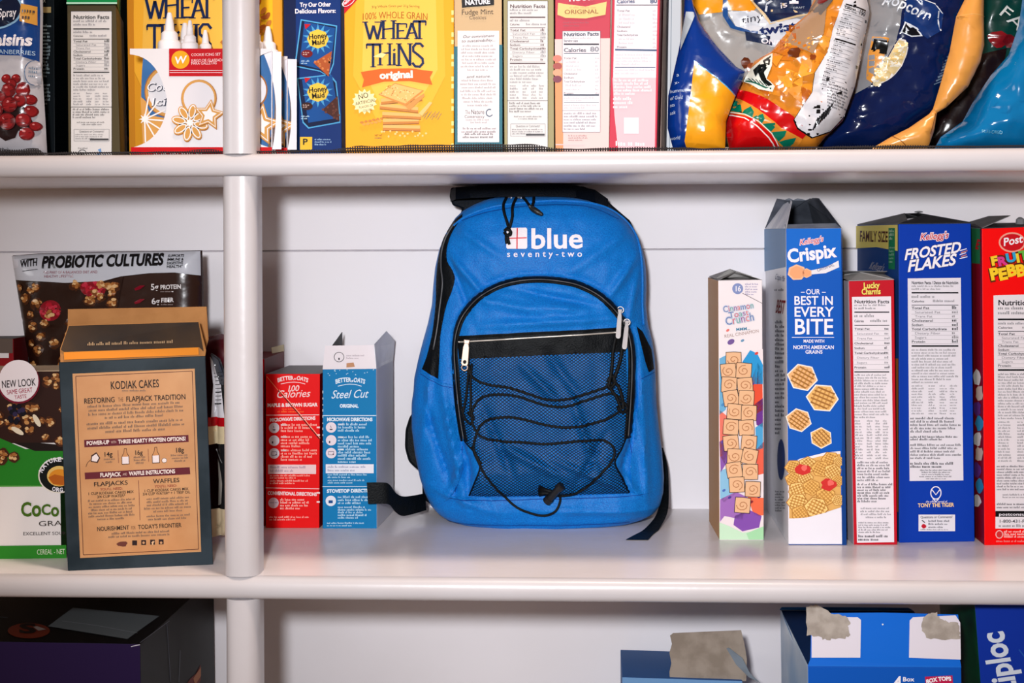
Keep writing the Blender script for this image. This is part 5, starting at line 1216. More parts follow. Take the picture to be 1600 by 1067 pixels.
# --- clear corn chip bag leaning to the right
q = pillow('corn_chip_bag', 'clear bag of orange corn chips with a red band and green zigzag, leaning right', 'bag',
           [(1330, -30), (1352, -10), (1358, 20), (1346, 80), (1334, 140), (1316, 190), (1290, 214), (1272, 236), (1140, 236), (1132, 200), (1136, 174), (1150, 152), (1165, 122), (1178, 96), (1206, 80), (1216, 66), (1240, 40), (1262, 22), (1276, -10), (1290, -40)], 1.385, 0.030, film((214, 140, 50)), R_=46, seed=8, back=0.035, wob=0.0022, cell=7)
I = bag_ink(q)
rnd = random.Random(21)
for k in range(95):
    x, y = rnd.uniform(1170, 1300), rnd.uniform(40, 190)
    if y < 190 - (x - 1160) * 1.5 * 0.85 - 40 or y > 130 + (x - 1150) * 0.55: continue
    a = rnd.random() * 6.28; r_ = rnd.uniform(9, 17)
    I.poly([(x + r_ * math.cos(a + q_), y + r_ * math.sin(a + q_)) for q_ in (0, 1.9, 4.0)], [(226, 150, 50), (240, 170, 66), (206, 126, 40), (232, 160, 78), (184, 104, 34)][k % 5], 0.5 + k * 0.02)
I.blob(1234, 88, 9, (110, 56, 26), 4, 3); I.blob(1262, 96, 5, (140, 70, 30), 5, 3)
I.poly([(1262, 24), (1280, 0), (1284, 22), (1278, 60), (1262, 90), (1240, 80), (1222, 72), (1240, 44)], (170, 140, 112), 2.5)
I.poly([(1262, 20), (1276, -4), (1290, -30), (1300, -20), (1292, 10), (1276, 30)], (120, 112, 108), 3); I.oval(1282, 4, 10, 5, (130, 34, 34), 4, rot=-35)
# red band, zigzag and red foot
I.poly([(1152, 140), (1190, 158), (1232, 186), (1256, 210), (1248, 220), (1215, 204), (1180, 176), (1148, 154)], (206, 18, 24), 4)
I.poly([(1148, 154), (1180, 176), (1215, 204), (1248, 220), (1240, 236), (1216, 236), (1176, 196), (1136, 176)], (226, 150, 60), 4)
zz = [(1147, 156), (1168, 170), (1186, 182), (1204, 196), (1222, 208), (1238, 218)]
zb = [(1137, 175), (1155, 180), (1170, 188), (1184, 198), (1198, 210), (1212, 224), (1226, 235)]
for i in range(6):
    a = zb[i]; b2 = zb[i + 1]; m_ = zz[i]; I.poly([a, ((a[0] + m_[0]) / 2 - 3, (a[1] + m_[1]) / 2), m_, ((b2[0] + m_[0]) / 2 + 3, (b2[1] + m_[1]) / 2), b2], (14, 130, 104), 5)
I.poly([(1135, 178), (1156, 184), (1172, 190), (1196, 210), (1212, 226), (1218, 236), (1140, 236), (1133, 206)], (216, 20, 26), 6)
I.line([(1136, 181), (1158, 188), (1176, 200), (1196, 218), (1210, 235)], 1.8, (246, 236, 230), 7); I.line([(1136, 177), (1158, 182), (1180, 194), (1200, 212), (1214, 232)], 1.4, (246, 236, 230), 7)
# dark emblem with a white rim
I.poly([(1160, 128), (1172, 108), (1192, 92), (1204, 86), (1200, 108), (1192, 128), (1204, 140), (1200, 149), (1180, 144)], (226, 230, 222), 6)
I.poly([(1174, 112), (1190, 97), (1201, 90), (1197, 106), (1188, 118), (1192, 130), (1200, 138), (1194, 140), (1184, 130), (1180, 118), (1176, 124)], (14, 26, 26), 7); I.line([(1163, 128), (1176, 134), (1190, 142), (1198, 144)], 2.4, (30, 110, 90), 7)
for k in range(5): I.line([(1166 + k * 5, 124 + k * 2), (1172 + k * 5, 132 + k * 2)], 1.2, (20, 60, 50), 8)
# white back label with nutrition print
lab = [(1320, -20), (1350, -4), (1356, 22), (1344, 84), (1333, 138), (1316, 184), (1294, 208), (1262, 219), (1238, 205), (1232, 192), (1246, 170), (1260, 150), (1264, 120), (1284, 88), (1292, 54), (1304, 20)]
I.poly(lab, (20, 18, 22), 5); I.poly([(1293 + (x - 1293) * 0.97, 100 + (y - 100) * 0.985) for x, y in lab], (224, 222, 226), 6)
ux, uy = 0.955, 0.295   # the label's print runs down to the right
def L2(u, v): return (1318 + u * ux - v * 0.30, 2 + u * uy * 0.8 + v * 0.955)
for k in range(22):
    a = L2(-2, 14 + k * 6.2); b2 = L2(33, 14 + k * 6.2)
    if k in (0, 9): I.line([a, b2], 2.2, (24, 22, 26), 8)
    else:
        I.line([a, b2], 0.5, (110, 108, 114), 8); rr = random.Random(k)
        I.fine(a[0], a[1] - 5, a[0] + rr.uniform(12, 24), a[1] - 1, 1, (40, 38, 44), k, L=9, rot=0.25, last=1)
I.t('Calories', *L2(-2, 21), *L2(16, 21), 5, (24, 22, 26), b=0.02, L=9); I.t('150', *L2(22, 23), *L2(34, 23), 7, (24, 22, 26), b=0.02, L=9)
I.fine(1284, 134, 1318, 172, 8, (40, 38, 44), 77, L=9, rot=0.28)
for k in range(9): I.line([(1262 + k * 2.9, 207 - k * 2.9), (1270 + k * 2.9, 186 - k * 2.9 + 2)], 1.4 if k % 3 else 2.2, (30, 34, 40), 9)
I.build('printed_front', q.root, q.loc)
b = MB()
for pts in (([(1212, 150), (1222, 142), (1228, 146), (1216, 158)]), ([(1276, 30), (1290, 14), (1300, 8), (1284, 28)])): pass

# --- navy popcorn bag with a popcorn window and a golden side fold
q = pillow('popcorn_bag', 'dark navy popcorn bag with a window of white popcorn, right of the clear chip bag', 'bag',
           [(1352, -60), (1520, -60), (1512, 20), (1494, 80), (1472, 150), (1464, 172), (1420, 205), (1370, 234), (1276, 236), (1280, 214), (1300, 180), (1322, 140), (1334, 100), (1340, 60), (1348, 10)], 1.425, 0.024, film((16, 38, 86), 0.12), R_=40, seed=11, back=0.03, wob=0.0028)
I = bag_ink(q)
I.poly([(1340, 60), (1356, -50), (1410, -50), (1404, 0), (1396, 50), (1392, 70), (1360, 122), (1352, 138), (1330, 150), (1336, 96)], (150, 152, 156), 1)
I.poly([(1356, 62), (1366, 60), (1380, 66), (1368, 110), (1354, 134), (1346, 128), (1350, 90)], (222, 160, 80), 1.5); I.poly([(1358, 66), (1380, 70), (1376, 91), (1353, 86)], (14, 22, 26), 3)
pw = arcpts((1354, 139), (1400, 130), (1410, 80), 10) + [(1406, 68), (1396, 66), (1380, 92)]
I.poly(pw, (232, 228, 226), 2); I.poly([(1380 + (x - 1380) * 0.93, 100 + (y - 100) * 0.93) for x, y in pw], (224, 206, 160), 3)
rnd = random.Random(31)
for k in range(46):
    t = rnd.random(); x = 1362 + t * 40 + rnd.uniform(-7, 7); y = 130 - t * 54 + rnd.uniform(-9, 12)
    if (x - 1352) * 0.2 + y > 78 + 4 and y < 134 - (x - 1362) * 0.55 + 12 and x < 1406: I.blob(x, y, rnd.uniform(3, 5), [(244, 238, 222), (236, 222, 184), (226, 200, 140)][k % 3], k, 4 + k * 0.02, n=9, j=0.3)
I.poly([(1408, -2), (1420, 0), (1452, 14), (1464, 28), (1460, 54), (1440, 66), (1402, 40)], (20, 60, 120), 3); I.line([(1404, 8), (1418, 1), (1450, 13), (1462, 28)], 1.4, (226, 230, 236), 4); I.line([(1456, 24), (1456, 44), (1460, 54)], 2, (226, 230, 236), 4)
I.t('popcorn', 1372, 8, 1440, 40, 17, (226, 232, 240), b=0.01, sh=0.1, L=6)
I.poly([(1398, 56), (1404, 40), (1424, 50), (1432, 62), (1414, 64)], (226, 232, 240), 4); I.poly([(1400, 56), (1405, 43), (1422, 52), (1429, 61), (1414, 62)], (10, 20, 34), 5)
for k in range(13): I.line([(1450 + k * 2.6, 136 - k * 5.2), (1462 + k * 2.4, 131 - k * 5.4)], 1.6 + (k % 3) * 0.7, (120, 136, 156), 4)
I.build('printed_front', q.root, q.loc)
# its golden gusset is the neighbouring kraft coloured bag
q = pillow('snack_bag', 'golden tan bag squeezed between the navy popcorn bag and the turquoise bag', 'bag',
           [(1494, 26), (1512, -10), (1516, -60), (1538, -60), (1537, 26), (1538, 70), (1532, 96), (1512, 136), (1478, 168), (1464, 176), (1460, 202), (1450, 232), (1360, 234), (1372, 226), (1392, 214), (1420, 200), (1452, 178), (1458, 170), (1470, 130), (1484, 80)], 1.372, 0.012, mat((206, 142, 66), 0.3, 0.5, 'golden_film', bump=0.3, bscale=40), R_=22, seed=13, back=0.012, wob=0.0014)
I = bag_ink(q); I.line([(1494, 27), (1514, 25), (1537, 27)], 1.0, (226, 180, 110), 1); I.line([(1392, 213), (1400, 218), (1412, 228)], 1.0, (140, 84, 36), 1); I.line([(1458, 178), (1454, 196), (1450, 210)], 1.2, (160, 100, 44), 1); I.build('seam', q.root, q.loc)
# --- dark green bag with white capitals behind
q = pillow('snack_bag', 'dark green bag with large white capital letters, at the top right corner', 'bag',
           [(1520, -60), (1660, -60), (1660, 236), (1436, 236), (1440, 190), (1470, 140), (1510, 60)], 1.46, 0.024, film((14, 66, 60)), R_=40, seed=15, back=0.03)
I = bag_ink(q); I.t('FAMILY', 1547, 27, 1640, 108, 19, (200, 206, 206), b=0.0, L=3); I.blob(1548, 66, 14, (130, 24, 34), 2, 1); I.blob(1566, 70, 10, (110, 20, 30), 3, 1.5); I.poly([(1520, 90), (1562, 80), (1550, 130), (1500, 200), (1470, 234), (1440, 234), (1450, 180), (1490, 120)], (34, 18, 20), 1); I.build('printed_front', q.root, q.loc)
# --- turquoise glossy bag
q = pillow('chip_bag', 'glossy turquoise chip bag slumped at the right end of the top shelf', 'bag',
           [(1660, -20), (1660, 236), (1458, 236), (1470, 214), (1504, 190), (1520, 160), (1548, 118), (1576, 86), (1592, 40), (1600, -20)], 1.400, 0.03, film((14, 124, 176), 0.14), R_=48, seed=17, back=0.03, wob=0.004, ws=0.045)
I = bag_ink(q); I.t('FLAVORED', 1520, 211, 1552, 213, 5, (120, 190, 220), L=3); I.build('printed_front', q.root, q.loc)

# --- black net liner under the top shelf packages, its front edge curled up
LN = bpy.data.materials.new('net_liner'); LN.use_nodes = True
nt = LN.node_tree; bs = nt.nodes['Principled BSDF']; bs.inputs['Base Color'].default_value = rgb((22, 14, 16)); bs.inputs['Roughness'].default_value = 0.8
tc = nt.nodes.new('ShaderNodeUVMap'); sp = nt.nodes.new('ShaderNodeSeparateXYZ'); nt.links.new(tc.outputs['UV'], sp.inputs['Vector'])
def cell_line(out, thr):
    m1 = nt.nodes.new('ShaderNodeMath'); m1.operation = 'FRACT'; nt.links.new(out, m1.inputs[0])
    m2 = nt.nodes.new('ShaderNodeMath'); m2.operation = 'LESS_THAN'; nt.links.new(m1.outputs[0], m2.inputs[0]); m2.inputs[1].default_value = thr
    return m2.outputs[0]
mx = nt.nodes.new('ShaderNodeMath'); mx.operation = 'MAXIMUM'
nt.links.new(cell_line(sp.outputs['X'], 0.55), mx.inputs[0]); nt.links.new(cell_line(sp.outputs['Y'], 0.55), mx.inputs[1])
nt.links.new(mx.outputs[0], bs.inputs['Alpha'])
me = bpy.data.meshes.new('shelf_liner'); vs = []; fs = []; uv = []
nx = 260; prof_y = [(1.600, 0.0005), (1.336, 0.0005), (1.329, 0.0007), (1.3245, None), (1.324, None)]
x0_, x1_ = -0.62, 0.50
for i in range(nx + 1):
    x = x0_ + (x1_ - x0_) * i / nx; px = proj((x, 1.324, Z))[0]
    c = 0.0024 + 0.0014 * noise.noise(Vector((x * 14, 0, 0))) + 0.0011 * noise.noise(Vector((x * 60, 3, 0)))
    if 520 < px < 880: c += 0.0040 * min(1, (px - 520) / 40, (880 - px) / 40)
    if px < 60: c += 0.003
    if 290 < px < 350: c += 0.0022 * math.sin((px - 290) / 60 * 3.14)
    c = max(0.0012, c)
    d = 0.0
    for j, (y, z) in enumerate(prof_y):
        zz_ = z if z is not None else 0.0007 + c * (0.5 if j == 3 else 1.0)
        vs.append((x, y, Z + zz_)); uv.append((x / 0.0021, (y if z is not None and j < 2 else 1.33 - zz_) / 0.0021))
for i in range(nx):
    for j in range(4): fs.append((i * 5 + j, i * 5 + j + 1, (i + 1) * 5 + j + 1, (i + 1) * 5 + j))
me.from_pydata(vs, [], fs); ul = me.uv_layers.new(name='UVMap')
for l in me.loops: ul.data[l.index].uv = uv[l.vertex_index]
me.materials.append(LN); o = bpy.data.objects.new('shelf_liner', me); COL.objects.link(o)
tag(o, 'black net shelf liner under the packages, its front edge curling up', 'shelf liner')
# ================================================================== left of the post: pouches behind the pancake mix
q = pillow('granola_pouch', 'tall granola pouch with a pale lettered top band, behind the pancake mix box', 'pouch',
           [(20, 399), (60, 396), (180, 393), (316, 391), (318, 440), (318, 560), (316, 818), (80, 818), (52, 600), (36, 500)], 1.560, 0.014, film((60, 38, 32), 0.22), R_=40, seed=21, back=0.02, wob=0.0008, part='pouch')
I = bag_ink(q)
I.poly([(20, 400), (60, 397), (180, 394), (315, 392), (316, 430), (280, 425), (240, 426), (196, 431), (170, 438), (110, 441), (60, 438), (27, 437)], (206, 208, 216), 3)
I.poly([(20, 400), (35, 398.5), (36, 417), (24, 419)], (222, 222, 230), 3.5)
I.poly([(27, 437), (60, 438), (110, 441), (170, 438), (200, 430), (192, 470), (186, 520), (110, 600), (56, 600), (36, 500)], (52, 30, 24), 1)
rnd = random.Random(5)
for k in range(84):
    x, y = rnd.uniform(34, 190), rnd.uniform(442, 592)
    if x < 30 + (y - 437) * 0.2: continue
    if k % 4: I.cluster(x, y, rnd.uniform(6, 10), k + 200, 1.4 + k * 0.01)
for (x, y, rx, ry, a) in ((153, 450, 20, 13, 8), (87, 484, 17, 16, -20)):
    I.oval(x, y, rx, ry, (150, 24, 44), 2.4, 20, rot=a)
    for k in range(26):
        t = rnd.random() * 6.28; d = math.sqrt(rnd.random()) * 0.85; I.oval(x + rx * d * math.cos(t), y + ry * d * math.sin(t), 3, 2.6, (190, 36, 60) if k % 2 else (206, 60, 84), 2.6 + k * 0.02, 8)
blk_ = (26, 26, 30)
I.t('WITH', 40, 417, 66, 414, 10.5, blk_, b=0.03, L=6); I.line([(40, 405), (64, 403)], 0.9, blk_, 6); I.line([(43, 423), (67, 420)], 0.9, blk_, 6)
I.t('PROBIOTIC CULTURES', 73, 418, 261, 413, 17, blk_, b=0.045, L=6)
for tx, y in (('SUPPORTS', 401.5), ('IMMUNE &', 407), ('DIGESTIVE', 412.5), ('HEALTH*', 418)): I.t(tx, 267, y, 292, y - 0.6, 4, blk_, b=0.03, L=6)
I.t('*AS PART OF A BALANCED DIET AND', 77, 427, 160, 426, 4, (150, 40, 60), L=6); I.t('HEALTHY LIFESTYLE.', 78, 433, 124, 432.4, 4, (150, 40, 60), L=6)
for y in (450, 471): I.poly([(217, y), (226, y - 5), (234, y - 5), (226, y + 1), (219, y + 3)], (140, 24, 48), 4)
I.t('5g', 243, 452, 255, 451.5, 9, (226, 220, 220), b=0.02, L=6); I.t('PROTEIN', 258, 451, 290, 450, 6.5, (226, 220, 220), b=0.03, L=6)
I.t('6g', 244, 474, 257, 473.5, 9, (226, 220, 220), b=0.02, L=6); I.t('FIBER', 259, 471, 278, 470.5, 6.5, (226, 220, 220), b=0.03, L=6); I.fine(258, 453, 280, 456, 1, (150, 130, 126), 3, L=6); I.fine(259, 473, 280, 476, 1, (150, 130, 126), 4, L=6)
I.build('printed_front', q.root, q.loc)
q = pillow('dark_pouch', 'black glossy pouch between the granola box and the granola pouch', 'pouch',
           [(-40, 532), (10, 526), (40, 524), (56, 560), (62, 600), (64, 815), (-40, 815)], 1.60, 0.02, film((14, 16, 16), 0.2), R_=26, seed=23, back=0.02, part='pouch')
p = carton('food_box', 'small red box with a tan top strip, at the left edge behind the granola box', 'box',
           [(-60, 529), (21, 529), (24, 812), (-60, 812)], Y=1.53, z=SHELF, depth=0.04, front=(150, 20, 32), side=(110, 20, 28), top=(60, 54, 50))
I = Ink(p.face); I.poly([(-60, 529), (20, 529), (20, 551), (-60, 552)], (110, 96, 88), 0.6); I.rect(-10, 551, 14, 558, (226, 220, 220), 1); I.build('printed_front', p.root, p.loc)
q = pillow('snack_pouch', 'slim pouch with a red band, between the pancake mix box and the post', 'pouch',
           [(330, 551), (344, 560), (354, 590), (372, 600), (374, 700), (372, 835), (345, 836), (341, 700), (338, 600)], 1.455, 0.011, film((40, 40, 42), 0.25), R_=14, seed=25, back=0.012, cell=5, wob=0.0006, part='pouch')
I = bag_ink(q)
I.poly([(330, 556), (336, 562), (350, 600), (356, 652), (334, 652), (336, 600)], (228, 224, 228), 1); I.poly([(330, 552), (343, 561), (353, 590), (354, 600), (348, 598), (338, 566)], (84, 86, 92), 2)
for k in range(9): I.line([(337, 582 + k * 6), (351, 580 + k * 6)], 2.0 if k in (5, 8) else 1.1, (40, 40, 46), 3)
I.poly([(330, 650), (372, 650), (372, 664), (330, 664)], (190, 20, 34), 2); I.poly([(330, 664), (372, 664), (372, 690), (330, 692)], (226, 208, 172), 2)
I.poly([(342, 715), (347, 722), (352, 752), (350, 784), (343, 788)], (170, 164, 156), 2); I.line([(340, 700), (352, 720)], 1.2, (150, 150, 150), 3)
I.poly([(330, 792), (372, 792), (372, 835), (330, 835)], (216, 196, 164), 2); I.build('printed_front', q.root, q.loc)
q = pillow('snack_pouch', 'dark crimson pouch with a rounded top, against the wall behind the post', 'pouch',
           [(300, 560), (322, 527), (345, 521), (372, 530), (392, 560), (394, 795), (300, 795)], 1.605, 0.016, film((112, 22, 40), 0.3), R_=24, seed=27, back=0.018, part='pouch')

# ================================================================== the backpack
BY0 = 1.512; BYC = 1.578
sil_pts = [(303, 800, 868), (306, 775, 895), (311, 757, 918), (318, 741, 938), (328, 724, 958), (340, 712, 974), (355, 703, 987), (372, 694, 997), (392, 687, 1004), (420, 681, 1009), (450, 678, 1010), (480, 676, 1009), (510, 670, 1012), (540, 662, 1019), (570, 652, 1024), (600, 643, 1026), (640, 637, 1028), (680, 637, 1032), (720, 642, 1037), (760, 650, 1040), (785, 658, 1039), (805, 668, 1034), (818, 679, 1025), (826, 691, 1010), (831, 706, 994), (833, 718, 982)]
sy = [s_[0] for s_ in sil_pts]
def sil(y):
    xl = float(np.interp(y, sy, [s_[1] for s_ in sil_pts])); xr = float(np.interp(y, sy, [s_[2] for s_ in sil_pts]))
    k = 1.045 if y < 540 else 1.045 - 0.027 * min(1, (y - 540) / 80)
    return 930 + (xl - 930) * k, 930 + (xr - 930) * k
def dfront(y): return float(np.interp(y, [303, 310, 320, 340, 370, 430, 520, 640, 760, 805, 822, 833], [0.006, 0.018, 0.028, 0.037, 0.043, 0.047, 0.050, 0.052, 0.054, 0.054, 0.050, 0.045]))
pocket_ol = smooth_path([(731, 778), (733, 735), (722, 690), (714, 640), (706, 590), (703, 545), (706, 515), (718, 487), (740, 461), (772, 443), (805, 434), (838, 431), (872, 433), (906, 440), (942, 458), (968, 484), (985, 512), (994, 545), (995, 590), (993, 635), (986, 690), (972, 735), (984, 775)], 3)
folds = [((692, 392), (752, 462), 9, 0.0030), ((700, 410), (735, 500), 8, -0.0022), ((1004, 392), (955, 462), 9, 0.0030), ((985, 360), (900, 420), 14, 0.0022), ((705, 352), (770, 395), 10, 0.0020), ((760, 470), (850, 490), 12, 0.0022), ((800, 452), (930, 478), 10, -0.0022), ((830, 478), (905, 485), 12, 0.0022), ((780, 508), (960, 498), 10, 0.0025),
         ((690, 620), (720, 770), 10, 0.0035), ((660, 640), (700, 760), 9, -0.0030), ((672, 770), (760, 800), 9, 0.0022), ((1005, 600), (1012, 770), 8, 0.0030), ((730, 700), (700, 775), 8, 0.003), ((745, 740), (780, 812), 8, 0.0012), ((970, 740), (1000, 780), 7, 0.0020), ((850, 800), (1000, 806), 9, 0.0016),
         ((820, 575), (870, 625), 9, 0.0026), ((860, 560), (905, 620), 9, -0.0020), ((900, 640), (930, 730), 8, 0.003), ((790, 700), (870, 740), 10, 0.0030), ((870, 720), (960, 760), 8, 0.0024), ((760, 650), (800, 740), 9, -0.0024), ((940, 690), (900, 760), 7, -0.0022), ((985, 560), (1000, 690), 8, 0.002), ((670, 560), (655, 690), 8, 0.0025), ((1000, 430), (985, 500), 9, 0.002)]
_hc = {}
def bp_h(x, y, pocket=True):
    key = (round(x, 2), round(y, 2))
    if key in _hc: return _hc[key]
    a, b_ = sil(min(max(y, 303), 833)); c = (a + b_) / 2; w_ = (b_ - a) / 2
    s_ = min(1.0, abs(x - c) / w_); n = 2.7
    d = dfront(y)
    f = (1 - s_ ** n) ** (1 / n)
    h = BY0 - (BYC - d * f)
    e = min(1.0, (1 - s_) * 6)
    dp = dist_poly(x, y, pocket_ol)
    inside = geometry.intersect_point_line and _inpoly(x, y, pocket_ol)
    if inside:
        t = min(1, dp / 26); h += 0.0135 * (1 - (1 - t) ** 2) ** 0.5 * min(1, max(0, (800 - y) / 60))
    else:
        h -= 0.002 * math.exp(-(dp / 7) ** 2) * e
    for (p0, p1, wd, am) in folds:
        dx, dy = p1[0] - p0[0], p1[1] - p0[1]; l2 = dx * dx + dy * dy
        t = ((x - p0[0]) * dx + (y - p0[1]) * dy) / l2
        if -0.35 < t < 1.35:
            d_ = abs((x - p0[0]) * dy - (y - p0[1]) * dx) / math.sqrt(l2)
            if d_ < wd * 2.4:
                fade = max(0, min(1, 1.35 - abs(t - 0.5) * 1.6))
                h += 2.0 * am * math.exp(-(d_ / (wd * 0.68)) ** 2) * fade * e
    h += e * (0.0036 * noise.noise(Vector((x * 0.017, y * 0.013, 1.7))) + 0.0015 * noise.noise(Vector((x * 0.05, y * 0.035, 4.1))))
    _hc[key] = h
    return h
def _inpoly(x, y, P):
    c = False
    for i in range(len(P)):
        x1, y1 = P[i - 1]; x2, y2 = P[i]
        if (y1 > y) != (y2 > y) and x < (x2 - x1) * (y - y1) / (y2 - y1) + x1: c = not c
    return c
bloc = at(850, 833, BY0); bloc = Vector((bloc.x, 1.575, SHELF))
pack = thing('backpack', 'blue backpack with black zips and mesh pocket, standing mid shelf against the wall', 'backpack', bloc)

def fabric(name, c, bright, spec=0.22, sheen=0.03):
    m = bpy.data.materials.new(name); m.use_nodes = True
    nt = m.node_tree; b = nt.nodes['Principled BSDF']
    b.inputs['Roughness'].default_value = 0.5; b.inputs['Specular IOR Level'].default_value = spec
    b.inputs['Sheen Weight'].default_value = sheen; b.inputs['Sheen Roughness'].default_value = 0.5
    tc = nt.nodes.new('ShaderNodeTexCoord')
    n = nt.nodes.new('ShaderNodeTexNoise'); n.inputs['Scale'].default_value = 900; n.inputs['Detail'].default_value = 2
    nt.links.new(tc.outputs['Object'], n.inputs['Vector'])
    r = nt.nodes.new('ShaderNodeValToRGB'); r.color_ramp.elements[0].position = 0.3; r.color_ramp.elements[1].position = 0.7
    r.color_ramp.elements[0].color = rgb(c); r.color_ramp.elements[1].color = rgb(bright)
    nt.links.new(n.outputs['Fac'], r.inputs['Fac']); nt.links.new(r.outputs['Color'], b.inputs['Base Color'])
    wv = nt.nodes.new('ShaderNodeTexNoise'); wv.inputs['Scale'].default_value = 700
    nt.links.new(tc.outputs['Object'], wv.inputs['Vector'])
    n2 = nt.nodes.new('ShaderNodeTexNoise'); n2.inputs['Scale'].default_value = 38; n2.inputs['Detail'].default_value = 3
    nt.links.new(tc.outputs['Object'], n2.inputs['Vector'])
    ad = nt.nodes.new('ShaderNodeMath'); ad.operation = 'MULTIPLY_ADD'; ad.inputs[1].default_value = 2.2
    nt.links.new(n2.outputs['Fac'], ad.inputs[0]); nt.links.new(wv.outputs['Fac'], ad.inputs[2])
    bp = nt.nodes.new('ShaderNodeBump'); bp.inputs['Strength'].default_value = 0.35; bp.inputs['Distance'].default_value = 0.0016
    nt.links.new(ad.outputs[0], bp.inputs['Height']); nt.links.new(bp.outputs['Normal'], b.inputs['Normal'])
    return m
BLUE = fabric('blue_polyester', (0, 94, 178), (4, 124, 206))
BLACKF = fabric('black_webbing', (3, 6, 9), (10, 14, 18), 0.12, 0.0)
CORD = mat((5, 8, 11), 0.6, 0.2, 'cord', bump=0.3, bscale=700)
SEAM = mat((6, 60, 140), 0.7, 0.2, 'seam_thread')
SILVER = mat((214, 210, 210), 0.4, 0.6, 'zip_metal', metal=0.45)
GOLD = mat((204, 176, 158), 0.4, 0.6, 'pull_metal', metal=0.5)
TEETH = mat((60, 62, 66), 0.4, 0.5, 'zip_teeth')

# body: rows of closed cross sections
b = MB(); rows = []
ys = [303, 304.5, 306, 308.5, 311, 314, 318, 323, 328, 334, 340, 347] + list(range(354, 800, 4)) + [800, 805, 810, 815, 819, 823, 826, 829, 831, 833]
NS = 120
for y in ys:
    a, b_ = sil(y); c = (a + b_) / 2; w_ = (b_ - a) / 2; row = []
    for k in range(NS + 1):
        t = -1 + 2 * k / NS; s_ = math.copysign(abs(math.sin(t * math.pi / 2)) ** 0.92, t)
        x = c + w_ * s_
        P = at(x, y, BY0); P.y = BY0 - bp_h(x, y); row.append(P)
    bd = float(np.interp(y, [303, 330, 380, 833], [0.03, 0.05, 0.058, 0.058]))
    for k in range(24):
        t = math.pi * (k + 0.5) / 24; x = c + w_ * math.cos(t) * (1 if True else 0)
        P = at(x, y, BY0); P.y = BYC + bd * math.sin(t) ** 0.6; row.append(P)
    rows.append(row)
n = len(rows[0]); vs = [v for r in rows for v in r]; fs = []
for i in range(len(rows) - 1):
    for j in range(n): fs.append((i * n + j, i * n + (j + 1) % n, (i + 1) * n + (j + 1) % n, (i + 1) * n + j))
fs.append(tuple(range(n))); fs.append(tuple((len(rows) - 1) * n + j for j in reversed(range(n))))
b.mesh(vs, fs, BLUE); b.build('body', pack, bloc, smooth=True)

def bsurf(cell=6.0): return Surf(BY0, bp_h, cell)
def patch(name, ol, m, lift, cell=6.0, parent=pack, smooth=True, rim=True):
    sf = bsurf(cell); mb = MB()
    for p in clip_cells(ol, cell): mb.poly([sf(x, y, lift) for x, y in p], m)
    if rim:
        for i in range(len(ol)):
            a, c = ol[i - 1], ol[i]; mb.poly([sf(*a, lift), sf(*c, lift), sf(*c, -0.001), sf(*a, -0.001)], m)
    o = mb.build(name, parent, bloc, merge=True)
    if smooth:
        for pl in o.data.polygons: pl.use_smooth = True
        o.modifiers.new('soft', 'EDGE_SPLIT').split_angle = R(50)
    return o
def strip_ol(path, wds):
    L_, R2 = [], []
    for i in range(len(path)):
        a = path[max(i - 1, 0)]; c = path[min(i + 1, len(path) - 1)]
        dx, dy = c[0] - a[0], c[1] - a[1]; l = math.hypot(dx, dy); w_ = wds[i] if isinstance(wds, list) else wds
        L_.append((path[i][0] - dy / l * w_ / 2, path[i][1] + dx / l * w_ / 2)); R2.append((path[i][0] + dy / l * w_ / 2, path[i][1] - dx / l * w_ / 2))
    return L_ + R2[::-1]
def on_bp(pts, lift): 
    s_ = bsurf(); return [s_(x, y, lift) for x, y in pts]
def ribbon(name, path, wd, m, lift, parent=pack, crown=0.0012):
    """a woven tape along a path on the bag"""
    s_ = bsurf(); mb = MB(); N = len(path); k = 6; V = []
    for i in range(N):
        a = path[max(i - 1, 0)]; c = path[min(i + 1, N - 1)]
        dx, dy = c[0] - a[0], c[1] - a[1]; l = math.hypot(dx, dy) or 1; w_ = wd[i] if isinstance(wd, list) else wd
        for j in range(k + 1):
            t = -1 + 2 * j / k
            V.append(s_(path[i][0] - dy / l * w_ / 2 * t, path[i][1] + dx / l * w_ / 2 * t, lift * (0.2 if abs(t) == 1 else 1) + crown * (1 - t * t)))
    F_ = [(i * (k + 1) + j, i * (k + 1) + j + 1, (i + 1) * (k + 1) + j + 1, (i + 1) * (k + 1) + j) for i in range(N - 1) for j in range(k)]
    mb.mesh(V, F_, m); return mb.build(name, parent, bloc, smooth=True)

# top back pad and haul handle, dark, pressed up under the shelf
pad = [(704, 293), (760, 291), (912, 291), (938, 303), (958, 322), (985, 345), (1000, 380), (1000, 520), (1018, 600), (1026, 700), (1020, 800), (990, 828), (700, 828), (660, 780), (655, 600), (690, 480), (702, 380), (722, 326), (707, 321), (702, 308)]
NAVYF = fabric('navy_lining', (2, 6, 12), (6, 14, 26), 0.08, 0.0)
mb = MB(); ol = [(x, y) for x, y in pad]
V0 = [at(930 + (x - 930) * 1.0, y, 1.598) for x, y in ol]
for v in V0: v.z = max(v.z, SHELF + 0.0008); v.z = min(v.z, UP_U - 0.0008)
mb.slab(V0, (0, 0.042, 0), NAVYF); mb.build('back_pad', pack, bloc, bevel=0.002)
mb = MB()
hp = [at(x, y, Y) for x, y, Y in ((704, 306, 1.596), (712, 302, 1.575), (735, 300, 1.566), (780, 298.5, 1.562), (850, 297.5, 1.562), (900, 299, 1.566), (930, 306, 1.580), (950, 320, 1.596))]
k = len(hp); V = []
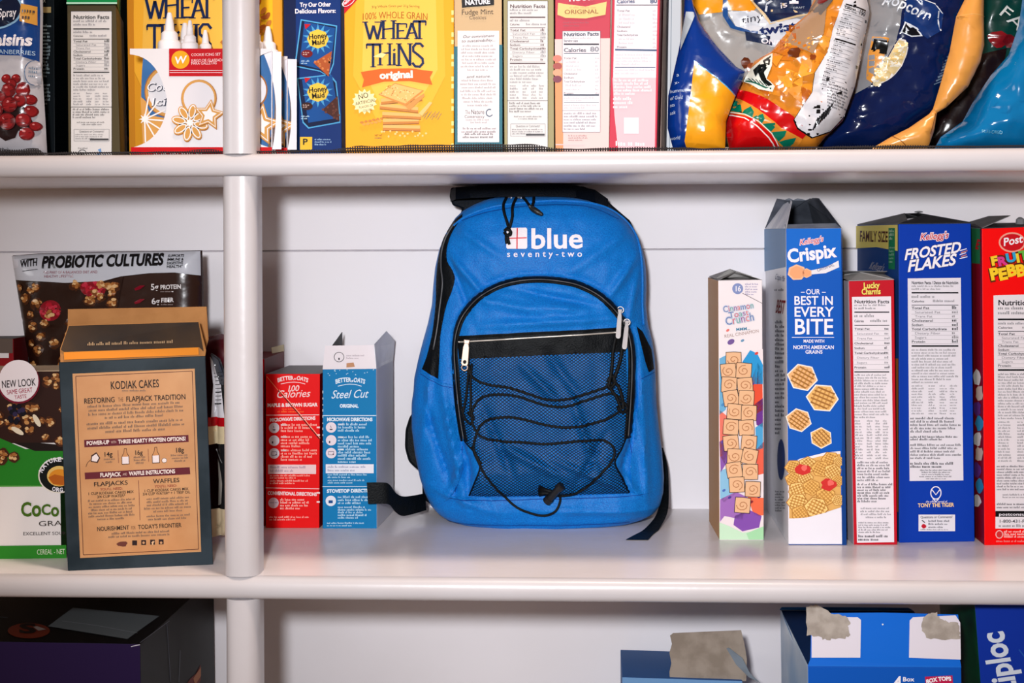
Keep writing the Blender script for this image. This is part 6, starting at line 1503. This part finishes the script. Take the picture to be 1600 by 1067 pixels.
for p_ in hp:
    zt = min(p_.z + 0.0062, UP_U - 0.001)
    V += [Vector((p_.x, p_.y, zt)), Vector((p_.x, p_.y - 0.002, p_.z - 0.006)), Vector((p_.x, p_.y + 0.004, p_.z - 0.006)), Vector((p_.x, p_.y + 0.004, zt))]
F_ = [(i * 4 + j, i * 4 + (j + 1) % 4, (i + 1) * 4 + (j + 1) % 4, (i + 1) * 4 + j) for i in range(k - 1) for j in range(4)] + [(0, 1, 2, 3), tuple((k - 1) * 4 + j for j in (3, 2, 1, 0))]
mb.mesh(V, F_, NAVYF); mb.build('haul_handle', pack, bloc, merge=True)

# pocket panel, side pockets, bottom panel
patch('front_pocket', pocket_ol, BLUE, 0.0008, 4.0)
lp = smooth_path([(648, 584), (664, 592), (682, 600), (704, 605)], 4) + smooth_path([(708, 640), (716, 690), (722, 735), (704, 777), (690, 790), (668, 796), (656, 765), (645, 722), (638, 690), (636, 655), (641, 615)], 3)
patch('side_pocket', lp, BLUE, 0.0030, 4.0)
rp = [(1001, 592), (1026, 584), (1029, 620), (1031, 660), (1034, 700), (1037, 745), (1036, 775), (1006, 778), (990, 774), (985, 735), (992, 690), (998, 640)]
patch('side_pocket', rp, BLUE, 0.0026, 4.0)
bo = smooth_path([(660, 776), (690, 779), (740, 781), (850, 779), (985, 776), (1038, 768)], 4) + [(1038, 785), (1030, 805), (1018, 817), (1003, 825), (985, 830), (965, 832.5), (742, 832.5), (722, 830.5), (700, 825.5), (683, 817), (669, 804)]
patch('bottom_panel', bo, BLUE, 0.0012, 4.0)
# dark side gussets with the main zip
gus = smooth_path([(716, 333), (700, 346), (688, 364), (681, 384), (676, 410), (674, 440), (674, 470), (672, 500), (668, 530), (660, 562), (652, 582)], 3) + smooth_path([(680, 596), (682, 560), (683, 530), (687, 505), (693, 478), (701, 458), (706, 438), (702, 424), (693, 409), (692, 390), (697, 370), (704, 356), (716, 340)], 3)
patch('side_zip_gusset', gus, BLACKF, 0.0014, 4.0)
patch('side_zip_gusset', [(996, 513), (1006, 522), (1014, 538), (1021, 552), (1025, 583), (1016, 588), (1010, 570), (1004, 545)], BLACKF, 0.0014, 4.0)
zp = smooth_path([(704, 347), (690, 370), (683, 395), (683, 420), (686, 445), (682, 480), (678, 515), (672, 550)], 4)
mb = MB(); mb.tube(on_bp(zp, 0.0024), 0.0010, TEETH, 6); mb.build('zipper', pack, bloc, smooth=True)
# piping along the front edge of the main compartment
pip = smooth_path([(703, 352), (722, 338), (755, 325), (790, 318), (830, 314), (870, 312), (915, 315), (950, 324), (977, 342), (995, 366), (1003, 395), (1006, 430), (1006, 480), (1008, 512)], 5)
mb = MB(); mb.tube(on_bp(pip, 0.0008), 0.0014, BLUE, 8); mb.build('piping', pack, bloc, smooth=True)
# stitched seams
for pts in (smooth_path([(662, 781), (740, 785), (850, 783), (985, 780), (1036, 773)], 5), smooth_path([(650, 589), (682, 604), (704, 609)], 4), [(1003, 596), (1026, 588)], smooth_path([(720, 700), (718, 740), (708, 774)], 4), smooth_path([(984, 690), (992, 735), (1000, 774)], 4), smooth_path([(690, 827), (760, 826), (900, 826), (985, 824)], 4), smooth_path([(716, 344), (760, 330), (830, 320), (915, 321), (968, 342)], 5)):
    I = Ink(bsurf(4.0), base=0.0034 if pts[0][1] < 600 and pts[0][1] > 580 else 0.0018); I.line(pts, 1.1, SEAM, 1); I.build('stitched_seam', pack, bloc)

# arched zip of the front pocket
zpath = smooth_path([(724, 692), (718, 660), (713, 620), (710, 585), (708, 548), (712, 518), (723, 492), (745, 467), (775, 449), (806, 440), (838, 437), (871, 439), (904, 446), (937, 463), (963, 488), (979, 514), (987, 545), (988, 590), (986, 630), (984, 660), (982, 688)], 5)
zw = []
for (x, y) in zpath: zw.append(14 if y > 560 else (11.5 if y < 470 else 12.5))
z_ = ribbon('pocket_zipper', zpath, zw, BLACKF, 0.0016)
mb = MB(); mb.tube(on_bp(zpath[1:-1], 0.0036), 0.0007, TEETH, 6); mb.build('zipper_teeth', z_, bloc, smooth=True)
for o_ in (z_.children): pass
# horizontal zip over the mesh pocket
hz = [(712, 526), (760, 523), (830, 519), (900, 516), (977, 512), (980, 540), (978, 551), (900, 553), (830, 556), (760, 559.5), (716, 562)]
hzo = patch('mesh_pocket_zipper', hz, BLACKF, 0.0020, 5.0)
mb = MB(); mb.tube(on_bp(smooth_path([(716, 535), (760, 532), (840, 527), (966, 520)], 8), 0.0030), 0.0009, mat((190, 184, 174), 0.35, 0.5, 'bright_teeth', metal=0.5), 6); mb.build('zipper_teeth', hzo, bloc, smooth=True)
mb = MB(); mb.tube(on_bp(smooth_path([(716, 528), (760, 525.5), (840, 521), (974, 514)], 8), 0.0024), 0.0009, BLACKF, 6); mb.build('zipper_flap', hzo, bloc, smooth=True)

# net panel of the mesh pocket
NET = bpy.data.materials.new('pocket_net'); NET.use_nodes = True
nt = NET.node_tree; bs = nt.nodes['Principled BSDF']; bs.inputs['Base Color'].default_value = rgb((4, 8, 13)); bs.inputs['Roughness'].default_value = 0.6; bs.inputs['Specular IOR Level'].default_value = 0.15
tc = nt.nodes.new('ShaderNodeTexCoord'); sp = nt.nodes.new('ShaderNodeSeparateXYZ'); nt.links.new(tc.outputs['Object'], sp.inputs['Vector'])
def mth(op, a, b=None):
    m = nt.nodes.new('ShaderNodeMath'); m.operation = op
    for i, v in enumerate((a, b)):
        if v is None: continue
        if isinstance(v, (int, float)): m.inputs[i].default_value = v
        else: nt.links.new(v, m.inputs[i])
    return m.outputs[0]
u = mth('MULTIPLY', sp.outputs['X'], 1 / 0.0040); v = mth('MULTIPLY', sp.outputs['Z'], 1 / 0.0029)
nz = nt.nodes.new('ShaderNodeTexNoise'); nz.inputs['Scale'].default_value = 30; nt.links.new(tc.outputs['Object'], nz.inputs['Vector'])
wob_ = mth('MULTIPLY', nz.outputs['Fac'], 2.0); v = mth('ADD', v, wob_)
d1 = mth('ABSOLUTE', mth('SUBTRACT', mth('FRACT', mth('ADD', u, v)), 0.5)); d2 = mth('ABSOLUTE', mth('SUBTRACT', mth('FRACT', mth('SUBTRACT', u, v)), 0.5))
nt.links.new(mth('LESS_THAN', mth('MINIMUM', d1, d2), 0.15), bs.inputs['Alpha'])
netp = [(716, 560), (760, 558), (830, 555), (900, 552), (978, 549), (982, 620), (980, 684), (971, 705), (961, 724), (973, 750), (984, 775), (850, 778), (731, 779), (741, 755), (750, 729), (738, 705), (722, 690), (717, 640)]
patch('mesh_panel', netp, NET, 0.0030, 4.0, rim=False)
# a narrow binding down both sides of the net
for pts in (smooth_path([(722, 690), (738, 704), (750, 728), (741, 755), (731, 779)], 4), smooth_path([(980, 684), (971, 705), (961, 724), (973, 750), (984, 775)], 4)):
    ribbon('mesh_binding', pts, 3.0, BLACKF, 0.0016, crown=0.0006)

# logo
W_ = mat((238, 230, 234), 0.6, 0.3, 'embroidery_white', bump=0.2, bscale=900); RD = mat((214, 26, 44), 0.6, 0.3, 'embroidery_red')
I = Ink(bsurf(), base=0.0006)
I.poly([(791.5, 356), (820, 355.5), (822, 357.5), (822.3, 387), (820.5, 389), (790.5, 389), (789, 387), (789.5, 358)], W_, 1); I.line([(806.2, 356), (806, 389)], 1.9, RD, 3); I.line([(790, 372.6), (821.5, 371.6)], 1.7, RD, 3)
I.t('blue', 827, 388.5, 911, 387.5, 31, W_, b=0.02, L=1); I.t('seventy-two', 790, 402, 909.5, 401.5, 9.6, W_, b=0.012, L=1, track=0.32)
I.build('logo', pack, bloc)

# bungee lacing
cords = [[(733, 572), (737, 589), (761, 600), (794, 605), (820, 613), (852, 623), (885, 623), (917, 615), (947, 605), (956, 600)],
         [(968, 622), (960, 616), (947, 616), (917, 625), (885, 634), (862, 634), (836, 628), (813, 620), (787, 616), (761, 618), (745, 628), (737, 647), (741, 668), (755, 683), (784, 689), (813, 690), (852, 693), (885, 690), (917, 687), (943, 688), (958, 698), (959, 714), (948, 730), (930, 748), (914, 764), (893, 775), (874, 777), (867, 770)],
         [(971, 641), (950, 654), (917, 663), (885, 667), (852, 663), (820, 655), (794, 651), (768, 654), (752, 663), (744, 680), (740, 702), (748, 722), (761, 745), (784, 774), (807, 795), (833, 806), (852, 808), (868, 800), (875, 784), (872, 768)],
         [(732, 560), (731, 590), (728, 620), (723, 645)], [(737, 568), (735, 600), (736, 625), (734, 650)],
         [(738, 697), (745, 712), (752, 724)], [(720, 640), (727, 655), (735, 662), (740, 650), (730, 645)]]
mb = MB()
for c in cords: mb.tube(on_bp(smooth_path(c, 5), 0.0044), 0.00125, CORD, 7)
mb.build('bungee_cord', pack, bloc, smooth=True)
mb = MB(); a = on_bp([(878, 756)], 0.0085)[0]; c = on_bp([(853, 786)], 0.0085)[0]
mb.tube([a.lerp(c, t) for t in (0, .04, .2, .22, .5, .75, .77, .96, 1)], [0.0028, 0.0044, 0.0046, 0.0038, 0.0038, 0.0038, 0.0046, 0.0045, 0.003], mat((20, 22, 26), 0.3, 0.5, 'black_plastic'), 16); lk = mb.build('cord_lock', pack, bloc, smooth=True); lk.modifiers.new('soft', 'EDGE_SPLIT').split_angle = R(45)
mb = MB(); mb.tube(on_bp([(866, 769), (852, 765), (842, 762)], 0.0075), [0.0013, 0.0022, 0.0030], CORD, 8); mb.tube(on_bp([(866, 772), (852, 771), (841, 772)], 0.006), [0.0013, 0.0020, 0.0026], CORD, 8); mb.build('cord_end', lk, bloc, smooth=True)
# right hand knots and loop
mb = MB()
for c in ([(962, 528), (958, 548), (956, 575), (953, 593), (951, 603)], [(972, 542), (970, 560), (964, 580), (957, 597)], [(951, 603), (957, 612), (964, 622), (970, 640)], [(956, 594), (966, 604), (972, 622), (974, 640)], [(949, 596), (957, 588), (961, 598), (953, 606), (949, 598)], [(965, 625), (975, 630), (980, 640), (972, 645), (965, 636)]): mb.tube(on_bp(smooth_path(c, 5), 0.0052), 0.0017, CORD, 7)
mb.build('zip_cord', pack, bloc, smooth=True)
# top cords of the main zip with a knot and a heat-shrunk end
def lifted(pts):
    s_ = bsurf(); return [s_(x, y, l) for x, y, l in pts]
mb = MB()
for c in ([(787, 306, .004), (783, 319, .005), (785, 332, .005), (790, 347, .004), (793, 358, .004)], [(803, 306, .004), (798, 322, .006), (798, 338, .005), (795, 352, .004), (792, 360, .004)], [(786, 361, .004), (791, 357, .006), (796, 362, .005), (791, 368, .006), (786, 363, .004)], [(788, 357, .006), (796, 361, .007), (795, 367, .005), (787, 366, .005)], [(791, 366, .004), (792, 374, .004), (794, 382, .003)], [(789, 367, .004), (789, 375, .003), (790, 381, .003)],
          [(810, 304, .004), (818, 311, .005), (825, 320, .005), (829, 325, .005)], [(831, 307, .004), (831, 315, .004), (829, 323, .005)]): mb.tube(smooth_path([tuple(v) for v in lifted(c)], 5), 0.0015, CORD, 7)
tc_ = mb.build('zip_cord', pack, bloc, smooth=True)
mb = MB(); P_ = lifted([(826, 322, .005), (831, 326, .006), (839, 331, .006), (845, 334.5, .005), (846.5, 335.5, .005)]); mb.tube(P_, [0.002, 0.0030, 0.0028, 0.0019, 0.0012], mat((24, 26, 24), 0.4, 0.5, 'cord_end_plastic', bump=0.4, bscale=300), 12); mb.build('cord_end', tc_, bloc, smooth=True)
for x, y in ((790, 305), (806, 305.5)):
    mb = MB(); P_ = lifted([(x - 4, y - 2, .004), (x, y, .0055), (x + 4, y + 2, .0045)]); mb.tube(P_, [0.0012, 0.0018, 0.0012], SILVER, 8); mb.build('zipper_slider', pack, bloc, smooth=True)
# metal pulls
def pull(x, y, x2, y2, wd, m, hole=True):
    s_ = bsurf(); a = s_(x, y, 0.006); c = s_(x2, y2, 0.0062); up_ = (a - c).normalized(); sd = Vector((0, -1, 0)).cross(up_).normalized() * (wd / FPX * BY0 / 2)
    mb = MB(); sl = [a + sd * 0.9 + up_ * 0.0032, a - sd * 0.9 + up_ * 0.0032, a - sd * 0.6 - up_ * 0.003, a + sd * 0.6 - up_ * 0.003]
    mb.slab([p_ + Vector((0, -0.001, 0)) for p_ in sl], (0, 0.0045, 0), m); o = mb.build('zipper_slider', pack, bloc, bevel=0.0006)
    mb = MB(); L_ = (a - c).length
    e = [c + sd * 1.0, c + sd * 0.85 + up_ * L_ * 0.8, a + sd * 0.5, a - sd * 0.5, c - sd * 0.85 + up_ * L_ * 0.8, c - sd * 1.0, c - sd * 0.6 - up_ * 0.002, c + sd * 0.6 - up_ * 0.002]
    mb.slab([p_ + Vector((0, -0.0022, 0)) for p_ in e], (0, 0.0012, 0), m)
    t = mb.build('pull_tab', o, bloc, bevel=0.0003)
    if hole:
        mb = MB(); q0 = c + up_ * 0.0018 + Vector((0, -0.00235, 0)); mb.poly([q0 + sd * 0.5 * math.cos(k * 0.5236) + up_ * (wd / FPX * BY0 * 0.28) * math.sin(k * 0.5236) for k in range(12)], CORD); mb.build('pull_hole', o, bloc)
    for ch_ in ():
        pass
    return o
def ring_at(parent, x, y, r_, m, lift=0.0075):
    s_ = bsurf(); c = s_(x, y, lift); mb = MB(); mb.tube([c + Vector((r_ * math.cos(t), -0.0002, r_ * math.sin(t))) for t in [k * 0.5236 for k in range(12)]], 0.0006, m, 6, closed=True); mb.build('pull_ring', parent, bloc, smooth=True)
g_ = pull(729, 536, 726, 568, 11, GOLD); ring_at(g_, 726, 574, 0.0030, GOLD)
s1 = pull(969, 489, 966, 526, 8, SILVER, False); ring_at(s1, 970, 486, 0.0032, SILVER)
s2 = pull(980, 507, 976, 543, 8, SILVER, False); ring_at(s2, 980, 505, 0.0032, SILVER)

# straps
def strap(name, top, bot, Ys, m, th=0.0016):
    A = []; B_ = []
    for (t, bt, Y) in zip(top, bot, Ys): A.append(at(t[0], t[1], Y)); B_.append(at(bt[0], bt[1], Y))
    A = [Vector(v) for v in smooth_path([tuple(v) for v in A], 5)]; B_ = [Vector(v) for v in smooth_path([tuple(v) for v in B_], 5)]
    for v in A + B_: v.z = max(v.z, SHELF + 0.0006)
    mb = MB(); V = []
    for a, c in zip(A, B_): V += [a, c, c + Vector((0, th, 0.0002)), a + Vector((0, th, 0))]
    N = len(A); F_ = [(i * 4 + j, i * 4 + (j + 1) % 4, (i + 1) * 4 + (j + 1) % 4, (i + 1) * 4 + j) for i in range(N - 1) for j in range(4)] + [(0, 1, 2, 3), tuple((N - 1) * 4 + j for j in (3, 2, 1, 0))]
    mb.mesh(V, F_, m); return mb.build(name, pack, bloc, merge=True)
strap('webbing_strap', [(664, 771), (634, 776), (620, 772), (608, 757), (597, 754), (573, 754)], [(666, 797), (632, 806), (618, 800), (609, 789), (597, 787), (575, 787.5)], [1.580, 1.548, 1.534, 1.524, 1.520, 1.518], BLACKF)
strap('webbing_strap', [(1026, 700), (1032, 735), (1033, 770), (1026, 803), (1010, 824), (994, 836), (978, 848)], [(1036, 700), (1043, 728), (1045, 765), (1043, 800), (1031, 825), (1021, 842), (1013, 850)], [1.625, 1.61, 1.595, 1.560, 1.53, 1.505, 1.478], BLACKF)
mb = MB(); V0 = [at(x, y, 1.605) for x, y in ((655, 636), (640, 650), (633, 672), (632, 700), (638, 722), (652, 735), (672, 730), (672, 640))]; mb.slab(V0, (0, 0.02, 0), BLACKF); mb.build('shoulder_strap', pack, bloc, bevel=0.003)

# ================================================================== below: tops of the packages on the bottom shelf
p = carton('storage_box', 'dark purple carton with a grey label on its black top, below the pancake mix box', 'box',
           [(-140, 1000), (219, 1006), (224, 1300), (-140, 1300)], Y=1.37, z=BASE, dv=(0.0, 0.268, 0), front=(48, 30, 76), right=(8, 11, 16), left=(10, 10, 14), top=(4, 7, 11))
tf = Flat([proj(p.B[0]), proj(p.B[1]), proj(p.F[1]), proj(p.F[0])], [p.B[0], p.B[1], p.F[1], p.F[0]])
I = Ink(tf); I.poly([(75, 979), (114, 950), (249, 963), (199, 999)], (112, 120, 124), 1); I.line([(97, 971), (150, 978), (215, 990)], 0.6, (150, 156, 160), 2); I.oval(45, 986, 33, 12, (120, 52, 34), 1); I.t('S', 30, 990, 56, 990, 14, (24, 16, 18), b=0.04, L=3)
I.poly([(52, 981), (58, 980), (72, 985), (60, 987)], (160, 150, 146), 4); I.line([(-20, 963), (12, 966)], 1, (80, 90, 96), 2); I.build('printed_top', p.root, p.loc)
I = Ink(p.rface); I.poly([(292, 1067), (297, 1060), (306, 1052), (313, 1038), (313, 1062), (305, 1080), (290, 1100)], (120, 40, 34), 1); I.poly([(301, 1060), (313, 1042), (313, 1056), (304, 1070)], (176, 120, 84), 2)
I.line([(260, 974), (266, 1066)], 0.8, (90, 96, 110), 1); I.line([(281, 1016), (279, 1066)], 0.8, (110, 116, 126), 1); I.line([(218, 1004), (264, 970)], 0.8, (120, 124, 134), 1); I.build('printed_side', p.root, p.loc)
I = Ink(p.face); I.line([(205, 1010), (213, 1008), (219, 1007)], 1.2, (210, 206, 214), 1); I.build('corner_wear', p.root, p.loc)

p = carton('torn_box', 'blue box with its brown greyboard flap torn up, below the backpack', 'box',
           [(972, 1058), (1160, 1064), (1160, 1300), (972, 1300)], Y=1.52, z=BASE, depth=0.10, front=(120, 160, 200), left=(60, 110, 170), right=(90, 140, 190), top=(60, 110, 170))
BRN = mat((146, 134, 122), 0.8, 0.15, 'torn_greyboard', c2=(128, 116, 104), scale=60, bump=0.3, bscale=120)
Y_ = 1.525
pts = [at(x, y, Y_ + (1063 - y) * 0.00012) for x, y in ((1047, 1064), (1046, 1050), (1049, 1036), (1046, 1020), (1050, 1006), (1047, 993), (1052, 989), (1158, 984.5), (1163, 1005), (1167, 1030), (1166, 1064))]
panel(p, 'torn_flap', pts, BRN, 0.0012)
cp = [at(x, y, Y_ - 0.012) for x, y in ((1188, 1067), (1170, 1058), (1150, 1038), (1135, 1013), (1139, 1012), (1160, 1028), (1172, 1052))]
panel(p, 'flap_curl', cp, mat((110, 120, 130), 0.6, 0.3, 'curled_card', c2=(92, 100, 108), scale=40), 0.0008)

p = carton('blue_box', 'bright blue box with torn white patches on its raised flap', 'box',
           [(1262, 1041), (1502, 1043), (1508, 1300), (1268, 1300)], Y=1.36, z=BASE, depth=0.20, front=(10, 98, 190), left=mat((206, 222, 238), 0.3, 0.5, 'print', c2=(150, 186, 220), scale=9), right=(14, 60, 120), top=(10, 60, 110))  # pale left side is glare painted into the blue card
F, B = p.F, p.B
fl4 = [at(1266, 955, 1.366), at(1499, 958, 1.366), F[1], F[0]]
rb_ = [F[0], at(1266, 1030, 1.361), at(1267, 1000, 1.363), at(1268, 958, 1.366), at(1380, 957, 1.366), at(1497, 960, 1.366), at(1500, 985, 1.364), at(1500, 1030, 1.361), F[1]]
bfp = panel(p, 'front_top_flap', rb_, ink((6, 116, 214)), 0.0007, mback=GREY)
fq = Flat([(1266, 955), (1499, 958), (1502, 1043), (1262, 1041)], fl4)
I = Ink(fq, base=0.0003)
I.line([(1264, 1039), (1500, 1041)], 0.8, (40, 130, 214), 1); I.oval(1380, 975, 1.4, 1.4, (220, 226, 232), 1, 8)
I.poly([(1268, 990), (1270, 963), (1341, 964), (1346, 968), (1345, 1027), (1268, 1027)], (228, 222, 230), 1); I.poly([(1422, 969), (1427, 964), (1493, 961), (1500, 972), (1501, 1030), (1421, 1027)], (228, 222, 230), 1)
rnd = random.Random(3)
def ragged(pts, j=1.6, n=4):
    out = []
    for i in range(len(pts)):
        a, c = pts[i], pts[(i + 1) % len(pts)]
        for k in range(n): out.append((a[0] + (c[0] - a[0]) * k / n + rnd.uniform(-j, j), a[1] + (c[1] - a[1]) * k / n + rnd.uniform(-j, j)))
    return out
TORN = mat((172, 162, 152), 0.85, 0.1, 'torn_grey_paper', c2=(150, 140, 130), scale=90, bump=0.5, bscale=160)
I.poly(ragged([(1260, 948), (1275, 945), (1298, 957), (1322, 963), (1330, 972), (1325, 980), (1329, 990), (1320, 996), (1300, 998), (1286, 998), (1274, 992), (1261, 993)]), TORN, 3)
I.poly(ragged([(1441, 966), (1450, 958), (1464, 957), (1468, 966), (1482, 971), (1497, 972), (1499, 986), (1500, 998), (1470, 999), (1448, 996), (1440, 982)]), TORN, 3)
I.build('printed_flap', bfp, p.loc)
I = Ink(p.face); I.t('4', 1395, 1078, 1409, 1078, 21, wt, b=0.03, L=2); I.t('Box', 1410, 1064, 1428, 1064, 6.4, wt, b=0.02, L=2); I.t('Tops', 1410, 1074, 1430, 1074, 6.4, wt, b=0.02, L=2)
I.poly([(1445, 1057), (1488, 1055), (1490, 1085), (1447, 1085)], (196, 40, 90), 1); I.t('BOX TOPS', 1447, 1068, 1486, 1063, 6, wt, b=0.05, L=3, arc=2); I.build('printed_front', p.root, p.loc)
inb = mat((22, 116, 196), 0.45, 0.4, 'inside_blue', c2=(16, 92, 160), scale=12)
lf = [F[0], at(1243, 1010, 1.44), at(1232, 990, 1.48), at(1221, 956, 1.54), B[0]]
panel(p, 'left_top_flap', lf, mat((214, 228, 240), 0.3, 0.5, 'blue_card_glare', c2=(170, 200, 228), scale=10), 0.0006, mback=inb)  # flap coloured pale for the glare on blue card
bf = [B[0], at(1219, 953, 1.555), at(1222, 949, 1.555), at(1290, 949, 1.555), at(1420, 950, 1.555), B[1]]
panel(p, 'back_top_flap', bf, inb, 0.0006)
p = carton('bag_box', 'dark blue and green box with white lettering running upward, at the lower right corner', 'box',
           [(1523, 945), (1660, 945), (1700, 1300), (1566, 1300)], Y=1.365, z=BASE, dv=(0.002, 0.16, 0), front=(10, 58, 160), left=mat((16, 88, 52), 0.25, 0.5, 'green_print', c2=(8, 50, 34), scale=40), side=(10, 30, 84), top=(10, 40, 50))
I = Ink(p.face); I.t('Ziploc', 1592, 1092, 1566, 986, 36, (206, 214, 226), b=0.03, sh=0.1, L=3); I.line([(1592, 1016), (1610, 1040)], 2, (40, 90, 170), 1); I.build('printed_front', p.root, p.loc)
